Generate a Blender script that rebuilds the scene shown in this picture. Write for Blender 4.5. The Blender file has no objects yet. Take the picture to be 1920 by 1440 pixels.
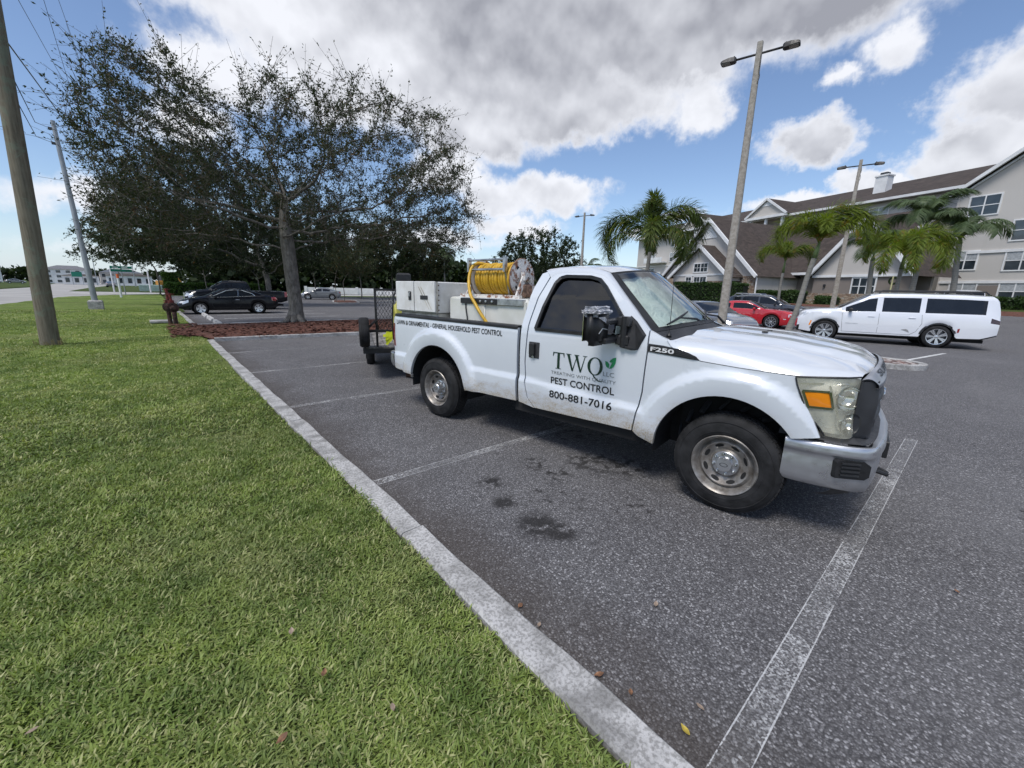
import bpy, bmesh, math, random
import numpy as np
from mathutils import Vector, Matrix, Quaternion
random.seed(7); RNG = np.random.default_rng(11)
R = math.radians
SC = bpy.context.scene
COL = SC.collection

# ------------------------------------------------------------------ camera
cam = bpy.data.cameras.new('camera'); cam.sensor_width = 36.0; cam.lens = 36.0 * 760.92 / 1920.0
cam.clip_start = 0.05; cam.clip_end = 6000
cam_o = bpy.data.objects.new('camera', cam); COL.objects.link(cam_o)
_f = Vector((0.64318107, 0.73164235, -0.22587072)); _r = Vector((0.75440657, -0.655993, 0.02332205)); _u = Vector((0.13110621, 0.18539865, 0.97387807))
cam_o.matrix_world = Matrix(((_r.x, _u.x, -_f.x, 0), (_r.y, _u.y, -_f.y, 0), (_r.z, _u.z, -_f.z, 1.7167), (0, 0, 0, 1)))
SC.camera = cam_o

# ------------------------------------------------------------------ light and exposure
SUN_AZ, SUN_EL = 258.0, 60.0           # degrees, clockwise from +Y
sun = bpy.data.lights.new('sun', 'SUN'); sun.energy = 1.1; sun.angle = R(20); sun.color = (1.0, 0.96, 0.91)
sun_o = bpy.data.objects.new('sun', sun); COL.objects.link(sun_o)
SD = Vector((math.sin(R(SUN_AZ)) * math.cos(R(SUN_EL)), math.cos(R(SUN_AZ)) * math.cos(R(SUN_EL)), math.sin(R(SUN_EL))))
sun_o.rotation_euler = SD.to_track_quat('Z', 'Y').to_euler()
SC.view_settings.view_transform = 'Standard'; SC.view_settings.look = 'None'
SC.view_settings.exposure = 1.36; SC.view_settings.gamma = 1.0; SC.view_settings.use_curve_mapping = False

# ------------------------------------------------------------------ node helper
class NT:
    def __init__(s, tree):
        s.t = tree; s.n = tree.nodes; s.l = tree.links
    def set(s, sock, v):
        if v is None: return
        if isinstance(v, bpy.types.NodeSocket): s.l.new(v, sock)
        elif isinstance(v, (tuple, list)) and sock.type == 'RGBA' and len(v) == 3: sock.default_value = (*v, 1)
        else: sock.default_value = v
    def node(s, typ, ins=None, **kw):
        n = s.n.new(typ)
        for k, v in kw.items(): setattr(n, k, v)
        for k, v in (ins or {}).items(): s.set(n.inputs[k], v)
        return n
    def math(s, op, a, b=None, c=None, clamp=False):
        n = s.n.new('ShaderNodeMath'); n.operation = op; n.use_clamp = clamp
        s.set(n.inputs[0], a); s.set(n.inputs[1], b); s.set(n.inputs[2], c); return n.outputs[0]
    def vmath(s, op, a, b=None, scale=None):
        n = s.n.new('ShaderNodeVectorMath'); n.operation = op
        s.set(n.inputs[0], a); s.set(n.inputs[1], b)
        if scale is not None: s.set(n.inputs['Scale'], scale)
        return n.outputs['Value'] if op in ('LENGTH', 'DOT_PRODUCT', 'DISTANCE') else n.outputs[0]
    def noise(s, vec, scale, detail=3, rough=0.55, col=False, dist=0.0, lac=2.0):
        n = s.node('ShaderNodeTexNoise', {'Vector': vec, 'Scale': scale, 'Detail': detail, 'Roughness': rough, 'Distortion': dist, 'Lacunarity': lac})
        return n.outputs['Color' if col else 'Fac']
    def voro(s, vec, scale, feature='F1', out='Distance', rnd=1.0):
        n = s.node('ShaderNodeTexVoronoi', {'Vector': vec, 'Scale': scale, 'Randomness': rnd}, feature=feature); return n.outputs[out]
    def smooth(s, x, a, b, lo=0.0, hi=1.0):
        n = s.node('ShaderNodeMapRange', {'Value': x, 'From Min': a, 'From Max': b, 'To Min': lo, 'To Max': hi}, interpolation_type='SMOOTHSTEP'); return n.outputs[0]
    def lin(s, x, a, b, lo=0.0, hi=1.0):
        return s.node('ShaderNodeMapRange', {'Value': x, 'From Min': a, 'From Max': b, 'To Min': lo, 'To Max': hi}).outputs[0]
    def mix(s, f, a, b, blend='MIX'):
        n = s.n.new('ShaderNodeMix'); n.data_type = 'RGBA'; n.blend_type = blend
        s.set(n.inputs[0], f); s.set(n.inputs[6], a); s.set(n.inputs[7], b); return n.outputs[2]
    def sep(s, v):
        n = s.node('ShaderNodeSeparateXYZ', {'Vector': v}); return n.outputs
    def comb(s, x, y, z):
        return s.node('ShaderNodeCombineXYZ', {'X': x, 'Y': y, 'Z': z}).outputs[0]

def new_mat(name):
    m = bpy.data.materials.new(name); m.use_nodes = True
    t = NT(m.node_tree); b = m.node_tree.nodes['Principled BSDF']
    return m, t, b
def pos(t): return t.node('ShaderNodeNewGeometry').outputs['Position']
def obc(t): return t.node('ShaderNodeTexCoord').outputs['Object']

def simple(name, col, rough=0.6, metal=0.0, var=0.12, vs=3.0, bump=0.0, bs=40.0, spec=0.5, coat=0.0, var2=None, obj=True):
    """plain surface with a little tonal wear and relief"""
    m, t, b = new_mat(name)
    v = obc(t) if obj else pos(t)
    n = t.noise(v, vs, 4, 0.6)
    d = tuple(max(0, c * (1 - var * 2.2)) for c in (var2 or col)); h = tuple(min(1, c * (1 + var)) for c in col)
    t.set(b.inputs['Base Color'], t.mix(t.smooth(n, 0.3, 0.7), d, h))
    t.set(b.inputs['Roughness'], t.lin(t.noise(v, vs * 4, 2), 0.3, 0.7, max(0.02, rough - 0.07), min(1, rough + 0.07)))
    b.inputs['Metallic'].default_value = metal; b.inputs['Specular IOR Level'].default_value = spec
    b.inputs['Coat Weight'].default_value = coat; b.inputs['Coat Roughness'].default_value = 0.04
    if bump:
        bn = t.node('ShaderNodeBump', {'Height': t.noise(v, bs, 3), 'Strength': bump, 'Distance': 0.01})
        t.set(b.inputs['Normal'], bn.outputs[0])
    return m

# ------------------------------------------------------------------ world: physical sky with cloud banks, by compass direction
W = bpy.data.worlds.new('World'); SC.world = W; W.use_nodes = True
w = NT(W.node_tree); w.n.clear()
gen = w.node('ShaderNodeTexCoord').outputs['Generated']
sky = w.node('ShaderNodeTexSky', sky_type='NISHITA', sun_disc=False, sun_elevation=R(SUN_EL), sun_rotation=R(SUN_AZ), altitude=0, air_density=1.0, dust_density=0.55, ozone_density=2.2)
dirn = w.vmath('NORMALIZE', gen)
dx, dy, dz = w.sep(dirn)
az = w.math('MULTIPLY', w.math('ARCTAN2', dx, dy), 57.29578)
el = w.math('MULTIPLY', w.math('ARCSINE', dz), 57.29578)
wob = w.vmath('SCALE', w.vmath('SUBTRACT', w.noise(dirn, 7.0, 6, 0.62, col=True), (0.5, 0.5, 0.5)), scale=9.0)
wob2 = w.vmath('SCALE', w.vmath('SUBTRACT', w.noise(dirn, 26.0, 4, 0.6, col=True), (0.5, 0.5, 0.5)), scale=2.5)
ae = w.vmath('ADD', w.comb(az, el, 0.0), w.vmath('ADD', w.vmath('MULTIPLY', wob, (1.3, 0.8, 0)), w.vmath('MULTIPLY', wob2, (1.2, 0.8, 0))))
# az, el, radius az, radius el, weight, greyness of the base
CLOUDS = [
 (23, 24, 17, 8.0, 1.0, .32), (42, 25, 17, 8.5, 1.1, .55), (58, 27, 14, 7.5, 1.1, .75), (72, 29.0, 15, 6.2, 1.0, .95), (88, 32, 16, 8.0, 1.0, .9),
 (36, 18.5, 9, 4.0, 1.0, .38), (50, 20.5, 13, 3.6, 1.0, .45), (63, 20.2, 5.5, 3.4, .9, .05), (44, 32, 40, 8, 1.3, .9), (12, 27.5, 12, 5, .9, .15), (8, 20, 8, 4, .7, .0),
 (46.0, 12.0, 8.0, 3.0, 1.0, .12), (38.5, 11.2, 6.0, 3.0, .9, .1), (33, 14, 6, 3, .8, .1), (41, 8.0, 8, 1.7, .7, .05),
 (75.2, 16.0, 5.6, 2.9, 1.05, .32), (88.5, 17.2, 5.6, 4.2, 1.0, .35), (86.5, 12.6, 5.5, 3.0, 1.0, .3), (95, 14, 6, 6, 1, .4),
 (80.2, 22.9, 4.2, 2.0, .62, .0), (75.5, 21.3, 2.2, 1.2, .5, .0), (73.8, 9.9, 6.0, 1.3, .8, .02), (80.0, 11.4, 3.2, 2.0, .9, .1), (62.5, 9.6, 4.5, .8, .5, .0), (57.5, 8.0, 3, .7, .4, 0),
 (-4, 7.6, 7, 1.8, .42, .0), (5, 15, 6, 3, .6, 0), (30, 6, 14, 1.6, .45, 0), (2, 3.4, 12, .8, .22, 0),
]
fld = None; gs = None; ws = None; hs = None
for (ca, ce, ra, re, wt, gr) in CLOUDS:
    q = w.vmath('MULTIPLY', w.vmath('SUBTRACT', ae, (ca, ce, 0)), (1 / ra, 1 / re, 0))
    f = w.math('MULTIPLY', w.math('SUBTRACT', 1.0, w.vmath('LENGTH', q)), wt)
    p = w.math('MAXIMUM', f, 0.0)
    low = w.math('MULTIPLY', p, w.math('SUBTRACT', gr, w.math('MULTIPLY', w.sep(q)[1], 0.28)))
    fld = f if fld is None else w.math('SMOOTH_MAX', fld, f, 0.15)
    gs = low if gs is None else w.math('ADD', gs, low)
    ws = p if ws is None else w.math('ADD', ws, p)
# everywhere else: broken cumulus on a flat layer
den = w.math('ADD', w.math('MAXIMUM', dz, 0.0), 0.12)
lay = w.comb(w.math('DIVIDE', dx, den), w.math('DIVIDE', dy, den), 0.0)
gen_f = w.math('MULTIPLY', w.math('SUBTRACT', w.noise(lay, 1.1, 5, 0.55), 0.50), 3.2)
inq = w.vmath('MULTIPLY', w.vmath('SUBTRACT', w.comb(az, el, 0.0), (41, 12, 0)), (1 / 66.0, 1 / 30.0, 0))
inside = w.smooth(w.vmath('LENGTH', inq), 0.92, 1.25, 1.0, 0.0)
fld = w.math('MAXIMUM', fld, w.math('SUBTRACT', gen_f, w.math('MULTIPLY', inside, 4.0)))
grey = w.math('DIVIDE', gs, w.math('ADD', ws, 0.04))
det = w.noise(dirn, 30.0, 6, 0.62)
fine = w.math('ADD', fld, w.math('MULTIPLY', w.math('SUBTRACT', det, 0.5), 0.32))
dens = w.smooth(fine, -0.06, 0.36)
core = w.smooth(fld, 0.08, 0.55)
# light and dark billows: compare the puff noise with itself a step toward the sun
sh = (SD.x * 0.010, SD.y * 0.010, 0.022)
puff = w.noise(dirn, 8.0, 4, 0.45); puff2 = w.noise(w.vmath('ADD', dirn, sh), 8.0, 4, 0.45)
bil = w.math('MULTIPLY', w.math('SUBTRACT', puff, puff2), 2.2)
big = w.math('MULTIPLY', w.math('SUBTRACT', w.noise(dirn, 3.5, 3, 0.5), 0.5), 1.1)
dark = w.math('MULTIPLY', core, w.math('ADD', grey, w.math('SUBTRACT', big, bil)), clamp=True)
ccol = w.mix(dark, (0.365, 0.372, 0.395), (0.142, 0.146, 0.165))
skyc = w.vmath('SCALE', sky.outputs[0], scale=0.059)
skyc = w.mix(1.0, skyc, (0.97, 0.97, 1.02), 'MULTIPLY')
horizon = w.smooth(el, -1.0, 7.0, 0.5, 0.0)
skyc = w.mix(horizon, skyc, (0.25, 0.32, 0.42))
mixc = w.mix(w.math('MULTIPLY', dens, 0.97), skyc, ccol)
bg = w.node('ShaderNodeBackground', {'Color': mixc, 'Strength': 1.0})
out = w.node('ShaderNodeOutputWorld', {'Surface': bg.outputs[0]})
W.cycles.sampling_method = 'MANUAL'; W.cycles.sample_map_resolution = 512
SC.cycles.max_bounces = 6; SC.cycles.diffuse_bounces = 3; SC.cycles.glossy_bounces = 3; SC.cycles.transmission_bounces = 4; SC.cycles.transparent_max_bounces = 8
SC.cycles.caustics_reflective = False; SC.cycles.caustics_refractive = False

# ------------------------------------------------------------------ mesh helpers
def link(name, me, mat, parent=None, loc=None, smooth=False):
    o = bpy.data.objects.new(name, me); COL.objects.link(o)
    for m in (mat if isinstance(mat, (list, tuple)) else [mat]):
        if m: me.materials.append(m)
    if parent is not None: o.parent = parent
    if loc is not None: o.location = loc
    if smooth: me.polygons.foreach_set('use_smooth', [True] * len(me.polygons))
    return o
def thing(name, label, cat, loc=(0, 0, 0), rz=0.0, group=None):
    o = bpy.data.objects.new(name, None); COL.objects.link(o); o.empty_display_size = 0.2
    o.location = loc; o.rotation_euler = (0, 0, rz); o['label'] = label; o['category'] = cat
    if group: o['group'] = group
    return o
def tag(o, label=None, cat=None, group=None, kind=None):
    if label: o['label'] = label
    if cat: o['category'] = cat
    if group: o['group'] = group
    if kind: o['kind'] = kind
    return o

class MB:
    def __init__(s): s.v = []; s.f = []; s.mi = []; s.cur = 0
    def add(s, vs, fs):
        b = len(s.v); s.v.extend([tuple(p) for p in vs]); s.f.extend([tuple(b + i for i in f) for f in fs]); s.mi.extend([s.cur] * len(fs)); return s
    def box(s, c, d, rz=0.0, rot=None, taper=1.0, ch=0.0):
        hx, hy, hz = d[0] / 2, d[1] / 2, d[2] / 2
        if ch > 0:
            q = min(ch, hx * .9, hy * .9, hz * .9)
            vs = []; 
            for sz in (-1, 1):
                for k in (0, 1):
                    zz = sz * (hz - (0 if k else q)) if False else sz * hz if k else sz * (hz - q)
                    i = q if k else 0
                    vs += [(-hx + i, -hy + i + (0 if k else 0), zz), (hx - i, -hy + i, zz), (hx - i, hy - i, zz), (-hx + i, hy - i, zz)]
            # order: bottom inner(-,k0) , bottom cap(-,k1), top inner(+,k0), top cap(+,k1)
            fs = [(4, 7, 6, 5), (12, 13, 14, 15)]
            for a, b in ((4, 0), (0, 8), (8, 12)):
                for k in range(4): fs.append((a + k, a + (k + 1) % 4, b + (k + 1) % 4, b + k))
        else:
            t = taper
            vs = [(-hx, -hy, -hz), (hx, -hy, -hz), (hx, hy, -hz), (-hx, hy, -hz), (-hx * t, -hy * t, hz), (hx * t, -hy * t, hz), (hx * t, hy * t, hz), (-hx * t, hy * t, hz)]
            fs = [(0, 3, 2, 1), (4, 5, 6, 7), (0, 1, 5, 4), (1, 2, 6, 5), (2, 3, 7, 6), (3, 0, 4, 7)]
        M = rot if rot is not None else Matrix.Rotation(rz, 3, 'Z')
        c = Vector(c)
        return s.add([M @ Vector(p) + c for p in vs], fs)
    def bar(s, a, b, w, h, up=(0, 0, 1)):
        a = Vector(a); b = Vector(b); d = b - a; L = d.length; d.normalize(); u = Vector(up)
        if abs(d.dot(u)) > 0.98: u = Vector((1, 0, 0))
        x = d.cross(u).normalized(); u = x.cross(d)
        vs = []
        for p in (a, b):
            for sx, sz in ((-1, -1), (1, -1), (1, 1), (-1, 1)): vs.append(p + x * (sx * w / 2) + u * (sz * h / 2))
        return s.add(vs, [(3, 2, 1, 0), (4, 5, 6, 7), (0, 1, 5, 4), (1, 2, 6, 5), (2, 3, 7, 6), (3, 0, 4, 7)])
    def tube(s, pts, rad, n=8, caps=True):
        pts = [Vector(p) for p in pts]; m = len(pts)
        if not isinstance(rad, (list, tuple)): rad = [rad] * m
        vs = []; fs = []; prev = None
        for i, p in enumerate(pts):
            d = (pts[min(i + 1, m - 1)] - pts[max(i - 1, 0)])
            d = d.normalized() if d.length > 1e-9 else Vector((0, 0, 1))
            if prev is None:
                x = d.orthogonal().normalized()
            else:
                x = prev - d * prev.dot(d); x = x.normalized() if x.length > 1e-6 else d.orthogonal().normalized()
            prev = x; y = d.cross(x)
            for k in range(n):
                a = 2 * math.pi * k / n; vs.append(p + x * (rad[i] * math.cos(a)) + y * (rad[i] * math.sin(a)))
        for i in range(m - 1):
            for k in range(n): fs.append((i * n + k, i * n + (k + 1) % n, (i + 1) * n + (k + 1) % n, (i + 1) * n + k))
        if caps: fs.append(tuple(reversed(range(n)))); fs.append(tuple((m - 1) * n + k for k in range(n)))
        return s.add(vs, fs)
    def lathe(s, prof, n=24, M=None, close=False):
        """prof: (radius, height) pairs about local Z; M places it"""
        M = M or Matrix.Identity(4); vs = []; fs = []; m = len(prof)
        for r_, h_ in prof:
            for k in range(n):
                a = 2 * math.pi * k / n; vs.append(M @ Vector((r_ * math.cos(a), r_ * math.sin(a), h_)))
        rng = range(m) if close else range(m - 1)
        for i in rng:
            j = (i + 1) % m
            for k in range(n): fs.append((i * n + k, i * n + (k + 1) % n, j * n + (k + 1) % n, j * n + k))
        return s.add(vs, fs)
    def prism(s, poly, h0, h1, M=None):
        """poly: (x, y) counter-clockwise, extruded between two heights"""
        M = M or Matrix.Identity(4); n = len(poly)
        vs = [M @ Vector((x, y, h0)) for x, y in poly] + [M @ Vector((x, y, h1)) for x, y in poly]
        fs = [tuple(reversed(range(n))), tuple(range(n, 2 * n))] + [(k, (k + 1) % n, n + (k + 1) % n, n + k) for k in range(n)]
        return s.add(vs, fs)
    def quad(s, a, b, c, d): return s.add([a, b, c, d], [(0, 1, 2, 3)])
    def mesh(s, name):
        me = bpy.data.meshes.new(name); me.from_pydata(s.v, [], s.f)
        if any(s.mi): me.polygons.foreach_set('material_index', s.mi)
        me.update(); return me
    def build(s, name, mat, parent=None, smooth=False, loc=None, sharp=None):
        me = s.mesh(name); o = link(name, me, mat, parent, loc, smooth)
        if smooth and sharp is not None: me.set_sharp_from_angle(angle=R(sharp))
        return o
def fast_mesh(name, V, F):
    """big mesh from numpy: V (n,3), F (m,k)"""
    V = np.asarray(V, np.float32); F = np.asarray(F, np.int32); me = bpy.data.meshes.new(name); k = F.shape[1]
    me.vertices.add(len(V)); me.vertices.foreach_set('co', V.ravel())
    me.loops.add(F.size); me.loops.foreach_set('vertex_index', F.ravel())
    me.polygons.add(len(F)); me.polygons.foreach_set('loop_start', np.arange(0, F.size, k, dtype=np.int32))
    me.polygons.foreach_set('loop_total', np.full(len(F), k, np.int32)); me.update(calc_edges=True); return me
def poly_sheet(name, poly, z, mat, parent=None):
    b = MB(); b.add([(x, y, z) for x, y in poly], [tuple(range(len(poly)))]); return b.build(name, mat, parent)
def copy_tree(o, parent=None):
    c = o.copy(); COL.objects.link(c)
    if parent is not None: c.parent = parent
    for ch in list(o.children): copy_tree(ch, c)
    return c
def from_up(d):
    return Vector(d).normalized().to_track_quat('Z', 'Y').to_matrix()
# ================================================================== ground
KZ = 0.07                                  # kerb top; the lawn lies level with it
KX0, KX1 = 1.079, 1.253                    # kerb edges
def rise(x): return 0.0 if x < 26 else min(0.9, (x - 26) * 0.036)

# --- asphalt: worn grey aggregate, oil, grit by the kerb
m_asph, t, b = new_mat('asphalt')
v = pos(t); sx, sy, sz = t.sep(v)
cells = t.node('ShaderNodeTexVoronoi', {'Vector': v, 'Scale': 98.0}); cc = t.sep(cells.outputs['Color']); rnd = cc[0]
cells2 = t.node('ShaderNodeTexVoronoi', {'Vector': v, 'Scale': 190.0}); rnd2 = t.sep(cells2.outputs['Color'])[1]
big = t.noise(v, 0.30, 4, 0.6); mid = t.noise(v, 1.7, 5, 0.65)
wear = t.smooth(t.noise(v, 0.55, 4, 0.6), 0.32, 0.66)
base = t.mix(cc[1], (0.072, 0.069, 0.070), (0.150, 0.145, 0.146))
base = t.mix(t.smooth(rnd, 0.55, 0.9, 0, 0.75), base, (0.23, 0.225, 0.23))
base = t.mix(t.math('MULTIPLY', t.smooth(rnd, 0.86, 0.98), t.lin(wear, 0, 1, .40, .75)), base, (0.54, 0.53, 0.53))
base = t.mix(t.math('MULTIPLY', t.smooth(rnd2, 0.82, 1.0), 0.5), base, (0.42, 0.41, 0.41))
base = t.mix(t.smooth(cells.outputs['Distance'], 0.42, 0.75, 0, 0.65), base, (0.034, 0.032, 0.033))
base = t.mix(t.smooth(mid, 0.35, 0.75, 0.22, 0.0), base, (0.035, 0.034, 0.035))
base = t.mix(t.smooth(big, 0.42, 0.7, 0.0, 0.16), base, (0.25, 0.245, 0.245))
kerbd = t.math('SUBTRACT', sx, KX1)
grit = t.math('MULTIPLY', t.smooth(t.math('ADD', kerbd, t.math('MULTIPLY', mid, 0.9)), 1.05, 0.35), 0.55)
base = t.mix(grit, base, (0.052, 0.040, 0.031))
def spot(cx, cy, r, thr=0.5):
    d = t.vmath('LENGTH', t.vmath('MULTIPLY', t.vmath('SUBTRACT', v, (cx, cy, 0)), (1, 1, 0)))
    n = t.noise(v, 9.0, 4, 0.65)
    return t.math('MULTIPLY', t.smooth(d, r, r * 0.35), t.smooth(n, thr - 0.02, thr + 0.1))
oil = None
for c in ((1.97, 1.90, .24, .40), (2.03, 1.74, .18, .38), (1.98, 2.32, .14, .38), (2.12, 2.67, .17, .45), (2.72, 2.40, .24, .49), (3.24, 2.39, .40, .47), (3.42, 2.1, .35, .47), (2.71, 2.72, .22, .5), (2.3, 2.15, .45, .56), (2.76, 1.63, .3, .55), (3.9, 3.1, .7, .52), (5.9, 1.0, .5, .55), (5.2, -.6, .4, .56)):
    s_ = spot(*c); oil = s_ if oil is None else t.math('MAXIMUM', oil, s_)
base = t.mix(t.math('MULTIPLY', oil, 0.88), base, (0.016, 0.0145, 0.014))
# pale streaks of tyre wear far off and tar seams
streak = t.smooth(t.noise(t.vmath('MULTIPLY', v, (0.12, 1.2, 1)), 1.0, 4, 0.6), 0.55, 0.75, 0.0, 0.14)
base = t.mix(streak, base, (0.18, 0.175, 0.17))
t.set(b.inputs['Base Color'], base)
t.set(b.inputs['Roughness'], t.lin(mid, 0.3, 0.7, 0.72, 0.9)); b.inputs['Specular IOR Level'].default_value = 0.35
hgt = t.math('ADD', t.math('MULTIPLY', cells.outputs['Distance'], -0.7), t.math('MULTIPLY', cells2.outputs['Distance'], -0.3))
t.set(b.inputs['Normal'], t.node('ShaderNodeBump', {'Height': hgt, 'Strength': 0.7, 'Distance': 0.007}).outputs[0])

m_dirt = simple('soil', (0.05, 0.042, 0.03), 0.95, var=0.3, vs=6, bump=0.5, obj=False)
m_conc, t, b = new_mat('kerb_concrete')
v = pos(t)
n1 = t.noise(v, 5.0, 5, 0.65); n2 = t.noise(v, 60.0, 3, 0.6); n3 = t.noise(v, 1.3, 3)
c = t.mix(t.smooth(n1, 0.36, 0.62), (0.22, 0.215, 0.205), (0.47, 0.46, 0.445))
c = t.mix(t.smooth(n3, 0.35, 0.65, 0.0, 0.4), c, (0.53, 0.52, 0.50))
c = t.mix(t.smooth(n2, 0.42, 0.62, 0.0, 0.55), c, (0.12, 0.115, 0.105))
sx_, sy_, sz_ = t.sep(v)
t.set(b.inputs['Base Color'], c); b.inputs['Roughness'].default_value = 0.88
t.set(b.inputs['Normal'], t.node('ShaderNodeBump', {'Height': n2, 'Strength': 0.5, 'Distance': 0.006}).outputs[0])

# --- lawn
def grass_mat(name, lite, dark, dry, thatch=False, blade=False):
    m, t, b = new_mat(name); v = pos(t); v2 = t.vmath('MULTIPLY', v, (1, 1, 0))
    n1 = t.noise(v2, 0.55, 4, 0.6); n2 = t.noise(v2, 3.1, 4, 0.65); n3 = t.noise(v2, 45.0, 3, 0.6); n4 = t.noise(t.vmath('MULTIPLY', v2, (1.0, 0.25, 0)), 0.9, 3, 0.6)
    c = t.mix(t.smooth(n2, 0.32, 0.68), dark, lite)
    c = t.mix(t.math('MULTIPLY', t.smooth(n1, 0.48, 0.7), 0.5), c, dry)
    c = t.mix(t.smooth(n4, 0.5, 0.7, 0.0, 0.35), c, tuple(x * 1.45 for x in lite))
    n5 = t.noise(t.vmath('MULTIPLY', v2, (.5, 1.0, 0)), 0.30, 4, 0.6); c = t.mix(t.smooth(n5, 0.42, 0.62, 0.0, 0.45), c, tuple(x * .62 for x in dark))  # broad dark bands: shadow across the lawn put into the grass colour
    if blade:
        rn = t.node('ShaderNodeObjectInfo').outputs['Random']
        c = t.mix(t.smooth(rn, 0.70, 1.0, 0, 0.7), c, dry); c = t.mix(t.smooth(rn, 0.4, 0.0, 0, 0.6), c, tuple(x * 0.62 for x in dark))
        b.inputs['Roughness'].default_value = 0.5; b.inputs['Specular IOR Level'].default_value = 0.35
        ts = t.node('ShaderNodeBsdfTranslucent', {'Color': t.mix(1.0, c, (1.2, 1.25, 0.6), 'MULTIPLY')})
        ms = t.node('ShaderNodeMixShader', {0: 0.3}); t.l.new(b.outputs[0], ms.inputs[1]); t.l.new(ts.outputs[0], ms.inputs[2])
        t.l.new(ms.outputs[0], m.node_tree.nodes['Material Output'].inputs[0])
    else:
        c = t.mix(t.smooth(n3, 0.3, 0.62, 0.75, 0.0), c, tuple(x * 0.35 for x in dark))
        if thatch: c = t.mix(t.smooth(t.vmath('LENGTH', v2), 12.0, 5.0, 0.0, 0.8), c, (0.040, 0.045, 0.016))
        b.inputs['Roughness'].default_value = 0.9; b.inputs['Specular IOR Level'].default_value = 0.1
        t.set(b.inputs['Normal'], t.node('ShaderNodeBump', {'Height': n3, 'Strength': 1.0, 'Distance': 0.03}).outputs[0])
    t.set(b.inputs['Base Color'], c); return m
m_lawn = grass_mat('lawn_surface', (0.225, 0.288, 0.072), (0.122, 0.184, 0.040), (0.29, 0.28, 0.13), thatch=True)
m_blade = grass_mat('grass_blade', (0.295, 0.372, 0.090), (0.138, 0.206, 0.045), (0.55, 0.53, 0.27), blade=True)
m_thatch, t, b = new_mat('lawn_thatch')
v = pos(t); n = t.noise(v, 30, 4, 0.6)
t.set(b.inputs['Base Color'], t.mix(t.smooth(n, 0.35, 0.65), (0.026, 0.036, 0.010), (0.085, 0.10, 0.035))); b.inputs['Roughness'].default_value = 0.95

# terrain sheet to the horizon, everything else lies above it
tag(poly_sheet('ground', [(-2500, -2500), (2500, -2500), (2500, 2500), (-2500, 2500)], -0.06, grass_mat('field_grass', (0.085, 0.12, 0.035), (0.05, 0.08, 0.02), (0.16, 0.16, 0.08))), kind='structure')

# parking lot: a sheet that climbs gently toward the hotel
xs = [KX1 - .06, 4, 8, 14, 20, 26, 30, 34, 38, 42, 48, 60, 95]; ys = [-60, -30, -10, 0, 8, 16, 24, 34, 44, 54, 62]
bm = MB(); bm.v = [(x, y, rise(x)) for x in xs for y in ys]; ny = len(ys)
bm.f = [(i * ny + j, (i + 1) * ny + j, (i + 1) * ny + j + 1, i * ny + j + 1) for i in range(len(xs) - 1) for j in range(ny - 1)]; bm.mi = [0] * len(bm.f)
tag(bm.build('parking_lot', m_asph, smooth=True), kind='structure')

# near lawn: gently uneven, patchy
def lawn_z(x, y): return KZ - 0.03 + 0.02 * math.sin(x * 0.9 + 1) * math.sin(y * 0.55) + 0.012 * math.sin(y * 1.7 + x * 2.1) + (0.10 * max(0, min(1, (-x - 1.5) / 4)) * max(0.0, 1 - abs(y - 16) / 30))
LW = [(-30, -6)] 
gx = np.concatenate([np.linspace(-34, -8, 14), np.linspace(-7.5, KX0 - 0.012, 36)]); gy = np.concatenate([np.linspace(-6, 20, 70), np.linspace(20.6, 74, 60)])
VV = []; FF = []
def lawn_edge(y):       # far edge of the lawn (road side), x as a function of y
    P = [(-6, -34), (20, -9), (39, -7.6), (48, -7.0), (58, -6.6), (67, -3.8), (74, .6)]
    for (a, xa), (c_, xc) in zip(P, P[1:]):
        if y <= c_: return xa + (xc - xa) * (y - a) / (c_ - a)
    return P[-1][1]
for y in gy:
    xl = lawn_edge(y); xr = KX0 - 0.012 if y < 30 else (1.0 if y < 71 else 1.2)
    for k in range(40):
        x = xl + (xr - xl) * (k / 39) ** (0.6 if xl < -12 else 1.0); VV.append((x, y, lawn_z(x, y)))
nk = 40
FF = [(j * nk + k, j * nk + k + 1, (j + 1) * nk + k + 1, (j + 1) * nk + k) for j in range(len(gy) - 1) for k in range(nk - 1)]
me = fast_mesh('lawn', VV, FF); lawn = link('lawn', me, m_lawn, smooth=True); tag(lawn, kind='structure')

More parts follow.
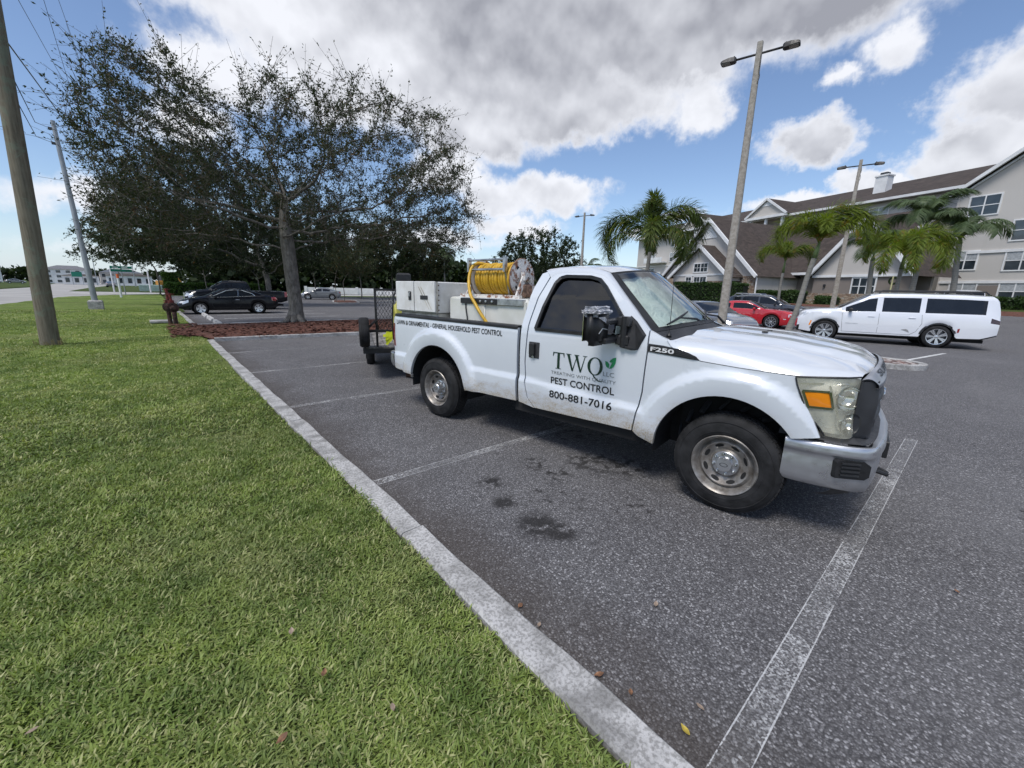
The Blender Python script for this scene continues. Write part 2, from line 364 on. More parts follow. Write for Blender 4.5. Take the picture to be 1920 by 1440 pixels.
# kerbs: weathered concrete, edges not quite straight, joints every few metres
def kerb(name, pts, w, z0, z1, step=0.22, wob=0.006):
    L = []; 
    for (x0, y0), (x1, y1) in zip(pts, pts[1:]):
        d = math.hypot(x1 - x0, y1 - y0); n = max(1, int(d / step))
        for k in range(n): L.append((x0 + (x1 - x0) * k / n, y0 + (y1 - y0) * k / n))
    L.append(pts[-1]); bm = MB(); vs = []; n = len(L)
    for i, (x, y) in enumerate(L):
        xa, ya = L[max(0, i - 1)]; xb, yb = L[min(n - 1, i + 1)]; d = Vector((xb - xa, yb - ya)).normalized(); nx, ny_ = -d.y, d.x
        e = lambda k: wob * (math.sin(i * 0.71 + k * 2.3) + math.sin(i * 1.93 + k) * 0.7)
        prof = [(-w / 2, z0), (-w / 2 + e(1), z1 - .012), (-w / 2 + .012 + e(1), z1 + e(3) * .3), (w / 2 - .014 + e(2), z1 + e(4) * .3), (w / 2 + e(2), z1 - .016), (w / 2, z0)]
        vs += [(x + nx * o, y + ny_ * o, z) for o, z in prof]
    fs = [(i * 6 + k, (i + 1) * 6 + k, (i + 1) * 6 + k + 1, i * 6 + k + 1) for i in range(n - 1) for k in range(5)] + [(5, 4, 3, 2, 1, 0), tuple((n - 1) * 6 + k for k in range(6))]
    fs = [tuple(reversed(f)) for f in fs]
    bm.add(vs, fs); return tag(bm.build(name, m_conc), kind='structure')
kc = (KX0 + KX1) / 2; kw = KX1 - KX0
y = -4.0
for ln in (6.35, 3.05, 3.02, 6.55):              # lengths between the joints
    kerb('kerb', [(kc, y), (kc, y + ln - 0.008)], kw, -0.1, KZ); y += ln
kerb('kerb', [(1.17, 20.6), (1.10, 30.5)], 0.17, -0.1, KZ)
kerb('island_kerb', [(1.27, 15.05), (3.0, 14.95), (5.6, 14.72), (8.5, 14.5), (10.2, 14.6), (11.2, 15.3), (11.5, 17), (11.0, 19.0), (10, 20.0), (8.0, 20.35), (4.0, 20.4), (1.2, 20.5)], 0.16, -0.1, 0.11)

# mulch bed of the island: heaped bark chips
m_mulch, t, b = new_mat('bark_mulch')
v = pos(t); vc = t.node('ShaderNodeTexVoronoi', {'Vector': t.vmath('MULTIPLY', v, (1, 1.6, 1)), 'Scale': 26.0}); rr = t.sep(vc.outputs['Color'])[0]
c = t.mix(rr, (0.050, 0.018, 0.012), (0.21, 0.085, 0.055)); c = t.mix(t.smooth(t.noise(v, 2.5, 3), .5, .7, 0, .5), c, (0.13, 0.075, 0.05))
t.set(b.inputs['Base Color'], c); b.inputs['Roughness'].default_value = 0.95
t.set(b.inputs['Normal'], t.node('ShaderNodeBump', {'Height': vc.outputs['Distance'], 'Strength': 1.0, 'Distance': 0.03}).outputs[0])
bm = MB(); VV = []; nx_, ny_ = 60, 30
for i in range(nx_ + 1):
    for j in range(ny_ + 1):
        u_, w_ = i / nx_, j / ny_; x = 0.35 + u_ * 10.9; y0 = 15.05 - 0.05 * x if x > 1.2 else 15.9 + (1.2 - x) * 1.4; y1 = 20.45 if x > 1.2 else 19.6 - (1.2 - x) * 1.2
        y0 += max(0, x - 9.4) * 1.1; y1 -= max(0, x - 9.4) * .9
        yy = y0 + (y1 - y0) * w_; h = 0.07 + 0.17 * math.sin(math.pi * w_) ** .7 * math.sin(math.pi * min(1, u_ * 1.0)) ** .5 + random.uniform(-.012, .012)
        VV.append((x, yy, h))
FF = [(i * (ny_ + 1) + j, (i + 1) * (ny_ + 1) + j, (i + 1) * (ny_ + 1) + j + 1, i * (ny_ + 1) + j + 1) for i in range(nx_) for j in range(ny_)]
tag(link('mulch_bed', fast_mesh('mulch_bed', VV, FF), m_mulch, smooth=True), kind='structure')
# loose chips on top of the bed: one mass
cv = []; cf = []
for k in range(5200):
    x = random.uniform(0.3, 11.0); wv = random.random(); y = (15.0 - 0.05 * x if x > 1.2 else 15.9) + wv * 5.2
    if x > 9.6 and (y < 15.2 + (x - 9.6) or y > 19.6 - (x - 9.6)): continue
    z = 0.075 + 0.17 * math.sin(math.pi * min(1, max(0, wv))) ** .7 * math.sin(math.pi * min(1, max(0, (x - .35) / 10.9))) ** .5 + .012
    L_ = random.uniform(.03, .08); W_ = random.uniform(.012, .03); a = random.uniform(0, 6.28); ti = random.uniform(-.5, .5)
    d1 = Vector((math.cos(a), math.sin(a), math.sin(ti) * .6)) * L_; d2 = Vector((-math.sin(a), math.cos(a), random.uniform(-.6, .6))) * W_; o = Vector((x, y, z)); n0 = len(cv)
    cv += [o - d1 - d2, o + d1 - d2, o + d1 + d2, o - d1 + d2]; cf.append((n0, n0 + 1, n0 + 2, n0 + 3))
tag(link('bark_chips', fast_mesh('bark_chips', cv, cf), m_mulch), 'loose reddish bark chips spread over the tree island', kind='stuff')

# --- painted lines, worn through to the stone
m_paint, t, b = new_mat('worn_white_paint')
v = pos(t); n1 = t.noise(v, 14, 5, 0.7); n2 = t.noise(v, 1.6, 3, 0.6); rn = t.sep(t.node('ShaderNodeTexVoronoi', {'Vector': v, 'Scale': 110.0}).outputs['Color'])[0]
uvx = t.sep(t.node('ShaderNodeTexCoord').outputs['UV'])[0]
edge = t.smooth(t.math('ADD', t.math('ABSOLUTE', t.math('SUBTRACT', uvx, 0.5)), t.math('MULTIPLY', t.math('SUBTRACT', t.noise(v, 5.0, 3, .6), .5), .07)), 0.435, 0.475)
gone = t.smooth(t.noise(v, 0.8, 2, .5), .36, .5)
a_ = t.math('ADD', t.math('MULTIPLY', n1, 0.9), t.math('ADD', t.math('MULTIPLY', n2, 1.15), t.math('MULTIPLY', rn, 0.50)))
a_ = t.smooth(t.math('ADD', a_, t.math('MULTIPLY', t.math('MULTIPLY', edge, gone), 0.75)), 1.24, 1.74, 0.04, 0.78)
t.set(b.inputs['Base Color'], t.mix(rn, (0.40, 0.40, 0.40), (0.62, 0.62, 0.61))); b.inputs['Roughness'].default_value = 0.8
tr = t.node('ShaderNodeBsdfTransparent'); ms = t.node('ShaderNodeMixShader', {0: a_}); t.l.new(tr.outputs[0], ms.inputs[1]); t.l.new(b.outputs[0], ms.inputs[2])
t.l.new(ms.outputs[0], m_paint.node_tree.nodes['Material Output'].inputs[0])
m_paint2 = simple('white_road_paint', (0.62, 0.62, 0.60), 0.8, var=0.2, vs=4, obj=False)
def stripe(p0, p1, wd, z=0.004, mat=None, name='painted_line'):
    p0 = Vector((*p0, 0)); p1 = Vector((*p1, 0)); d = (p1 - p0); L = d.length; d.normalize(); n = Vector((-d.y, d.x, 0)); k = max(1, int(L / .5)); bm = MB()
    vs = []; fs = []
    for i in range(k + 1):
        p = p0 + d * (L * i / k)
        for s_ in (-1, 1): q = p + n * (s_ * wd / 2); vs.append((q.x, q.y, rise(q.x) + z))
    for i in range(k): fs.append((2 * i, 2 * i + 1, 2 * i + 3, 2 * i + 2))
    fs = [tuple(reversed(f)) for f in fs]
    bm.add(vs, fs); o = bm.build(name, mat or m_paint); uv = o.data.uv_layers.new(name='UVMap')
    for lp in o.data.loops: uv.data[lp.index].uv = (lp.vertex_index % 2, lp.vertex_index // 2 * .1)
    return tag(o, kind='structure')
for k in range(5):
    y = 0.31 + 2.99 * k
    stripe((1.265, y), (7.0, y), 0.10 if k else .115)
stripe((14.2, 1.6), (19.6, .62), 0.10, mat=m_paint2)
for k in range(4): stripe((2.6, 21.9 + 2.75 * k), (8.2, 21.9 + 2.75 * k), .10, mat=m_paint2)
for k in range(7): stripe((22.6 + 0.0, 10.6 + 2.8 * k), (27.8, 10.6 + 2.8 * k), .10, mat=m_paint2)
for k in range(6): stripe((17.0 + 2.7 * k, 45.0), (17.6 + 2.7 * k, 50.0), .10, mat=m_paint2)

# --- road, driveway and verges on the left
m_road = simple('pale_road', (0.36, 0.345, 0.32), 0.9, var=0.10, vs=0.25, bump=0.3, bs=30, obj=False)
tag(poly_sheet('road', [(-60, -10), (-34, -6.2), (-9.2, 20), (-7.8, 39), (-7.2, 48), (-6.8, 58), (-4.0, 67), (0.6, 74.3), (0.6, 76), (2, 400), (-60, 800), (-75, 800), (-24, 200), (-18, 145), (-17.5, 98), (-19, 60), (-40, 20), (-75, -10)], -0.03, m_road), kind='structure')
tag(poly_sheet('driveway', [(-8, 74.6), (60, 74.6), (60, 82.5), (-8, 86.5)], -0.02, simple('pale_concrete', (0.40, 0.385, 0.36), 0.9, var=0.08, vs=0.4, obj=False)), kind='structure')
m_verge = grass_mat('verge_grass', (0.10, 0.13, 0.036), (0.055, 0.085, 0.02), (0.17, 0.17, 0.08))
def verge(name, poly, z=0.0): return tag(poly_sheet(name, poly, z, m_verge), kind='structure')
verge('grass_verge', [(-9.2, 91), (0, 86.8), (40, 86.5), (60, 200), (-9.8, 200), (-9.9, 126)])
verge('grass_verge', [(1.25, 62.2), (60, 62.2), (60, 74.4), (1.25, 74.4)])
verge('grass_verge', [(-200, 96), (-18.5, 99), (-19.0, 145), (-25, 200), (-80, 800), (-600, 800), (-600, 100)])
verge('grass_strip', [(1.22, 30.6), (1.4, 30.6), (1.4, 62), (1.22, 62)], 0.03)

# ---------------------------------------------------------------- grass blades on the near lawn
def tuft(seed, nb, rad, hmin, hmax, wd):
    r_ = random.Random(seed); V = []; F = []
    for _ in range(nb):
        a = r_.uniform(0, 6.283); rr_ = rad * math.sqrt(r_.random()); x0, y0 = rr_ * math.cos(a), rr_ * math.sin(a)
        L = r_.uniform(hmin, hmax); az_ = r_.uniform(0, 6.283); lean = r_.uniform(.35, 1.5); cur = r_.uniform(.1, .9); w0 = wd * r_.uniform(.7, 1.3)
        dx_, dy_ = math.cos(az_), math.sin(az_); px, pz, ang = 0.0, -0.008, lean; n0 = len(V); sx_, sy_ = -dy_, dx_
        for i, wf in enumerate((0.75, 1.0, 0.8, 0.0)):
            cx_, cy_ = x0 + dx_ * px, y0 + dy_ * px
            if wf > 0:
                V.append((cx_ - sx_ * w0 * wf / 2, cy_ - sy_ * w0 * wf / 2, pz)); V.append((cx_ + sx_ * w0 * wf / 2, cy_ + sy_ * w0 * wf / 2, pz + w0 * .15))
            else: V.append((cx_, cy_, pz))
            px += math.sin(ang) * L / 3; pz += math.cos(ang) * L / 3; ang = min(1.75, ang + cur / 2.2)
        F += [(n0, n0 + 1, n0 + 3, n0 + 2), (n0 + 2, n0 + 3, n0 + 5, n0 + 4), (n0 + 4, n0 + 5, n0 + 6)]
    me = bpy.data.meshes.new('grass_tuft'); me.from_pydata(V, [], F); me.materials.append(m_blade)
    me.polygons.foreach_set('use_smooth', [True] * len(me.polygons)); me.update()
    return bpy.data.objects.new('grass_tuft', me)         # source shape only, never linked into the scene
tufts = [tuft(s, 17, .055, .020, .052, .0062) for s in range(6)] + [tuft(20 + s, 18, .10, .025, .058, .010) for s in range(2)]
def scatter_lawn():
    P = []; K = []; S = []
    def ring(r0, r1, dens, kinds, smin, smax):
        n = int(dens * math.pi * (r1 * r1 - r0 * r0) * (150 / 360))
        r_ = np.sqrt(RNG.uniform(r0 * r0, r1 * r1, n)); a = np.radians(RNG.uniform(-62, 88, n))        # azimuths in view, with margin
        x = r_ * np.sin(a); y = r_ * np.cos(a)
        ok = (x < KX0 - 0.045 + 0.015 * np.sin(y * 7.0)) & (x > -30) & (y > -2) & (y < 73)
        le = np.array([lawn_edge(q) for q in y]); ok &= x > le + .1
        ok &= ~((np.hypot(x + 2.14, y - 15.9) < .26)) & ~((x > .35) & (y > 16.1) & (y < 19.6))
        ok &= ~((np.abs(x - .62) < .5) & (np.abs(y - 21.6) < .8))
        x, y = x[ok], y[ok]
        P.append(np.stack([x, y, [lawn_z(a_, b_) for a_, b_ in zip(x, y)]], 1)); K.append(RNG.choice(kinds, len(x))); S.append(RNG.uniform(smin, smax, len(x)))
    ring(0.5, 3.2, 1900, [0, 1, 2, 3, 4, 5], .75, 1.3); ring(3.2, 5.5, 1000, [0, 1, 2, 3, 4, 5], .85, 1.35); ring(5.5, 9, 340, [0, 1, 6, 7], .9, 1.35)
    ring(9, 16, 110, [6, 7], .9, 1.4); ring(16, 34, 26, [6, 7], 1.2, 1.8)
    P = np.concatenate(P); K = np.concatenate(K).astype(np.int32); S = np.concatenate(S)
    me = bpy.data.meshes.new('grass'); me.vertices.add(len(P)); me.vertices.foreach_set('co', P.astype(np.float32).ravel())
    me.attributes.new('kind_id', 'INT', 'POINT').data.foreach_set('value', K)
    me.attributes.new('size', 'FLOAT', 'POINT').data.foreach_set('value', S.astype(np.float32))
    rot = np.stack([RNG.uniform(-.15, .15, len(P)), RNG.uniform(-.15, .15, len(P)), RNG.uniform(0, 6.283, len(P))], 1).astype(np.float32)
    me.attributes.new('turn', 'FLOAT_VECTOR', 'POINT').data.foreach_set('vector', rot.ravel())
    o = bpy.data.objects.new('grass', me); COL.objects.link(o); me.materials.append(m_blade)
    ng = bpy.data.node_groups.new('grass_scatter', 'GeometryNodeTree'); ng.interface.new_socket('Geometry', in_out='INPUT', socket_type='NodeSocketGeometry'); ng.interface.new_socket('Geometry', in_out='OUTPUT', socket_type='NodeSocketGeometry')
    N = ng.nodes; Lk = ng.links; gi = N.new('NodeGroupInput'); go = N.new('NodeGroupOutput'); jn = N.new('GeometryNodeJoinGeometry')
    mp = N.new('GeometryNodeMeshToPoints'); Lk.new(gi.outputs[0], mp.inputs[0])
    def attr(nm, ty):
        n = N.new('GeometryNodeInputNamedAttribute'); n.data_type = ty; n.inputs[0].default_value = nm; return n.outputs[0]
    kid = attr('kind_id', 'INT'); tu = attr('turn', 'FLOAT_VECTOR'); si = attr('size', 'FLOAT')
    for k, src in enumerate(tufts):
        oi = N.new('GeometryNodeObjectInfo'); oi.inputs['Object'].default_value = src; oi.inputs['As Instance'].default_value = True
        cp = N.new('FunctionNodeCompare'); cp.data_type = 'INT'; cp.operation = 'EQUAL'; Lk.new(kid, cp.inputs[2]); cp.inputs[3].default_value = k
        ip = N.new('GeometryNodeInstanceOnPoints'); Lk.new(mp.outputs[0], ip.inputs['Points']); Lk.new(cp.outputs[0], ip.inputs['Selection']); Lk.new(oi.outputs['Geometry'], ip.inputs['Instance'])
        e2r = N.new('FunctionNodeEulerToRotation'); Lk.new(tu, e2r.inputs[0]); Lk.new(e2r.outputs[0], ip.inputs['Rotation']); Lk.new(si, ip.inputs['Scale'])
        Lk.new(ip.outputs[0], jn.inputs[0])
    Lk.new(jn.outputs[0], go.inputs[0]); md = o.modifiers.new('scatter', 'NODES'); md.node_group = ng
    return o
tag(scatter_lawn(), 'short broad bladed turf of the lawn beside the kerb', 'grass', kind='stuff')
# ================================================================== the pickup
TS = 1.0237; T_LOC = (4.236, 1.283, 0.0); T_YAW = math.atan2(-math.cos(.1472), math.sin(.1472))
def sstep(x, a, b):
    t = max(0.0, min(1.0, (x - a) / (b - a))); return t * t * (3 - 2 * t)
def paint(name, col, rough=0.28, coat=1.0, dirt=None, metal=0.0, flake=0.0):
    """car paint; dirt = (height below which road dust gathers, colour)"""
    m, t, b = new_mat(name); v = obc(t); n = t.noise(v, 1.6, 4, 0.6)
    c = t.mix(t.smooth(n, 0.3, 0.7), tuple(x * 0.965 for x in col), col)
    r_ = t.lin(t.noise(v, 5, 3), 0.3, 0.7, rough - 0.05, rough + 0.06)
    if dirt:
        z = t.sep(v)[2]; k = t.noise(t.vmath('MULTIPLY', v, (1, 1, 2.2)), 7.0, 5, 0.7)
        d = t.smooth(t.math('ADD', z, t.math('MULTIPLY', t.math('SUBTRACT', k, 0.5), 0.55)), dirt[0] + .15, dirt[0] - 0.14)
        for (wa, wz, wr) in dirt[2]:
            e = t.vmath('LENGTH', t.vmath('MULTIPLY', t.vmath('SUBTRACT', v, (wa, 0, wz)), (1, 0, 1)))
            e = t.math('ADD', e, t.math('MULTIPLY', t.math('SUBTRACT', k, 0.5), 0.22))
            d = t.math('MAXIMUM', d, t.math('MULTIPLY', t.smooth(e, wr, wr - 0.14), t.smooth(z, 1.0, 0.55)))
        fleck = t.smooth(t.noise(v, 90.0, 2, 0.6), 0.42, 0.62, 0.45, 1.0)
        d = t.math('MULTIPLY', t.math('MULTIPLY', d, fleck), 0.95)
        c = t.mix(d, c, dirt[1]); r_ = t.math('ADD', r_, t.math('MULTIPLY', d, 0.5))
        t.set(b.inputs['Coat Weight'], t.math('MULTIPLY', t.math('SUBTRACT', 1.0, d), coat))
    else: b.inputs['Coat Weight'].default_value = coat
    t.set(b.inputs['Base Color'], c); t.set(b.inputs['Roughness'], r_); b.inputs['Coat Roughness'].default_value = 0.03; b.inputs['Metallic'].default_value = metal
    return m
M_WHITE = paint('white_truck_paint', (0.64, 0.675, 0.715), 0.32, 1.0, (0.56, (0.36, 0.28, 0.165), ((-3.43, .43, .60), (-.03, .415, .60))))
M_HOOD = paint('white_hood_paint', (0.60, 0.63, 0.665), 0.3, 1.0)
M_BLK = simple('black_plastic', (0.018, 0.018, 0.019), 0.5, var=0.25, vs=6, bump=0.1, bs=120)
M_BLK2 = simple('dark_grey_plastic', (0.036, 0.037, 0.040), 0.55, var=0.2, vs=5, bump=0.15, bs=200)
M_GREYP = simple('grey_plastic_header', (0.30, 0.31, 0.33), 0.38, var=0.15, vs=5)
M_RUB = simple('tyre_rubber', (0.022, 0.022, 0.023), 0.78, var=0.3, vs=7, bump=0.15, bs=60, spec=0.3)
M_STEEL = simple('painted_steel_wheel', (0.30, 0.285, 0.265), 0.42, metal=0.5, var=0.12, vs=14, var2=(0.24, 0.21, 0.18))
M_CHROME = simple('chrome', (0.62, 0.63, 0.64), 0.16, metal=1.0, var=0.12, vs=4)
M_CHROMED = simple('dull_chrome', (0.54, 0.55, 0.57), 0.33, metal=0.85, var=0.05, vs=4)
M_ALU = simple('bare_aluminium', (0.52, 0.53, 0.54), 0.35, metal=0.9, var=0.2, vs=8)
M_DARK = simple('underbody', (0.012, 0.012, 0.012), 0.9, var=0.3)
M_RUST = simple('rusty_iron', (0.13, 0.06, 0.035), 0.85, var=0.35, vs=9, bump=0.5, bs=50)
def glass(name, tint, alpha, rough=0.02, f0=1.5):
    m, t, b = new_mat(name)
    tr = t.node('ShaderNodeBsdfTransparent', {'Color': (*tint, 1)}); gl = t.node('ShaderNodeBsdfGlossy', {'Color': (1, 1, 1, 1), 'Roughness': rough})
    fr = t.node('ShaderNodeFresnel', {'IOR': f0}); k = t.math('ADD', t.math('MULTIPLY', fr.outputs[0], 1.0), alpha, clamp=True)
    ms = t.node('ShaderNodeMixShader', {0: k}); t.l.new(tr.outputs[0], ms.inputs[1]); t.l.new(gl.outputs[0], ms.inputs[2])
    t.l.new(ms.outputs[0], m.node_tree.nodes['Material Output'].inputs[0]); return m
M_TINT = glass('tinted_side_glass', (0.035, 0.065, 0.11), 0.02)
M_WSG = glass('windscreen_glass', (0.90, 0.97, 0.94), 0.06)
M_CARGLASS = simple('dark_car_glass', (0.010, 0.012, 0.015), 0.08, var=0.1, spec=0.45)

AR, AF = (-3.43, .43, .54), (-.03, .415, .525)          # wheel arches: a, z, radius
def hb(a, z):
    """half width of the truck's skin at distance a along it and height z"""
    u = .972 + .010 * math.sin(max(0, min(1, (z - .75) / .55)) * math.pi)
    if z > 1.30 and a > -2.07: u -= (z - 1.30) * .36 + max(0, z - 1.62) * .22
    elif z > 1.25: u -= (z - 1.25) * .10
    zr = .765 if a < -2.06 else .765 - (a + 2.06) * .055
    low = .995 - .16 * max(0, .66 - z) ** 1.25
    k = sstep(zr - z, -.035, .03); b = u + (low - u) * k
    for (ca, cz, rr), ro in ((AR, .765), (AF, .735)):
        d = math.hypot(a - ca, z - cz)
        if d < ro:
            q = (1 - sstep(d, ro - .085, ro)) * sstep(z, cz - .12, cz + .16)
            tgt = 1.030 - .9 * max(0, ro - .10 - d) ** 2 - (.9 * max(0, rr + .035 - d) if False else 0)
            b += max(0, tgt - b) * q
    if a > .15: b -= .20 * (a - .15) ** 2
    if a < -4.28: b -= 1.6 * (a + 4.28) ** 2
    return b
def arc(c, t0, t1, n):      # degrees, from +a toward +z
    return [(c[0] + c[2] * math.cos(R(t0 + (t1 - t0) * k / n)), c[1] + c[2] * math.sin(R(t0 + (t1 - t0) * k / n))) for k in range(n + 1)]
def skin(name, polys, mat, parent, side=1, off=0.0, fn=hb, step=.03, lip=.035, holes=(), ysign=-1):
    """panel cut to outline(s) in side view, laid on the curved skin, with returned edges"""
    bm = bmesh.new()
    for poly in polys:
        loops = [poly] + (list(holes) if poly is polys[0] else [])
        es = []
        for L in loops:
            vs = [bm.verts.new((p[0], p[1], 0)) for p in L]
            es += [bm.edges.new((vs[i], vs[(i + 1) % len(vs)])) for i in range(len(vs))]
        bmesh.ops.triangle_fill(bm, use_beauty=True, use_dissolve=False, edges=es)
    xs = [v.co.x for v in bm.verts]; zs = [v.co.y for v in bm.verts]
    for lo, hi, ax in ((min(xs), max(xs), 0), (min(zs), max(zs), 1)):
        k = math.ceil(lo / step) 
        while k * step < hi:
            p = [0, 0, 0]; n = [0, 0, 0]; p[ax] = k * step + 1e-4; n[ax] = 1
            bmesh.ops.bisect_plane(bm, geom=bm.verts[:] + bm.edges[:] + bm.faces[:], plane_co=p, plane_no=n, dist=1e-5); k += 1
    bmesh.ops.remove_doubles(bm, verts=bm.verts[:], dist=1e-5)
    bm.verts.ensure_lookup_table(); bm.verts.index_update()
    P2 = [(v.co.x, v.co.y) for v in bm.verts]
    F = []
    for f in bm.faces:
        ids = [v.index for v in f.verts]; F.append(ids)
    B = [(e.verts[0].index, e.verts[1].index) for e in bm.edges if len(e.link_faces) == 1]
    bm.free()
    V = [(a, ysign * side * (fn(a, z) + off), z) for a, z in P2]
    N = []
    for a, z in P2:
        e = .004; da = (fn(a + e, z) - fn(a - e, z)) / (2 * e); dz_ = (fn(a, z + e) - fn(a, z - e)) / (2 * e)
        N.append(Vector((-da, ysign * side, -dz_)).normalized())
    F2 = []
    for ids in F:                       # outward winding
        c = (Vector(V[ids[1]]) - Vector(V[ids[0]])).cross(Vector(V[ids[2]]) - Vector(V[ids[0]]))
        F2.append(ids if c.dot(N[ids[0]]) > 0 else ids[::-1])
    nb = len(V); mp = {}
    edgeset = {}
    for ids in F2:
        for i in range(len(ids)): edgeset[(ids[i], ids[(i + 1) % len(ids)])] = 1
    if lip:
        for i, j in B:
            if (i, j) not in edgeset: i, j = j, i
            for q in (i, j):
                if q not in mp:
                    mp[q] = (len(V), len(V) + 1); x, y, z = V[q]; V.append((x, y, z)); V.append((x, y - ysign * side * lip, z)); N += [None, None]
            F2.append([mp[j][0], mp[i][0], mp[i][1], mp[j][1]])
    me = bpy.data.meshes.new(name); me.from_pydata(V, [], F2); me.update()
    me.polygons.foreach_set('use_smooth', [True] * len(me.polygons))
    nl = []
    for p in me.polygons:
        for li in p.loop_indices:
            n_ = N[me.loops[li].vertex_index]; nl.append(tuple(n_) if n_ is not None else tuple(p.normal))
    me.normals_split_custom_set(nl)
    return link(name, me, mat, parent)
def patch(name, fn, nu, nv, mat, parent, flip=False, lip=0, mats=None, midx=None, smooth=True):
    """smooth surface from fn(u, v), both 0..1"""
    V = [fn(i / nu, j / nv) for i in range(nu + 1) for j in range(nv + 1)]
    F = [(i * (nv + 1) + j, (i + 1) * (nv + 1) + j, (i + 1) * (nv + 1) + j + 1, i * (nv + 1) + j + 1) for i in range(nu) for j in range(nv)]
    if flip: F = [f[::-1] for f in F]
    me = bpy.data.meshes.new(name); me.from_pydata(V, [], F); me.update()
    o = link(name, me, mat, parent, smooth=smooth)
    if midx: me.polygons.foreach_set('material_index', [midx((f // nv + .5) / nu, (f % nv + .5) / nv) for f in range(len(F))])
    return o
def lerp(a, b, t): return a + (b - a) * t
def pl(P, x):           # piecewise linear
    if x <= P[0][0]: return P[0][1]
    for (a, ya), (b, yb) in zip(P, P[1:]):
        if x <= b: return ya + (yb - ya) * sstep(x, a, b) if False else ya + (yb - ya) * (x - a) / (b - a)
    return P[-1][1]
def cr(P, n):           # Catmull-Rom through points
    P = [Vector(p) for p in P]; out_ = []
    for i in range(len(P) - 1):
        p0, p1, p2, p3 = P[max(0, i - 1)], P[i], P[i + 1], P[min(len(P) - 1, i + 2)]
        for k in range(n):
            t = k / n; out_.append(0.5 * ((2 * p1) + (p2 - p0) * t + (2 * p0 - 5 * p1 + 4 * p2 - p3) * t * t + (3 * p1 - p0 - 3 * p2 + p3) * t ** 3))
    out_.append(P[-1]); return out_

truck = thing('pickup_truck', 'white single cab work pickup with pest control lettering on its door', 'pickup truck', T_LOC, T_YAW)
truck.scale = (TS, TS, TS)
# ---- bedside panels
bed_o = [(-2.10, .50), (-2.10, .9), (-2.10, 1.29), (-3.3, 1.295), (-4.33, 1.30), (-4.385, 1.24), (-4.405, 1.0), (-4.41, .80), (-4.385, .55), (-3.955, .515)] + arc(AR, 176, 4, 26)[0:] + [(-2.885, .485)]
for s in (1, -1): skin('bed_side', [bed_o], M_WHITE, truck, s)
# ---- cab corners and rocker, doors, fenders
door_o = [(-.765, .49), (-.705, .85), (-.693, 1.20), (-.70, 1.37), (-.87, 1.515), (-1.05, 1.665), (-1.17, 1.765), (-1.27, 1.83), (-1.42, 1.858), (-1.70, 1.862), (-1.80, 1.85), (-1.865, 1.81), (-1.925, 1.60), (-1.955, 1.38), (-1.978, .95), (-1.965, .72), (-1.925, .56), (-1.84, .472)]
win_o = [(-.845, 1.295), (-.97, 1.475), (-1.09, 1.61), (-1.20, 1.72), (-1.29, 1.79), (-1.40, 1.815), (-1.67, 1.822), (-1.735, 1.805), (-1.775, 1.755), (-1.83, 1.52), (-1.87, 1.295)]
corner_o = [(-1.852, .468), (-1.94, .56), (-1.981, .72), (-1.993, .95), (-1.970, 1.38), (-1.940, 1.60), (-1.88, 1.815), (-1.93, 1.868), (-1.99, 1.85), (-2.03, 1.70), (-2.055, 1.30), (-2.058, .50)]
fend_o = [(-.752, .487), (-.56, .42)] + arc(AF, 174, 36, 24)[:] + [(.47, .745), (.548, .764), (.50, .86), (.415, 1.003), (.352, 1.15), (.0, 1.158), (-.26, 1.172), (-.40, 1.205), (-.50, 1.265), (-.535, 1.315), (-.60, 1.335), (-.687, 1.372), (-.680, 1.20), (-.692, .85)]
for s in (1, -1):
    skin('cab_corner', [corner_o], M_WHITE, truck, s)
    d = skin('door', [door_o], M_WHITE, truck, s, holes=[win_o], lip=.05)
    skin('front_fender', [fend_o], M_WHITE, truck, s)
    def gfn(a, z): return hb(a, z) - .022
    g_ = skin('window', [win_o], M_TINT, d, s, fn=gfn, lip=0)
    # black seal round the glass
    bm = MB(); 
    pts = [(a, -s * (hb(a, z) + .002), z) for a, z in win_o + win_o[:1]]
    for p, q in zip(pts, pts[1:]): bm.bar(p, q, .030, .026, up=(0, 1, 0))
    bm.build('window_seal', M_BLK, d)
    if s == 1:
        hand = MB(); 
        M_ = lambda a, z, o=0: (a, -(hb(a, z) + o), z)
        c = M_(-1.868, 1.082, .002); hand.box(c, (.128, .012, .165), ch=.004); o = hand.build('door_handle', M_BLK2, d)
        hand = MB(); hand.box((c[0] - .01, c[1] - .022, c[2] + .012), (.062, .034, .118), ch=.008); hand.build('grip', M_BLK, o)
        hand = MB(); hand.lathe([(0, .008), (.013, .008), (.013, 0)], 12, Matrix.Translation((c[0] - .005, c[1] - .010, c[2] - .068)) @ Matrix.Rotation(R(90), 4, 'X')); hand.build('lock', M_CHROMED, o)
# rocker sill and floor pan
bm = MB(); bm.box((-1.4, 0, .44), (1.5, 1.84, .12)); bm.box((-3.2, 0, .62), (2.3, 1.2, .18)); bm.box((-1.9, .42, .48), (5.1, .09, .16)); bm.box((-1.9, -.42, .48), (5.1, .09, .16))
bm.tube([(-3.48, -.8, .39), (-3.48, .8, .39)], .055, 10); bm.lathe([(0, -.16), (.14, -.12), (.17, 0), (.14, .12), (0, .16)], 14, Matrix.Translation((-3.48, 0, .39)) @ Matrix.Rotation(R(90), 4, 'X'))
bm.tube([(0, -.78, .36), (0, .78, .36)], .045, 10); bm.box((.05, .0, .62), (1.0, 1.3, .5)); bm.tube([(-.4, -.55, .40), (0.02, -.66, .36)], .03, 8); bm.tube([(.02, -.55, .30), (.02, -.55, .85)], .05, 10)
bm.tube([(-3.2, -.45, .32), (-4.2, -.62, .36), (-4.5, -.66, .36)], .035, 8); bm.box((-3.48, -.52, .37), (1.3, .07, .05))
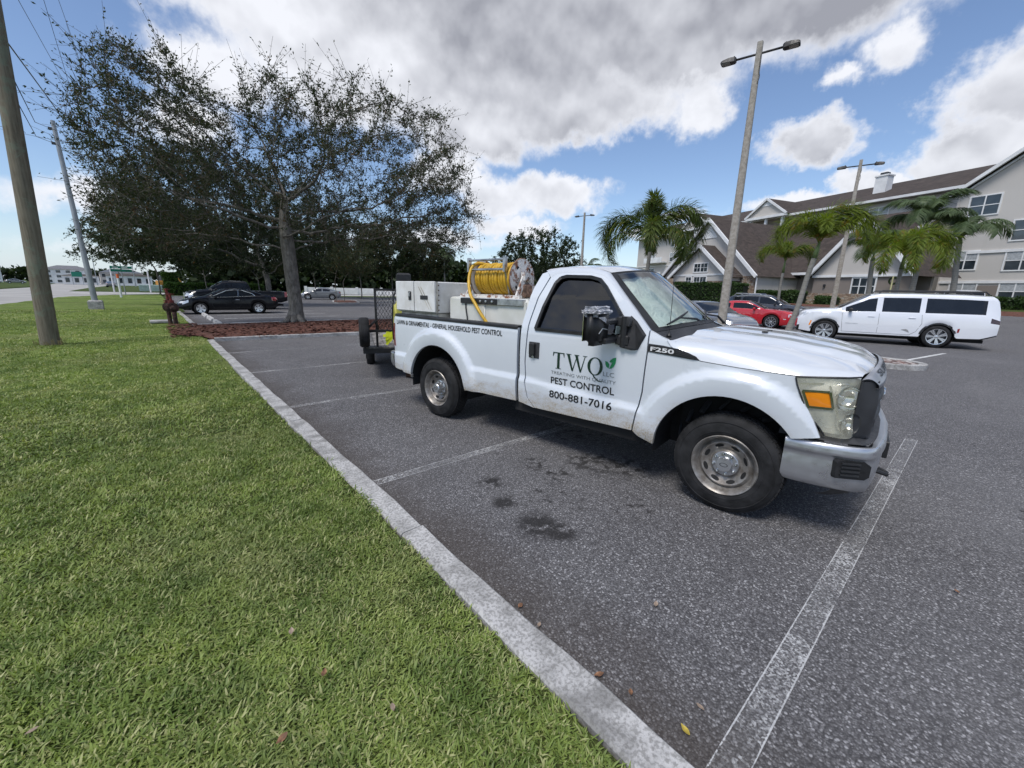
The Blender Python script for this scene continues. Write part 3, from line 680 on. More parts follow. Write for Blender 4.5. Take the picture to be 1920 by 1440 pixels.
bm.build('chassis', M_DARK, truck)
for s in (1, -1):
    for (ca, cz, rr) in (AR, AF):       # wheel wells
        bm = MB(); n = 18; vs = []; fs = []
        for k in range(n + 1):
            an = R(-8 + 196 * k / n)
            for y in (.55, .965): vs.append((ca + (rr + .012) * math.cos(an), -s * y, cz + (rr + .012) * math.sin(an)))
        fs = [(2 * k, 2 * k + 1, 2 * k + 3, 2 * k + 2) for k in range(n)] + [tuple(2 * k for k in range(n + 1))]
        bm.add(vs, fs); bm.build('wheel_well', M_DARK, truck)
        bm = MB()
        for k in range(7):
            an = R(200 - 40 - 22 * k); bm.tube([(ca + .45 * math.cos(an), -s * .62, cz + .45 * math.sin(an)), (ca + .40 * math.cos(an + .2), -s * .72, cz + .36 * math.sin(an + .2))], .012 + .006 * (k % 3), 6)
        if ca > -1: bm.build('hoses', M_BLK2, truck)
# ---- roof, pillars, back panel
QP = [((-.70, 1.37), (-.705, .845, 1.352)), ((-.87, 1.515), (-.87, .785, 1.51)), ((-1.05, 1.665), (-1.035, .73, 1.66)), ((-1.17, 1.765), (-1.15, .69, 1.768)), ((-1.27, 1.83), (-1.245, .655, 1.858)), ((-1.42, 1.858), (-1.40, .64, 1.905)), ((-1.70, 1.862), (-1.70, .64, 1.918)), ((-1.80, 1.85), (-1.83, .645, 1.912)), ((-1.865, 1.81), (-1.95, .655, 1.898)), ((-1.93, 1.868), (-1.985, .66, 1.875))]
for s in (1, -1):
    V = []; 
    for (a, z), q in QP:
        p = Vector((a, -s * (hb(a, z) + .001), z)); q = Vector((q[0], -s * q[1], q[2]))
        for k in range(5):
            t = k / 4; m_ = p.lerp(q, t); m_ += Vector((0, -s * .6, .8)).normalized() * (.016 * math.sin(math.pi * t)); V.append(tuple(m_))
    F = [(i * 5 + k, (i + 1) * 5 + k, (i + 1) * 5 + k + 1, i * 5 + k + 1) for i in range(len(QP) - 1) for k in range(4)]
    if s == 1: F = [f[::-1] for f in F]
    me = bpy.data.meshes.new('roof_pillar'); me.from_pydata(V, [], F); me.update(); link('roof_pillar', me, M_HOOD, truck, smooth=True)
def roof_fn(u, v):
    a = lerp(-1.235, -1.985, u); s = 2 * v - 1; a2 = a + (1 - s * s) * lerp(.10, -.01, u)
    e = pl([(-1.985, .66), (-1.95, .655), (-1.83, .645), (-1.4, .64), (-1.235, .655)], a); ze = pl([(-1.985, 1.875), (-1.95, 1.898), (-1.83, 1.912), (-1.7, 1.918), (-1.4, 1.905), (-1.235, 1.858)], a)
    return (a2, s * e, ze + (1 - s ** 2) * .045)
patch('roof', roof_fn, 12, 14, M_HOOD, truck, flip=True)
def back_fn(u, v):
    s = 2 * v - 1; z = lerp(1.875, 1.0, u); e = min(.66 + (1.875 - z) * .5, hb(-2.04, z)); return (lerp(-1.99, -2.06, min(1, u * 1.6)), s * e, z + (1 - s * s) * .04 * (1 - u))
patch('back_panel', back_fn, 6, 10, M_HOOD, truck)
bm = MB(); bm.box((-2.055, 0, 1.62), (.012, 1.15, .34)); bm.build('rear_window', M_CARGLASS, truck)
# ---- windscreen
def ws_fn(u, v, grow=0.0):
    s = (2 * v - 1) * (1 + grow); t = u * (1 + 2 * grow) - grow
    b_ = s * lerp(.842, .652, t); return (lerp(-.705, -1.245, t) + (1 - s * s) * lerp(.20, .10, t), b_, lerp(1.352, 1.858, t) + (1 - s * s) * lerp(.055, .05, t))
def ws_in(u, v):
    p = ws_fn(.055 + .90 * u, .045 + .91 * v); return (p[0] + .004, p[1], p[2] + .004)
patch('windscreen', ws_in, 12, 16, M_WSG, truck, flip=True)
def ring(fn, nu, nv, iu, iv, name, mat):
    keep = lambda i, j: i < iu or i >= nu - iu or j < iv or j >= nv - iv
    V = [fn(i / nu, j / nv) for i in range(nu + 1) for j in range(nv + 1)]
    F = [(i * (nv + 1) + j, i * (nv + 1) + j + 1, (i + 1) * (nv + 1) + j + 1, (i + 1) * (nv + 1) + j) for i in range(nu) for j in range(nv) if keep(i, j)]
    me = bpy.data.meshes.new(name); me.from_pydata(V, [], F); me.update(); return link(name, me, mat, truck, smooth=True)
ring(lambda u, v: ws_fn(u, v), 18, 20, 1, 1, 'windscreen_seal', M_BLK)
# ---- cowl and wipers
def hood_rear(b): return lerp(-.36, -.50, min(1, abs(b) / .93) ** 2)
def cowl_fn(u, v):
    s = 2 * v - 1; p = ws_fn(0.0, v); b2 = s * lerp(.842, .93, u); a = lerp(p[0] + .0, hood_rear(b2) + .02, u); z = lerp(p[2] - .004, 1.30 + .05 * (1 - s * s), u) - .02 * math.sin(math.pi * u); return (a, b2, z)
patch('cowl', cowl_fn, 6, 16, M_BLK2, truck, flip=True)
for bw, sgn, nm in ((-.22, 1, 'wiper'), (.42, 1, 'wiper')):
    p0 = Vector(ws_fn(0.02, (bw + .55) / 1.6)); bm = MB()
    P = [(Vector(ws_fn(.05 + .035 * k, .5 + (-.5 + bw - .05 - .11 * (4 - k)) / 1.75 + .28)) + Vector((.018, 0, .018))) for k in range(5)]
    bm.tube(P, [.008, .011, .012, .011, .008], 6)
    q = Vector((-.53, bw + .30, 1.375)); bm.tube([q, (q + P[2]) / 2 + Vector((.02, 0, .03)), P[2]], [.014, .010, .008], 6); bm.lathe([(.0, .03), (.018, .02), (.02, 0)], 10, Matrix.Translation(q - Vector((0, 0, .01))))
    bm.build('wiper', M_BLK, truck)
# ---- hood
ZE = [(-.535, 1.315), (-.50, 1.268), (-.40, 1.208), (-.26, 1.178), (0, 1.163), (.36, 1.156), (.69, 1.178)]
ZC = [(-.55, 1.395), (-.2, 1.385), (.2, 1.362), (.5, 1.318), (.66, 1.278), (.78, 1.225)]
def bedge(a):
    if a < .36: return hb(a, 1.17) + .0
    return lerp(hb(.36, 1.17), .835, ((a - .36) / .33) ** 1.3)
def spl(P, x):
    i = 0
    while i < len(P) - 2 and x > P[i + 1][0]: i += 1
    x0, x1 = P[i][0], P[i + 1][0]; t = max(0, min(1, (x - x0) / (x1 - x0))); p = [P[max(0, i - 1)][1], P[i][1], P[i + 1][1], P[min(len(P) - 1, i + 2)][1]]
    return 0.5 * (2 * p[1] + (p[2] - p[0]) * t + (2 * p[0] - 5 * p[1] + 4 * p[2] - p[3]) * t * t + (3 * p[1] - p[0] - 3 * p[2] + p[3]) * t ** 3)
def hood_fn(u, v):
    s = 2 * v - 1; k = abs(s); sg = 1 if s > 0 else -1
    k2 = 1 - (1 - k) ** 1.35                                   # finer toward the edge
    ar = lerp(-.36, -.535, k2 ** 2); af = lerp(.775, .69, k2 ** 2.2); a = lerp(ar, af, u)
    be = bedge(a); b_ = k2 * be
    zc = spl(ZC, a); ze = pl(ZE, a); zs = max(ze + .02, lerp(1.312, 1.205, sstep(a, -.5, .7)))
    kw = lerp(.60, .50, u)
    if k2 < kw: z = zc - .014 * (k2 / kw) ** 2
    elif k2 < kw + .075: z = lerp(zc - .014, zc - .052, sstep(k2, kw, kw + .075))
    elif k2 < .90: z = lerp(zc - .052, zs, ((k2 - kw - .075) / (.90 - kw - .075)) ** 1.7)
    else: z = lerp(zs, ze, ((k2 - .90) / .10) ** 1.9)
    # pressed ridge either side of the middle
    z -= .014 * math.exp(-((k2 - .26) / .06) ** 2) * sstep(u, 0, .1) * (1 - sstep(u, .75, 1))
    if u > .93: z -= .016 * ((u - .93) / .07) ** 2
    return (a, sg * b_, z)
hood = patch('hood', hood_fn, 34, 60, M_HOOD, truck, flip=True)
for b_ in (-.22, .0):
    bm = MB(); bm.box((.02, b_, 1.376), (.045, .03, .014), ch=.004); bm.build('washer_jet', M_BLK, hood)
bm = MB(); p = Vector((-.585, -.80, 1.322)); bm.lathe([(.02, 0), (.022, .012), (.010, .030), (.005, .045)], 12, Matrix.Translation(p)); bm.tube([p + Vector((0, 0, .03)), p + Vector((-.012, .012, .46))], [.0032, .0022], 5); bm.build('antenna', M_BLK, truck)
# ---- headlights
M_LENS, t_, b_n = new_mat('hazed_headlight_lens')
v = obc(t_); hz = t_.noise(v, 8, 4, 0.6)
tr = t_.node('ShaderNodeBsdfTransparent', {'Color': (0.975, 0.965, 0.90, 1)}); t_.set(b_n.inputs['Base Color'], (0.86, 0.84, 0.68, 1)); b_n.inputs['Roughness'].default_value = 0.12; b_n.inputs['Coat Weight'].default_value = 1.0
ms = t_.node('ShaderNodeMixShader', {0: t_.smooth(hz, .3, .7, .22, .42)}); t_.l.new(tr.outputs[0], ms.inputs[1]); t_.l.new(b_n.outputs[0], ms.inputs[2]); t_.l.new(ms.outputs[0], M_LENS.node_tree.nodes['Material Output'].inputs[0])
M_AMBER = simple('amber_lens', (1.0, 0.30, 0.012), 0.18, var=0.08, coat=1.0)
M_REFL = simple('lamp_reflector', (0.72, 0.72, 0.68), 0.12, metal=1.0, var=0.05)
M_LHOUSE = simple('lamp_housing', (0.86, 0.85, 0.77), 0.30, metal=0.1, var=0.05)
def lamp_fn(s, dep=0.0):
    def f(u, v):            # u along, v up
        la = spl([(0, .572), (.35, .47), (.62, .418), (1, .362)], v); lb = spl([(0, .925), (.62, .972), (1, .978)], v)
        ra, rb = lerp(.715, .692, v), lerp(.795, .842, v)
        zl, zr = lerp(.768, 1.146, v), lerp(.782, 1.172, v)
        bul = math.sin(math.pi * u) * .055
        a = lerp(la, ra, u) + bul * .75 - dep * .4; b_ = lerp(lb, rb, u) + bul * .8 - dep; return (a, -s * b_, lerp(zl, zr, u) + .012 * math.sin(math.pi * u) * (v - .5))
    return f
for s in (1, -1):
    hl = thing('headlight', 'x', 'x'); hl.parent = truck; del hl['label']; del hl['category']
    f = lamp_fn(s)
    patch('lens', f, 14, 14, M_LENS, hl, flip=(s == -1))
    fi = lamp_fn(s, .07)
    patch('housing', fi, 10, 10, M_LHOUSE, hl, flip=(s == -1))
    fa = lamp_fn(s, .028)
    fo = lamp_fn(s, -.004)
    def amber(u, v): return fo(.03 + .36 * u, .50 + .28 * v)
    am = patch('turn_signal', amber, 8, 8, M_AMBER, hl, flip=(s == -1))
    bm = MB(); c0, c1, c2, c3 = [Vector(amber(*q)) for q in ((0, 0), (1, 0), (1, 1), (0, 1))]
    for p, q in ((c0, c1), (c1, c2), (c2, c3), (c3, c0)): bm.bar(p, q, .014, .014)
    bm.bar(Vector(fa(.02, .44)), Vector(fa(.97, .44)), .012, .02); bm.bar(Vector(fa(.43, .86)), Vector(fa(.43, .05)), .012, .012); bm.bar(Vector(fa(.0, .88)), Vector(fa(.97, .88)), .012, .012)
    bm.build('trim', M_REFL, hl)
    for (u0, v0, r0) in ((.70, .66, .085), (.70, .22, .075)):
        c = Vector(fa(u0, v0)); nrm = (Vector((.75, -s * .66, 0))).normalized()
        M_ = Matrix.Translation(c - nrm * .005) @ from_up(nrm).to_4x4()
        bm = MB(); bm.lathe([(r0, .03), (r0 * .96, .0), (r0 * .7, -.028), (r0 * .3, -.05), (.014, -.055), (.014, -.01), (0, -.006)], 18, M_); bm.build('reflector', M_REFL, hl, smooth=True)
    bm = MB(); ed = [Vector(f(0, k / 8)) for k in range(9)]; bm.tube([p + Vector((-.006, 0, 0)) for p in ed], .005, 5); ed = [Vector(f(k / 8, 1)) for k in range(9)]; bm.tube([p + Vector((0, 0, .006)) for p in ed], .006, 5); bm.build('gap_seal', M_BLK, hl)
# ---- grille
gr = thing('grille', 'x', 'x'); gr.parent = truck; del gr['label']; del gr['category']
def gplan(s):       # front face in plan: distance a for b
    return .838 - .055 * abs(s) ** 2.2
bm = MB()           # surround: side walls, bottom, header
gz0, gz1 = .735, 1.205
for s in (1, -1):
    prof = [(.69, .838), (.70, .845), (.775, .765), (.795, .735), (.80, .70), (.80, .66), (.70, .66)]
    V = [(a, -s * b_, z) for z in (gz0, gz0 + .05, 1.0, gz1 - .06) for a, b_ in prof]
    V = [(a + (0.012 * (z - .735) / .47 if a > .75 else 0) - (.02 if z > 1.14 and a > .75 else 0), b_ * (1 - (.05 if z < .75 else 0)), z) for a, b_, z in V]
    n = len(prof); F = [(i * n + k, i * n + (k + 1) % n, (i + 1) * n + (k + 1) % n, (i + 1) * n + k) for i in range(3) for k in range(n)] + [tuple(range(n)), tuple(3 * n + k for k in range(n))]
    if s == -1: F = [f[::-1] for f in F]
    bm.add(V, F)
V = []; nb = 20
for k in range(nb + 1):
    s = -1 + 2 * k / nb; b_ = s * .74; g = gplan(s); V += [(g - .10, b_, gz0), (g, b_, gz0), (g, b_, gz0 + .05), (g - .1, b_, gz0 + .05)]
bm.add(V, [(k * 4 + j, (k + 1) * 4 + j, (k + 1) * 4 + (j + 1) % 4, k * 4 + (j + 1) % 4) for k in range(nb) for j in range(4)])
bm.build('surround', M_BLK2, gr, smooth=True, sharp=40)
def head_fn(u, v):
    s = 2 * v - 1; b_ = s * lerp(.838, .765, u); x0 = lerp(.775, .69, abs(s) ** 2.2) + .006; x1 = gplan(s) + .004
    z = lerp(spl(ZC, .76) - .012 - .062 * abs(s) ** 3, 1.128, u ** 1.25) + .02 * math.sin(math.pi * u); return (lerp(x0, x1, u), b_, z)
patch('header', head_fn, 8, 30, M_GREYP, gr, flip=True)
bm = MB(); V = []
for k in range(nb + 1):
    s = -1 + 2 * k / nb; b_ = s * .765; g = gplan(s) + .004; V += [(g, b_, 1.128), (g + .003, b_, 1.105), (g - .06, b_, 1.098)]
bm.add(V, [(k * 3 + j, (k + 1) * 3 + j, (k + 1) * 3 + j + 1, k * 3 + j + 1) for k in range(nb) for j in range(2)]); bm.build('header_lip', M_GREYP, gr, smooth=True)
for i, z in enumerate((.87, 1.0)):
    bm = MB(); V = []
    for k in range(nb + 1):
        s = -1 + 2 * k / nb; b_ = s * .66; g = gplan(s * .9) + .008
        for an in range(8): V.append((g - .03 + .035 * math.cos(an * .785), b_, z + .036 * math.sin(an * .785)))
    bm.add(V, [(k * 8 + j, (k + 1) * 8 + j, (k + 1) * 8 + (j + 1) % 8, k * 8 + (j + 1) % 8) for k in range(nb) for j in range(8)]); bm.build('grille_bar', M_BLK2, gr, smooth=True)
bm = MB(); bm.box((.72, 0, .94), (.02, 1.36, .40)); bm.build('grille_mesh', M_BLK, gr)
bm = MB(); bm.lathe([(0, .02), (.85, .02), (1.0, .006), (1.0, 0)], 28, Matrix.Translation((.842, 0, .95)) @ Matrix.Rotation(R(90), 4, 'Y') @ Matrix.Diagonal((.058, .125, 1.0, 1))); bm.build('oval_badge', M_CHROME, gr, smooth=True, sharp=40)
# ---- front bumper
def bump_a(s): # plan curve
    k = abs(s); return spl([(0, .925), (.45, .905), (.72, .87), (.86, .83), (.93, .72), (.97, .52), (1.0, .362)], k)
def bump_b(s):
    k = abs(s); return (1 if s > 0 else -1) * spl([(0, 0), (.45, .46), (.72, .74), (.86, .875), (.93, .945), (.97, .985), (1.0, .985)], k)
def bump_fn(u, v):
    s = 2 * v - 1; a, b_ = bump_a(s), bump_b(s)
    P = [(-.055, .725), (-.012, .728), (.0, .708), (.004, .66), (-.012, .64), (-.006, .55), (-.012, .45), (-.030, .415), (-.07, .405)]
    x = u * (len(P) - 1); i = min(int(x), len(P) - 2); f = x - i; o = lerp(P[i][0], P[i + 1][0], f); z = lerp(P[i][1], P[i + 1][1], f)
    nx_, ny_ = (1.0, 0.0) if abs(s) < .6 else (lerp(1, .1, sstep(abs(s), .6, 1)), (1 if s > 0 else -1) * lerp(0, 1, sstep(abs(s), .6, 1)))
    zt = z - .03 * (1 - sstep(abs(s), .45, .62)) * (1 if z < .6 else 0) * -1.2
    return (a + o * nx_, b_ + o * ny_, zt)
bump = patch('front_bumper', bump_fn, 24, 90, M_CHROMED, truck)
bm = MB(); V = []
for k in range(31):
    s = -.80 + 1.6 * k / 30; a, b_ = bump_a(s), bump_b(s); V += [(a - .05, b_, .726), (a - .17, b_ * .98, .722)]
bm.add(V, [(2 * k, 2 * k + 2, 2 * k + 3, 2 * k + 1) for k in range(30)]); pad = bm.build('step_pad', M_BLK2, bump)
bm = MB()
for k in range(64):
    s = -.79 + 1.58 * k / 63; a, b_ = bump_a(s), bump_b(s); bm.box((a - .105, b_, .727), (.105, .009, .008))
tag(bm.build('tread_rib', simple('worn_grey_rib', (.16, .16, .165), .6), pad), kind='stuff')
for s in (1, -1):           # fog lamp blanks, tow hooks
    c = Vector((bump_a(.915) - .010, -s * (abs(bump_b(.915)) - .012), .575)); nrm = Vector((.50, -s * .866, 0)).normalized(); M_ = Matrix.Translation(c) @ from_up(nrm).to_4x4()
    def at(x, z, o): return c + Vector((nrm.y * s, -nrm.x * s, 0)) * (-s * x) + Vector((0, 0, z)) + nrm * o
    poly = [(-.095, -.062), (.075, -.062), (.10, -.04), (.10, .035), (.06, .062), (-.085, .062), (-.10, .045), (-.10, -.045)]
    V = [at(x, z, .018) for x, z in poly] + [at(x * 1.08, z * 1.12, -.04) for x, z in poly]; n = len(poly); bm = MB()
    bm.add(V, [tuple(range(n))] + [(k, n + k, n + (k + 1) % n, (k + 1) % n) for k in range(n)]); fb = bm.build('fog_lamp_cover', M_BLK, bump)
    bm = MB()
    for z in (-.035, -.008, .02, .044): bm.bar(at(-.075, z, .022), at(.035, z, .022), .012, .012)
    bm.build('cover_slat', M_BLK2, fb)
    bm = MB(); bm.tube([(.78, -s * .46, .46), (.90, -s * .46, .455), (.95, -s * .44, .44), (.95, -s * .40, .44), (.90, -s * .385, .455)], .016, 8); bm.build('tow_hook', M_BLK, bump)
def dam_fn(u, v):
    s = 2 * v - 1; return (bump_a(s * .93) - .06 - .10 * u * u, bump_b(s * .93) * lerp(.965, .90, u), lerp(.415, .315, u))
patch('air_dam', dam_fn, 4, 40, M_BLK2, truck)
bm = MB(); bm.box((.93, 0, .56), (.03, .46, .13), ch=.006); bm.build('plate_bracket', M_BLK, bump)
bm = MB(); V = []
for k in range(31):
    s = -1 + 2 * k / 30; V += [(bump_a(s) - .05, bump_b(s) * .97, .735), (min(.70, bump_a(s) - .05), bump_b(s) * .90, .775)]
bm.add(V, [(2 * k, 2 * k + 2, 2 * k + 3, 2 * k + 1) for k in range(30)]); bm.build('bumper_filler', M_BLK2, truck)
# ---- wheels
def wheel(a, s, front):
    """tyre and rim, axis along local y; built facing -y"""
    wh = thing('wheel', 'x', 'x'); wh.parent = truck; del wh['label']; del wh['category']
    wh.location = (a, -s * .985, .392); wh.rotation_euler = (R(90), 0, 0) if s == 1 else (R(-90), 0, 0)     # local +z is outboard
    RT = .392
    prof = [(.232, -.012), (.25, .0), (.285, .002), (.325, -.004), (.352, -.014), (.372, -.026), (.384, -.042), (RT, -.066), (RT, -.18), (.384, -.205), (.36, -.228), (.30, -.245), (.236, -.235), (.215, -.20), (.215, -.04)]
    bm = MB(); bm.lathe(prof, 56, None, close=True); ty = bm.build('tyre', M_RUB, wh, smooth=True, sharp=50)
    bm = MB()
    for k in range(56):       # tread blocks
        an = 2 * math.pi * k / 56
        for j, zc_ in enumerate((-.052, -.09, -.125, -.16, -.197)):
            a2 = an + (j % 2) * .056; w_ = .026 if j in (1, 2, 3) else .022
            r_ = RT + .002 if j in (1, 2, 3) else RT - .004
            M_ = Matrix.Translation((r_ * math.cos(a2), r_ * math.sin(a2), zc_)) @ Matrix.Rotation(a2, 4, 'Z')
            bm.add([M_ @ Vector(p) for p in ((.004, -.017, -w_ / 2), (.004, .017, -w_ / 2), (.004, .017, w_ / 2), (.004, -.017, w_ / 2), (-.012, -.019, -w_ / 2 - .002), (-.012, .019, -w_ / 2 - .002), (-.012, .019, w_ / 2 + .002), (-.012, -.019, w_ / 2 + .002))], [(0, 1, 2, 3), (0, 4, 5, 1), (1, 5, 6, 2), (2, 6, 7, 3), (3, 7, 4, 0)])
    tag(bm.build('tread_block', M_RUB, ty), kind='stuff')
    # raised ring on the sidewall
    bm = MB(); bm.lathe([(.262, -.001), (.268, .004), (.274, .002)], 48); bm.lathe([(.338, -.009), (.342, -.004), (.346, -.009)], 48); bm.build('sidewall_ring', M_RUB, ty, smooth=True)
    dsh = -.035 if front else -.06
    rim = [(.215, -.19), (.205, -.15), (.204, -.055), (.222, -.03), (.236, -.012), (.240, -.004), (.234, .003), (.225, -.004), (.214, -.022), (.204, -.050), (.196, -.066), (.188, -.060), (.180, -.048), (.172, -.044), (.118, -.050 + dsh * .75), (.110, -.044 + dsh * .9), (.104, -.035 + dsh), (.098, -.030 + dsh), (.0, -.030 + dsh)]
    bm = MB(); bm.lathe(rim, 64); rm = bm.build('rim', M_STEEL, wh, smooth=True, sharp=35)
    for k in range(8):        # hand holes
        bm = MB()
        an = 2 * math.pi * (k + .5) / 8; M_ = Matrix.Translation((.150 * math.cos(an), .150 * math.sin(an), -.046 + dsh * .38)) @ Matrix.Rotation(an, 4, 'Z') @ Matrix.Rotation(-math.atan2(-.006 + dsh * -.75 * -1 * -1, .054) if False else -math.atan2(.006 - dsh * .75, .054), 4, 'Y')
        n0 = 14; bm.add([M_ @ Vector((.016 * math.cos(6.283 * q / n0), .034 * math.sin(6.283 * q / n0), .005)) for q in range(n0)], [tuple(range(n0))])
        bm.build('hand_hole', M_DARK, rm)
    hub = MB()
    if front: hub.lathe([(.098, dsh - .03), (.097, dsh - .018), (.092, dsh - .014), (.060, dsh - .012), (.058, dsh + .010), (.054, dsh + .016), (.0, dsh + .018)], 40)
    else: hub.lathe([(.098, dsh - .03), (.097, dsh - .016), (.075, dsh - .010), (.066, dsh + .02), (.062, dsh + .055), (.054, dsh + .064), (.0, dsh + .066)], 40)
    hb_ = hub.build('hub_cap', M_CHROMED, wh, smooth=True, sharp=35)
    for k in range(8):
        an = 2 * math.pi * k / 8 + .2; M_ = Matrix.Translation((.081 * math.cos(an), .081 * math.sin(an), dsh - .016))
        bm = MB(); bm.lathe([(.013, 0), (.013, .016), (.010, .022), (.0, .024)], 6, M_); bm.build('lug_nut', M_CHROME, hb_)
    hz_ = dsh + (.019 if front else .067)
    bm = MB(); n0 = 24; V = [((.030 * math.cos(6.283 * q / n0)), .016 * math.sin(6.283 * q / n0), hz_) for q in range(n0)] + [((.025 * math.cos(6.283 * q / n0)), .012 * math.sin(6.283 * q / n0), hz_) for q in range(n0)]
    bm.add(V, [(q, (q + 1) % n0, n0 + (q + 1) % n0, n0 + q) for q in range(n0)]); bm.build('oval_emblem', M_BLK2, hb_)
    return wh
for s in (1, -1):
    wf = wheel(0.0, s, True); wr = wheel(-3.48, s, False); wr.location.y = -s * .965
    if s == 1: wf.rotation_euler.z = R(-2)
# ---- cargo bed
bm = MB(); bm.box((-3.23, 0, .93), (2.26, 1.66, .03)); bm.box((-2.115, 0, 1.11), (.03, 1.66, .36)); bm.box((-3.23, .84, 1.10), (2.26, .03, .37)); bm.box((-3.23, -.84, 1.10), (2.26, .03, .37)); bm.box((-3.48, .72, 1.03), (.8, .22, .2)); bm.box((-3.48, -.72, 1.03), (.8, .22, .2)); bm.build('cargo_floor', M_BLK2, truck)
bm = MB()
for s in (1, -1):
    V = []
    for k in range(25):
        a = lerp(-2.105, -4.335, k / 24); o = hb(a, 1.28); 
        for (d, z) in ((.006, -.018), (.006, .006), (-.006, .018), (-.135, .016), (-.14, -.02)): V.append((a, -s * (o + d), pl([(-4.33, 1.302), (-2.1, 1.292)], a) + z))
    F = [(k * 5 + j, (k + 1) * 5 + j, (k + 1) * 5 + j + 1, k * 5 + j + 1) for k in range(24) for j in range(4)]
    if s == -1: F = [f[::-1] for f in F]
    bm.add(V, F); bm.add([V[j] for j in range(5)], [(4, 3, 2, 1, 0)])
bm.build('rail_cap', M_BLK, truck)
bm = MB(); bm.box((-4.36, 0, 1.05), (.07, 1.62, .5), ch=.012); bm.box((-4.398, 0, 1.1), (.01, 1.2, .25), ch=.004); tg = bm.build('tailgate', M_WHITE, truck)
bm = MB(); bm.box((-4.40, 0, 1.24), (.03, .22, .06), ch=.006); bm.build('latch', M_BLK, tg)
M_TAIL = simple('red_lamp_lens', (0.30, 0.012, 0.012), 0.15, coat=1.0, var=0.1)
for s in (1, -1):
    bm = MB(); V = []
    for z in (.865, .90, 1.0, 1.1, 1.165, 1.185):
        e = hb(-4.36, z) + .004
        for (a, d) in ((-4.335, 0.004), (-4.395, -.012), (-4.43, -.04), (-4.44, -.10), (-4.44, -.16)): V.append((a - .012 * math.sin((z - .86) * 9), -s * (e + d), z))
    F = [(i * 5 + k, i * 5 + k + 1, (i + 1) * 5 + k + 1, (i + 1) * 5 + k) for i in range(5) for k in range(4)]
    if s == 1: F = [f[::-1] for f in F]
    bm.add(V, F); bm.build('tail_light', M_TAIL, truck, smooth=True)
def rbump(u, v):
    s = 2 * v - 1; k = abs(s); b_ = (1 if s > 0 else -1) * spl([(0, 0), (.8, .78), (.92, .93), (.97, .985), (1, .985)], k); a = -spl([(0, 4.58), (.8, 4.57), (.92, 4.52), (.97, 4.45), (1, 4.385)], k)
    P = [(.08, .775), (.0, .77), (-.008, .70), (.0, .62), (.03, .565), (.1, .55)]; x = u * 5; i = min(4, int(x)); f = x - i; o, z = lerp(P[i][0], P[i + 1][0], f), lerp(P[i][1], P[i + 1][1], f)
    nx_, ny_ = (1, 0) if k < .9 else (lerp(1, .1, (k - .9) / .1), -(1 if s > 0 else -1) * (k - .9) / .1)
    return (a + o * nx_, b_ + o * ny_, z)
patch('rear_bumper', rbump, 15, 50, M_CHROMED, truck, flip=True)
bm = MB(); bm.box((-4.55, 0, .47), (.35, .07, .07)); bm.lathe([(.0, .09), (.018, .085), (.025, .065), (.018, .045), (.012, .04), (.012, 0)], 14, Matrix.Translation((-4.68, 0, .50))); bm.box((-4.66, 0, .49), (.2, .05, .03)); bm.build('tow_hitch', M_BLK, truck)
# mud-caked exhaust tip behind the rear wheel
bm = MB(); bm.tube([(-3.9, -.70, .48), (-4.1, -.80, .46), (-4.22, -.90, .45)], .04, 12, caps=False); bm.build('exhaust_pipe', M_RUST, truck)
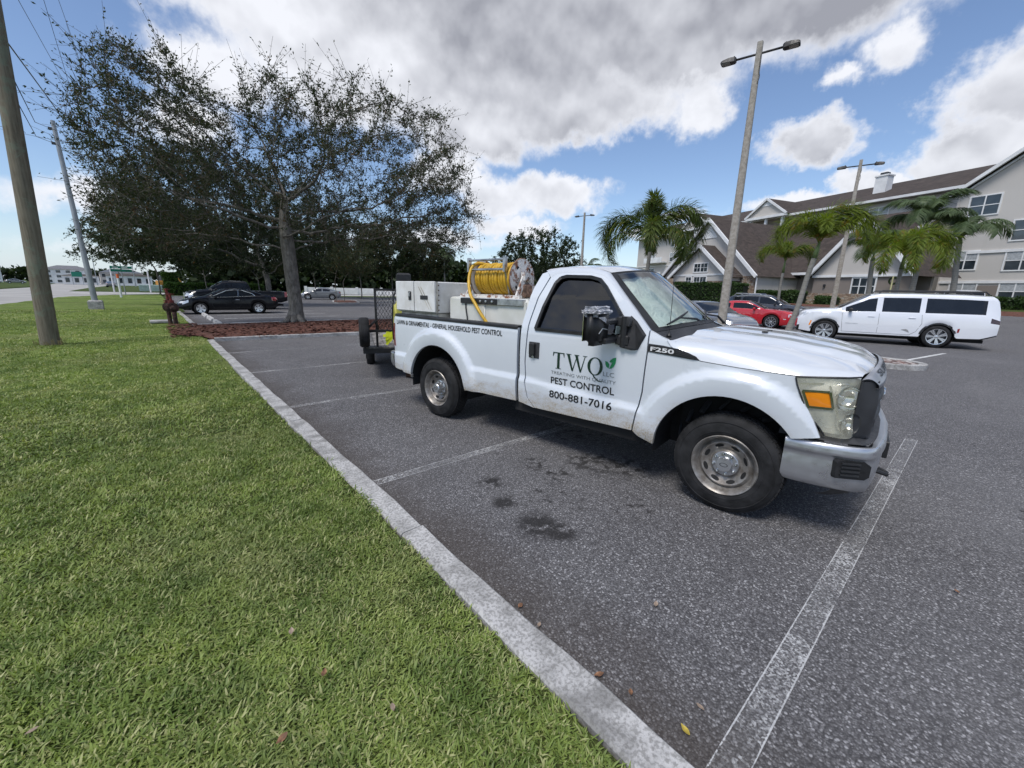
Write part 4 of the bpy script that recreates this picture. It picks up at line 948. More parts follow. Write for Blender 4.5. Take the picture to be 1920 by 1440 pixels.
# ---- tow mirrors
def crinkle(name):
    m, t, b = new_mat(name); v = obc(t); n = t.node('ShaderNodeTexVoronoi', {'Vector': v, 'Scale': 32.0}, feature='F1')
    t.set(b.inputs['Base Color'], t.mix(t.sep(n.outputs['Color'])[0], (.50, .51, .54), (.82, .82, .86))); b.inputs['Metallic'].default_value = .55; b.inputs['Roughness'].default_value = .28
    t.set(b.inputs['Normal'], t.node('ShaderNodeBump', {'Height': t.noise(v, 38, 4, .7, dist=1.5), 'Strength': 1.0, 'Distance': .03}).outputs[0]); return m
M_TAPE = crinkle('crumpled_silver_tape')
for s in (1, -1):
    mr = thing('side_mirror', 'x', 'x'); mr.parent = truck; del mr['label']; del mr['category']
    Y = lambda b_: -s * b_
    sail = [(-.715, 1.335), (-.77, 1.205), (-.83, 1.195), (-.93, 1.21), (-.955, 1.30), (-.93, 1.42), (-.885, 1.485), (-.82, 1.44)]
    bm = MB(); n = len(sail); V = [(a, Y(hb(a, z) + .004), z) for a, z in sail] + [(lerp(a, -.84, .12), Y(hb(a, z) + .035), lerp(z, 1.31, .12)) for a, z in sail]
    F = [tuple(range(n, 2 * n))] + [(k, (k + 1) % n, n + (k + 1) % n, n + k) for k in range(n)]
    if s == -1: F = [f[::-1] for f in F]
    bm.add(V, F); bm.build('mirror_base', M_BLK, mr)
    def shell(x0, x1, y0, y1, z0, z1, nm, mat, rnd=.05, jig=0):
        bm = bmesh.new(); bmesh.ops.create_cube(bm, size=1.0)
        for v in bm.verts: v.co = Vector((lerp(x0, x1, v.co.x + .5), Y(lerp(y0, y1, v.co.y + .5)), lerp(z0, z1, v.co.z + .5)))
        bmesh.ops.recalc_face_normals(bm, faces=bm.faces[:])
        bmesh.ops.bevel(bm, geom=bm.edges[:], offset=rnd, segments=3, affect='EDGES')
        bmesh.ops.recalc_face_normals(bm, faces=bm.faces[:])
        if jig:
            bmesh.ops.subdivide_edges(bm, edges=bm.edges[:], cuts=4, use_grid_fill=True); rr_ = random.Random(5)
            for v in bm.verts: v.co += Vector((rr_.uniform(-jig, jig), rr_.uniform(-jig, jig), rr_.uniform(-jig, jig)))
        me = bpy.data.meshes.new(nm); bm.to_mesh(me); bm.free(); o = link(nm, me, mat, mr, smooth=not jig); return o
    shell(-1.125, -.985, 1.08, 1.325, 1.235, 1.545, 'housing', M_BLK, .045)
    bm = MB(); bm.box((-1.128, Y(1.2), 1.40), (.006, .20, .26)); bm.build('mirror_glass', M_REFL, mr)
    for z, r_ in ((1.435, .026), (1.275, .026)):
        bm = MB(); bm.box((-.99, Y(1.07), z), (.07, .27, .05), ch=.014); bm.bar((-.97, Y(.985), z), (-.86, Y(.975), z), .055, .075); bm.box((-.90, Y(.99), z), (.10, .05, .09), ch=.012); bm.build('arm', M_BLK2, mr)
    bm = MB(); bm.tube([(-.90, Y(1.0), 1.22), (-.90, Y(1.0), 1.48)], .028, 10); bm.build('pivot', M_BLK, mr)
    if s == 1:
        shell(-1.14, -.972, 1.068, 1.34, 1.478, 1.557, 'silver_tape', M_TAPE, .03, jig=.007)
        bm = MB(); bm.add([(-.968, Y(1.34), 1.48), (-.966, Y(1.34), 1.478), (-.966, Y(1.23), 1.48), (-.965, Y(1.16), 1.425), (-.964, Y(1.13), 1.405), (-.965, Y(1.20), 1.425), (-.967, Y(1.27), 1.452)], [(1, 6, 5, 2), (2, 5, 4, 3)]); bm.build('tape_tail', M_TAPE, mr)
        bm = MB(); bm.add([(-.95, Y(1.065), 1.325), (-.93, Y(.985), 1.335), (-.925, Y(.985), 1.395), (-.945, Y(1.065), 1.40)], [(0, 1, 2, 3)]); bm.build('reflector_pane', simple('pale_clear_reflector', (.50, .60, .57), .08, metal=.6, var=.2, vs=30), mr)
        bm = MB(); bm.tube([(-.975, Y(1.30), 1.345), (-.972, Y(1.25), 1.385), (-.968, Y(1.18), 1.375), (-.96, Y(1.10), 1.345), (-.955, Y(1.05), 1.33)], .004, 5); bm.build('cord', M_ALU, mr)
# ---- cabin: seat, wheel, dash
bm = MB(); bm.box((-1.62, 0, .95), (.55, 1.45, .22), ch=.06); bm.box((-1.86, .0, 1.28), (.2, 1.45, .62), ch=.07); bm.box((-1.87, .42, 1.66), (.1, .28, .18), ch=.04); bm.box((-1.87, -.42, 1.66), (.1, .28, .18), ch=.04); bm.build('seat', simple('grey_seat_vinyl', (.09, .09, .10), .7), truck)
bm = MB(); bm.box((-.85, 0, 1.12), (.36, 1.55, .34), ch=.06); bm.box((-1.3, 0, .62), (1.35, 1.75, .1)); bm.build('dashboard', M_BLK2, truck)
bm = MB(); bm.lathe([(.19 + .016 * math.cos(q * .785), .016 * math.sin(q * .785)) for q in range(8)], 26, Matrix.Translation((-1.12, .42, 1.27)) @ Matrix.Rotation(R(-62), 4, 'Y'), close=True); bm.tube([(-1.12, .42, 1.27), (-.95, .42, 1.16)], .03, 8); bm.bar((-1.12, .24, 1.27), (-1.12, .60, 1.27), .03, .02); bm.build('steering_wheel', M_BLK, truck, smooth=True)
# ---- fender badge
bm = MB(); bd = [(-.683, 1.268), (-.682, 1.203), (-.60, 1.197), (-.45, 1.188), (-.30, 1.180), (-.272, 1.184), (-.30, 1.206), (-.36, 1.228), (-.44, 1.25), (-.56, 1.264)]
badge = skin('fender_badge', [bd], M_BLK, truck, 1, off=.006, lip=.012)
bm = MB()
for k in range(3): bm.bar((-.45, -(hb(-.45, 1.2) + .012), 1.235 - .014 * k), (-.33 + .012 * k, -(hb(-.33, 1.2) + .012), 1.214 - .012 * k), .004, .006)
bm.build('vent_rib', M_BLK2, badge)

# ---- lettering
def text_polys(txt, bold=0.0):
    cu = bpy.data.curves.new('txt', 'FONT'); cu.body = txt; cu.size = 1.0; cu.offset = bold; cu.resolution_u = 4
    o = bpy.data.objects.new('txt', cu); COL.objects.link(o); dg = bpy.context.evaluated_depsgraph_get(); me = bpy.data.meshes.new_from_object(o.evaluated_get(dg))
    V = [(v.co.x, v.co.y) for v in me.vertices]; F = [tuple(p.vertices) for p in me.polygons]
    bpy.data.objects.remove(o); bpy.data.curves.remove(cu); bpy.data.meshes.remove(me); return V, F
def lay(name, V, F, box, mat, parent, off=.0035, slope=0.0, side=1, fn=hb, keep_y=None, flipx=False):
    """flat print laid on the skin: box = a0, a1, z0, z1"""
    xs = [p[0] for p in V]; ys = [p[1] for p in V]; x0, x1 = min(xs), max(xs); y0, y1 = (min(ys), max(ys)) if keep_y is None else keep_y
    bm = bmesh.new(); vs = [bm.verts.new((lerp(box[0], box[1], (x - x0) / (x1 - x0)), lerp(box[2], box[3], (y - y0) / (y1 - y0)), 0)) for x, y in V]
    for f in F:
        try: bm.faces.new([vs[i] for i in f])
        except ValueError: pass
    for k in range(int(box[0] / .05) - 1, int(box[1] / .05) + 2): bmesh.ops.bisect_plane(bm, geom=bm.verts[:] + bm.edges[:] + bm.faces[:], plane_co=(k * .05, 0, 0), plane_no=(1, 0, 0), dist=1e-6)
    for k in range(int(box[2] / .025) - 1, int(box[3] / .025) + 2): bmesh.ops.bisect_plane(bm, geom=bm.verts[:] + bm.edges[:] + bm.faces[:], plane_co=(0, k * .025, 0), plane_no=(0, 1, 0), dist=1e-6)
    for v in bm.verts:
        a, z = v.co.x, v.co.y; z += (a - box[0]) * slope; v.co = Vector((a, -side * (fn(a, z) + off), z))
    me = bpy.data.meshes.new(name); bm.to_mesh(me); bm.free(); return link(name, me, mat, parent)
near_door = [o for o in truck.children if o.name.startswith('door')][0]; near_bed = [o for o in truck.children if o.name.startswith('bed_side')][0]
M_INK = simple('black_vinyl_print', (.012, .012, .013), .35, var=.05)
M_INKG = simple('dark_green_print', (.010, .035, .022), .35, var=.05)
M_LEAF = simple('green_leaf_print', (.015, .24, .085), .35, var=.05)
M_INKS = simple('grey_print', (.20, .21, .21), .4, var=.05)
def words(name, txt, box, mat, parent, bold=0.0, **k):
    V, F = text_polys(txt, bold); return lay(name, V, F, box, mat, parent, **k)
words('lettering', 'PEST CONTROL', (-1.648, -.955, .770, .840), M_INK, near_door, .012, slope=0.0)
words('lettering', '800-881-7016', (-1.648, -.958, .630, .705), M_INK, near_door, .012)
words('lettering', 'TREATING WITH QUALITY', (-1.648, -.945, .866, .903), M_INKS, near_door, -.004)
words('lettering', 'LLC', (-1.075, -.965, .935, .975), M_INKS, near_door, -.004)
words('lettering', 'LAWN & ORNAMENTAL - GENERAL HOUSEHOLD PEST CONTROL', (-4.285, -2.315, 1.178, 1.240), M_INK, near_bed, .014, slope=.002)
words('lettering', 'F250', (-.660, -.465, 1.212, 1.248), simple('silver_letter', (.80, .80, .80), .3), badge, .03, off=.0125, slope=-.03)
# serif T W Q drawn as outlines
def serif():
    V = []; F = []
    def quad_(*p): n = len(V); V.extend(p); F.append(tuple(range(n, n + len(p))))
    # T : 0..0.78
    quad_((.315, 0.03), (.475, 0.03), (.475, .96), (.315, .96)); quad_((.03, .945), (.76, .945), (.76, 1.0), (.03, 1.0)); quad_((.21, 0), (.58, 0), (.58, .032), (.21, .032))
    quad_((.02, .74), (.05, .74), (.11, .945), (.03, .945)); quad_((.74, .74), (.77, .74), (.76, .945), (.68, .945))
    # W : .86..2.10
    quad_((.925, .965), (1.105, .965), (1.35, .0), (1.255, .0)); quad_((1.27, .0), (1.33, .0), (1.575, .965), (1.545, .965)); quad_((1.425, .965), (1.60, .965), (1.85, 0), (1.755, 0)); quad_((1.77, 0), (1.83, 0), (2.06, .965), (2.02, .965))
    quad_((.86, .965), (1.20, .965), (1.20, 1.0), (.86, 1.0)); quad_((1.38, .965), (1.68, .965), (1.68, 1.0), (1.38, 1.0)); quad_((1.90, .965), (2.16, .965), (2.16, 1.0), (1.90, 1.0))
    # Q : 2.2..3.1
    cx, cy = 2.64, .49; n = 36
    for k in range(n):
        a0, a1 = 6.2832 * k / n, 6.2832 * (k + 1) / n
        quad_((cx + .44 * math.cos(a0), cy + .52 * math.sin(a0)), (cx + .44 * math.cos(a1), cy + .52 * math.sin(a1)), (cx + .275 * math.cos(a1), cy + .475 * math.sin(a1)), (cx + .275 * math.cos(a0), cy + .475 * math.sin(a0)))
    P = [(2.50, .02), (2.60, -.10), (2.76, -.26), (2.90, -.33), (3.06, -.34), (3.12, -.30)]; wd = [.03, .09, .10, .06, .03, .0]
    for i in range(5): quad_((P[i][0], P[i][1] - wd[i] * .6), (P[i + 1][0], P[i + 1][1] - wd[i + 1] * .6), (P[i + 1][0], P[i + 1][1] + wd[i + 1] * .6), (P[i][0], P[i][1] + wd[i] * .6))
    return V, F
V, F = serif(); lay('lettering', V, F, (-1.632, -1.088, .905, 1.092), M_INKG, near_door, keep_y=(0, 1.0)) if False else lay('lettering', V, F, (-1.632, -1.075, .872, 1.094), M_INKG, near_door)
leaf = []   # leaf emblem: two blades with a pale vein between
def blade_poly(P): return [(x, y) for x, y in P]
b1 = [(.42, .0), (.62, .04), (.84, .22), (.97, .5), (1.0, .78), (1.0, 1.0), (.72, .9), (.5, .74), (.40, .58), (.56, .50), (.66, .62), (.60, .42), (.52, .22)]
b2 = [(.36, .02), (.15, .14), (.04, .34), (0.0, .60), (.2, .56), (.34, .46), (.42, .34), (.40, .18)]
V = b1 + b2; lay('leaf_emblem', V, [tuple(range(len(b1))), tuple(range(len(b1), len(V)))], (-1.062, -.958, 1.008, 1.118), M_LEAF, near_door)
# SUPER DUTY pressed in the grille header
V, F = text_polys('SUPER DUTY', .02); xs = [p[0] for p in V]; ys = [p[1] for p in V]; bm = MB()
VV = []
for x, y in V:
    v_ = 1 - (.12 + .76 * (x - min(xs)) / (max(xs) - min(xs))); u_ = .78 - .45 * (y - min(ys)) / (max(ys) - min(ys)); p = head_fn(u_, 1 - v_); VV.append((p[0] + .004, p[1], p[2] + .004))
bm.add(VV, F); bm.build('lettering', M_BLK2, [o for o in gr.children if o.name.startswith('header')][0])

# ---- folding sunshade propped behind the windscreen: a thing of its own
m_sh, t, b = new_mat('silver_sunshade'); v = obc(t); n = t.noise(v, 3.0, 3, .6, dist=1.0)
t.set(b.inputs['Base Color'], t.mix(t.smooth(n, .3, .7), (.70, .78, .73), (.90, .94, .90))); b.inputs['Metallic'].default_value = .0; b.inputs['Roughness'].default_value = .4
t.set(b.inputs['Normal'], t.node('ShaderNodeBump', {'Height': t.noise(v, 7, 4, .6, dist=2), 'Strength': .6, 'Distance': .05}).outputs[0])
TM = Matrix.Translation(T_LOC) @ Matrix.Rotation(T_YAW, 4, 'Z') @ Matrix.Scale(TS, 4)
def shade_fn(u, v):
    p = ws_fn(.08 + .84 * u, .07 + .86 * v); r_ = .006 * math.sin(v * 34 + 2 * math.sin(u * 5)) + .008 * math.sin(u * 17 + v * 9)
    q = TM @ Vector((p[0] - .05 + r_, p[1] * .97, p[2] - .035 + r_)); return tuple(q)
o = patch('sunshade', shade_fn, 20, 44, m_sh, None, flip=True); tag(o, 'crinkled silver sunshade propped inside the windscreen of the white work pickup', 'sunshade')
# ================================================================== what the pickup carries and tows (truck axes: x forward, y to its left)
def in_truck(name, label, cat, p, group=None):
    q = TM @ Vector(p); o = thing(name, label, cat, q, T_YAW, group); o.scale = (TS, TS, TS); return o
m_fib, t, b = new_mat('chalky_white_fibreglass'); v = obc(t); n = t.noise(v, 4, 5, .7); n2 = t.noise(t.vmath('MULTIPLY', v, (1, 1, .25)), 11, 4, .7)
c = t.mix(t.smooth(n, .35, .7), (.62, .61, .58), (.76, .76, .75)); c = t.mix(t.smooth(n2, .55, .75, 0, .45), c, (.34, .31, .28)); t.set(b.inputs['Base Color'], c); b.inputs['Roughness'].default_value = .5
m_cream = simple('weathered_cream_panel', (.60, .57, .50), .6, var=.18, vs=5, var2=(.45, .41, .34))
cab = in_truck('storage_cabinet', 'white two door cabinet standing in the rear of the truck bed', 'cabinet', (-3.935, -.46, .95))
bm = MB(); bm.box((0, .02, .20), (.80, .84, .40)); bm.build('base', m_cream, cab)
bm = MB(); bm.box((.0, .0, .605), (.83, .90, .40), ch=.012); bd_ = bm.build('body', m_fib, cab)
for (x, w_) in ((-.210, .395), (.216, .415)):
    bm = MB(); bm.box((x, -.462, .615), (w_, .022, .385), ch=.006); dr = bm.build('cabinet_door', m_fib, cab)
    if x < 0:
        bm = MB(); bm.box((x + .12, -.476, .62), (.055, .010, .115), ch=.003); lt = bm.build('latch', M_BLK, dr); bm = MB(); bm.box((x + .12, -.484, .635), (.026, .01, .05), ch=.003); bm.bar((x + .10, -.486, .60), (x + .14, -.486, .67), .012, .01); bm.build('latch_handle', M_CHROMED, lt)
    else:
        bm = MB(); bm.box((x - .005, -.476, .605), (.15, .008, .05), ch=.002); bm.build('name_plate', M_BLK2, dr)
        for (xa, xb) in ((-.12, .09), (-.07, .14)):
            bm = MB(); bm.bar((x + xa, -.4745, .74), (x + xb, -.4745, .46), .012, .002, up=(0, 1, 0)); bm.build('scuff_streak', m_cream, dr)
for k in range(6):
    bm = MB(); bm.box((.4155, -.40, .45 + .062 * k), (.006, .016, .016)); bm.build('rivet', M_RUST, cab)
bm = MB(); bm.box((.417, -.432, .61), (.008, .035, .39)); bm.build('hinge_strip', m_cream, cab)
m_tank, t, b = new_mat('milky_polyethylene'); v = obc(t); n = t.noise(v, 3, 4, .6)
t.set(b.inputs['Base Color'], t.mix(t.smooth(n, .35, .7), (.62, .62, .56), (.74, .74, .70))); b.inputs['Roughness'].default_value = .45; b.inputs['Subsurface Weight'].default_value = 0.0
tank = in_truck('spray_tank', 'milky white plastic spray tank filling the front of the truck bed', 'tank', (-2.80, -.02, .95))
def rbox(name, c, d, r_, mat, parent):
    bm = bmesh.new(); bmesh.ops.create_cube(bm, size=1.0)
    for v_ in bm.verts: v_.co = Vector((c[0] + v_.co.x * d[0], c[1] + v_.co.y * d[1], c[2] + v_.co.z * d[2]))
    bmesh.ops.bevel(bm, geom=bm.edges[:], offset=r_, segments=3, affect='EDGES'); me = bpy.data.meshes.new(name); bm.to_mesh(me); bm.free()
    o = link(name, me, mat, parent, smooth=True); me.set_sharp_from_angle(angle=R(50)); return o
rbox('tank_body', (0, 0, .315), (1.32, 1.46, .63), .035, m_tank, tank)
rbox('tank_step', (-.30, -.735, .33), (.62, .03, .58), .012, m_tank, tank)
bm = MB(); bm.lathe([(.11, 0), (.115, .03), (.10, .05), (0, .055)], 20, Matrix.Translation((-.45, .1, .63))); bm.build('filler_cap', M_BLK, tank, smooth=True, sharp=40)
bm = MB(); bm.tube(cr([(-.31, -.755, .60), (-.30, -.762, .50), (-.27, -.765, .36), (-.25, -.765, .2)], 4), .008, 6); bm.build('drain_hose', M_BLK, tank)
shf = in_truck('equipment_shelf', 'aluminium shelf with a black control strip across the spray tank', 'shelf', (-2.70, -.79, 1.572))
bm = MB(); bm.box((.0, .10, -.035), (.98, .17, .07), ch=.004); bm.build('shelf_box', M_ALU, shf)
bm = MB(); bm.box((-.19, .010, -.036), (.60, .014, .064), ch=.003); st_ = bm.build('control_strip', M_BLK, shf)
for x in (-.09, .0, .10):
    bm = MB(); bm.lathe([(.014, 0), (.014, .012), (0, .014)], 12, Matrix.Translation((x - .05, .003, -.034)) @ Matrix.Rotation(R(90), 4, 'X')); bm.build('knob', M_CHROMED, st_)
# hose reel
m_hose = simple('yellow_hose', (.62, .37, .025), .45, var=.10, vs=12)
m_rustw, t, b = new_mat('rusted_white_enamel'); v = obc(t); n = t.noise(v, 9, 6, .72); e_ = t.noise(v, 30, 3, .6)
f_ = t.smooth(t.math('ADD', n, t.math('MULTIPLY', e_, .25)), .60, .72); t.set(b.inputs['Base Color'], t.mix(f_, (.68, .66, .63), t.mix(e_, (.13, .045, .02), (.30, .13, .07)))); t.set(b.inputs['Roughness'], t.lin(f_, 0, 1, .4, .9))
t.set(b.inputs['Normal'], t.node('ShaderNodeBump', {'Height': f_, 'Strength': .4, 'Distance': .004}).outputs[0])
m_rustrim = simple('rusted_rim', (.28, .17, .12), .85, var=.35, vs=16, bump=.4)
reel = in_truck('hose_reel', 'rusty white hose reel wound with bright yellow hose in the truck bed', 'hose reel', (-2.83, -.45, 1.572))
AX = Matrix.Translation((0, 0, .235)) @ Matrix.Rotation(R(90), 4, 'Y')
for x, nm in ((-.30, 'flange'), (.34, 'flange')):
    bm = MB(); M_ = AX @ Matrix.Translation((0, 0, x)); bm.lathe([(0, -.004), (.06, -.006), (.19, -.004), (.222, -.008), (.225, 0), (.222, .008), (.19, .008), (.11, .022), (.06, .020), (0, .024)], 40, M_); fl = bm.build(nm, m_rustw, reel, smooth=True, sharp=40)
    bm = MB(); bm.lathe([(.225 + .008 * math.cos(q * 1.047), .008 * math.sin(q * 1.047)) for q in range(6)], 40, M_, close=True); bm.build('flange_rim', m_rustrim, fl, smooth=True)
    if x > 0:
        for an in (40, 130, 220, 310):
            bm = MB(); c = AX @ Vector((.15 * math.cos(R(an)), .15 * math.sin(R(an)), x + .012)); n0 = 12
            bm.lathe([(.022, 0), (.022, .004), (0, .004)], n0, Matrix.Translation(c) @ Matrix.Rotation(R(90), 4, 'Y')); bm.build('flange_hole', M_DARK, fl)
        bm = MB(); bm.lathe([(.035, 0), (.035, .05), (.022, .055), (.022, .09), (0, .09)], 16, AX @ Matrix.Translation((0, 0, x + .01))); bm.build('axle', m_rustrim, fl, smooth=True, sharp=40)
bm = MB(); bm.lathe([(.08, -.33), (.08, .33)], 24, AX); bm.build('drum', m_rustw, reel)
pts = []; nt = 13
bm = MB()
for k in range(nt):
    x = -.255 + .565 * k / (nt - 1); bm.lathe([(.165 + .0225 * math.cos(q * .785) + .005 * math.sin(k * 2.1), .0225 * math.sin(q * .785)) for q in range(8)], 36, AX @ Matrix.Translation((0, 0, x)) @ Matrix.Rotation(R(random.uniform(-1, 1)), 4, 'X'), close=True)
coils = bm.build('wound_hose', m_hose, reel, smooth=True); coils['kind'] = 'stuff'
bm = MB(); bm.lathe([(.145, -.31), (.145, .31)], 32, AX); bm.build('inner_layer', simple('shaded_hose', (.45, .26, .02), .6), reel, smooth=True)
bm = MB(); bm.tube(cr([(-.22, -.02, .405), (-.28, -.12, .415), (-.30, -.20, .36), (-.28, -.27, .22), (-.18, -.345, .05), (-.06, -.375, -.07), (.06, -.39, -.19), (.20, -.36, -.36)], 6), .0195, 10); bm.build('loose_hose', m_hose, reel, smooth=True)
for s in (1, -1):
    bm = MB(); bm.bar((.43, s * .20, .0), (.40, s * .03, .26), .07, .022, up=(1, 0, 0)); bm.build('stand_leg', m_rustw, reel)
bm = MB(); bm.bar((.41, -.07, .26), (.41, .07, .26), .09, .06, up=(1, 0, 0)); bm.build('bearing', m_rustw, reel)
bm = MB(); bm.box((.41, 0, .10), (.05, .16, .15), ch=.02); bm.build('motor', m_rustrim, reel)
bm = MB(); bm.bar((-.42, -.2, .0), (-.38, -.02, .25), .05, .02, up=(1, 0, 0)); bm.bar((-.42, .2, .0), (-.38, .02, .25), .05, .02, up=(1, 0, 0)); bm.build('rear_stand', m_rustw, reel)
bm = MB(); bm.box((0, -.20, .02), (.98, .05, .05)); bm.box((0, .20, .02), (.98, .05, .05)); bm.build('bed_plate', m_rustw, reel)
for z in (.335, .445):          # hose guide rollers at the near side
    bm = MB(); bm.tube([(-.33, -.205, z), (.24, -.205, z)], .014, 10); bm.build('guide_roller', M_ALU, reel, smooth=True, sharp=40)
for x in (-.34, .25):
    bm = MB(); bm.box((x, -.205, .39), (.03, .05, .17), ch=.006); bm.bar((x, -.205, .36), (x, -.10, .03), .03, .02, up=(1, 0, 0)); bm.build('guide_bracket', M_ALU, reel)
# ---- trailer
m_tr = simple('black_trailer_steel', (.020, .020, .021), .55, var=.3, vs=8)
m_deck = simple('grey_deck_board', (.25, .235, .215), .85, var=.25, vs=7, var2=(.14, .125, .11), bump=.4, bs=50)
trl = in_truck('utility_trailer', 'black steel utility trailer hitched behind the white pickup', 'trailer', (-5.777, .309, -.03)); trl.rotation_euler.z -= R(29)
TRM = Matrix.Translation((-5.777, .309, -.03)) @ Matrix.Rotation(-R(29), 4, 'Z')
def on_trailer(n_, l_, c_, p): o = in_truck(n_, l_, c_, TRM @ Vector(p)); o.rotation_euler.z -= R(29); return o
bm = MB()
for s in (1, -1): bm.box((-1.5, s * .83, .555), (3.1, .05, .075))
bm.box((.03, 0, .555), (.06, 1.70, .085)); bm.box((-3.03, 0, .555), (.06, 1.70, .085))
bm.build('frame', m_tr, trl)
bm = MB(); bm.bar((0, .6, .54), (1.05, .26, .53), .06, .06); bm.bar((0, -.4, .54), (1.05, .26, .53), .06, .06); bm.box((1.08, .26, .53), (.16, .08, .07)); bm.build('tongue', m_tr, trl)
for k in range(9):
    bm = MB(); bm.box((-1.5, -.74 + .185 * k, .605), (3.0, .177, .03)); bm.build('deck_board', m_deck, trl)
for z in (.92,):
    bm = MB(); bm.box((.02, 0, z), (.045, 1.68, .045)); bm.build('front_rail', m_tr, trl)
for s in (1, -1):
    bm = MB(); bm.box((-1.5, s * .82, .92), (3.0, .04, .045)); bm.build('side_rail', m_tr, trl)
    for x in (.02, -1.0, -2.0, -2.98):
        bm = MB(); bm.box((x, s * .82, .75), (.04, .04, .32)); bm.build('rail_post', m_tr, trl)
    bm = MB(); bm.bar((.0, s * .80, .92), (-.02, s * .62, 1.10), .035, .035); bm.bar((-.02, s * .61, 1.10), (-.04, s * .58, .94), .035, .035); bm.build('brace', m_tr, trl)
    tw = thing('trailer_wheel', 'x', 'x'); tw.parent = trl; del tw['label']; del tw['category']
    bm = MB(); bm.lathe([(.17, -.08), (.25, -.085), (.285, -.06), (.29, 0), (.285, .06), (.25, .085), (.17, .08)], 28, Matrix.Translation((-1.7, s * .70, .29)) @ Matrix.Rotation(R(90), 4, 'X'), close=True); bm.build('tyre', M_RUB, tw, smooth=True)
    bm = MB(); bm.lathe([(.17, -.04), (.10, .0), (0, .0)], 20, Matrix.Translation((-1.7, s * .76, .29)) @ Matrix.Rotation(R(90 * s), 4, 'X')); bm.build('rim', M_STEEL, tw, smooth=True)
    bm = MB(); bm.box((-1.7, s * .70, .52), (.85, .2, .02)); bm.build('mudguard', m_tr, trl)
bm = MB(); bm.tube([(.85, .26, .55), (.85, .26, .22)], .03, 8); bm.lathe([(0, -.03), (.09, -.03), (.10, 0), (.09, .03), (0, .03)], 16, Matrix.Translation((.85, .26, .14)) @ Matrix.Rotation(R(90), 4, 'X')); bm.build('jack_wheel', m_tr, trl)
# headboard with expanded mesh
hbd = MB(); 
for y in (-.60, .60): hbd.box((-.05, y, 1.14), (.04, .04, 1.03))
hbd.box((-.05, 0, 1.655), (.04, 1.24, .04)); hb_o = hbd.build('headboard', m_tr, trl)
bm = MB(); W_ = .59; z0_, z1_ = .95, 1.64
for k in range(-10, 30):
    for d_ in (1, -1):
        y0 = -W_ + k * 2 * W_ / 20; sl = .55 * d_       # sideways travel per metre of height
        ta, tb = 0.0, z1_ - z0_
        for lim in (-W_, W_):
            tc = (lim - y0) / sl
            if (lim > 0) == (sl > 0): tb = min(tb, tc)
            else: ta = max(ta, tc)
        if tb - ta > .02: bm.bar((-.05, y0 + sl * ta, z0_ + ta), (-.05, y0 + sl * tb, z0_ + tb), .006, .006)
tag(bm.build('mesh_panel', m_tr, hb_o), kind='stuff')
sp = on_trailer('spare_tyre', 'worn spare tyre mounted upright on the front corner of the trailer', 'tyre', (.09, -.82, .905))
bm = MB(); prof = [(.15, -.075), (.20, -.088), (.24, -.084), (.262, -.062), (.266, 0), (.262, .062), (.24, .084), (.20, .088), (.15, .075)]
bm.lathe(prof, 36, Matrix.Rotation(R(90), 4, 'X'), close=True)
for q in (-.035, -.012, .012, .035): pass
bm.build('tyre', M_RUB, sp, smooth=True)
for q in (-.04, -.0135, .0135, .04):
    bm = MB(); bm.lathe([(.2672, q - .004), (.2672, q + .004)], 36, Matrix.Rotation(R(90), 4, 'X')); bm.build('tread_groove', M_DARK, sp)
bm = MB(); bm.lathe([(.15, -.05), (.14, -.02), (.06, .0), (0, .0)], 20, Matrix.Rotation(R(90), 4, 'X')); bm.build('rim', M_STEEL, sp, smooth=True)
yt = on_trailer('yellow_tank', 'yellow plastic sprayer tank with black fittings on the trailer front', 'tank', (.24, -.10, .60))
rbox('tank_body', (0, -.02, .46), (.30, .40, .80), .06, simple('yellow_plastic', (.50, .47, .09), .5, var=.12), yt)
bm = MB(); bm.box((0, -.02, 1.10), (.16, .24, .50), ch=.03); bm.lathe([(.09, .84), (.09, .90), (.05, .92), (0, .92)], 16); bm.build('pump_head', M_BLK, yt)
bm = MB(); bm.tube(cr([(.1, -.15, 1.1), (.16, -.22, .9), (.16, -.25, .5), (.12, -.24, .2)], 5), .014, 6); bm.build('hose', M_BLK, yt)
# neon strap bundle tied to the rail
stp = on_trailer('ratchet_strap', 'neon yellow tie down strap bundled on the trailer front rail', 'strap', (.04, -.42, .92))
m_neon = simple('neon_yellow_webbing', (.62, .68, .02), .6, var=.1)
bm = MB(); rr_ = random.Random(3)
for k in range(7):
    a0 = rr_.uniform(-.9, .9); P = [(.03, .14 - .05 * k * .3, .03 - .02 * k), (.05, .10 - .03 * k, -.05 + rr_.uniform(-.03, .03)), (.06, .02 + .09 * math.sin(a0), -.13 + rr_.uniform(-.05, .05)), (.05, -.02 + .05 * math.cos(a0 * 3), -.20 + rr_.uniform(-.06, .06))]
    C_ = cr(P, 4)
    for p, q in zip(C_, C_[1:]): bm.bar(p, q, .045, .004, up=(1, 0, .2))
bm.build('webbing', m_neon, stp)
bm = MB(); bm.box((.05, .16, .06), (.03, .03, .12), rot=Matrix.Rotation(R(30), 3, 'X')); bm.build('ratchet', M_ALU, stp)
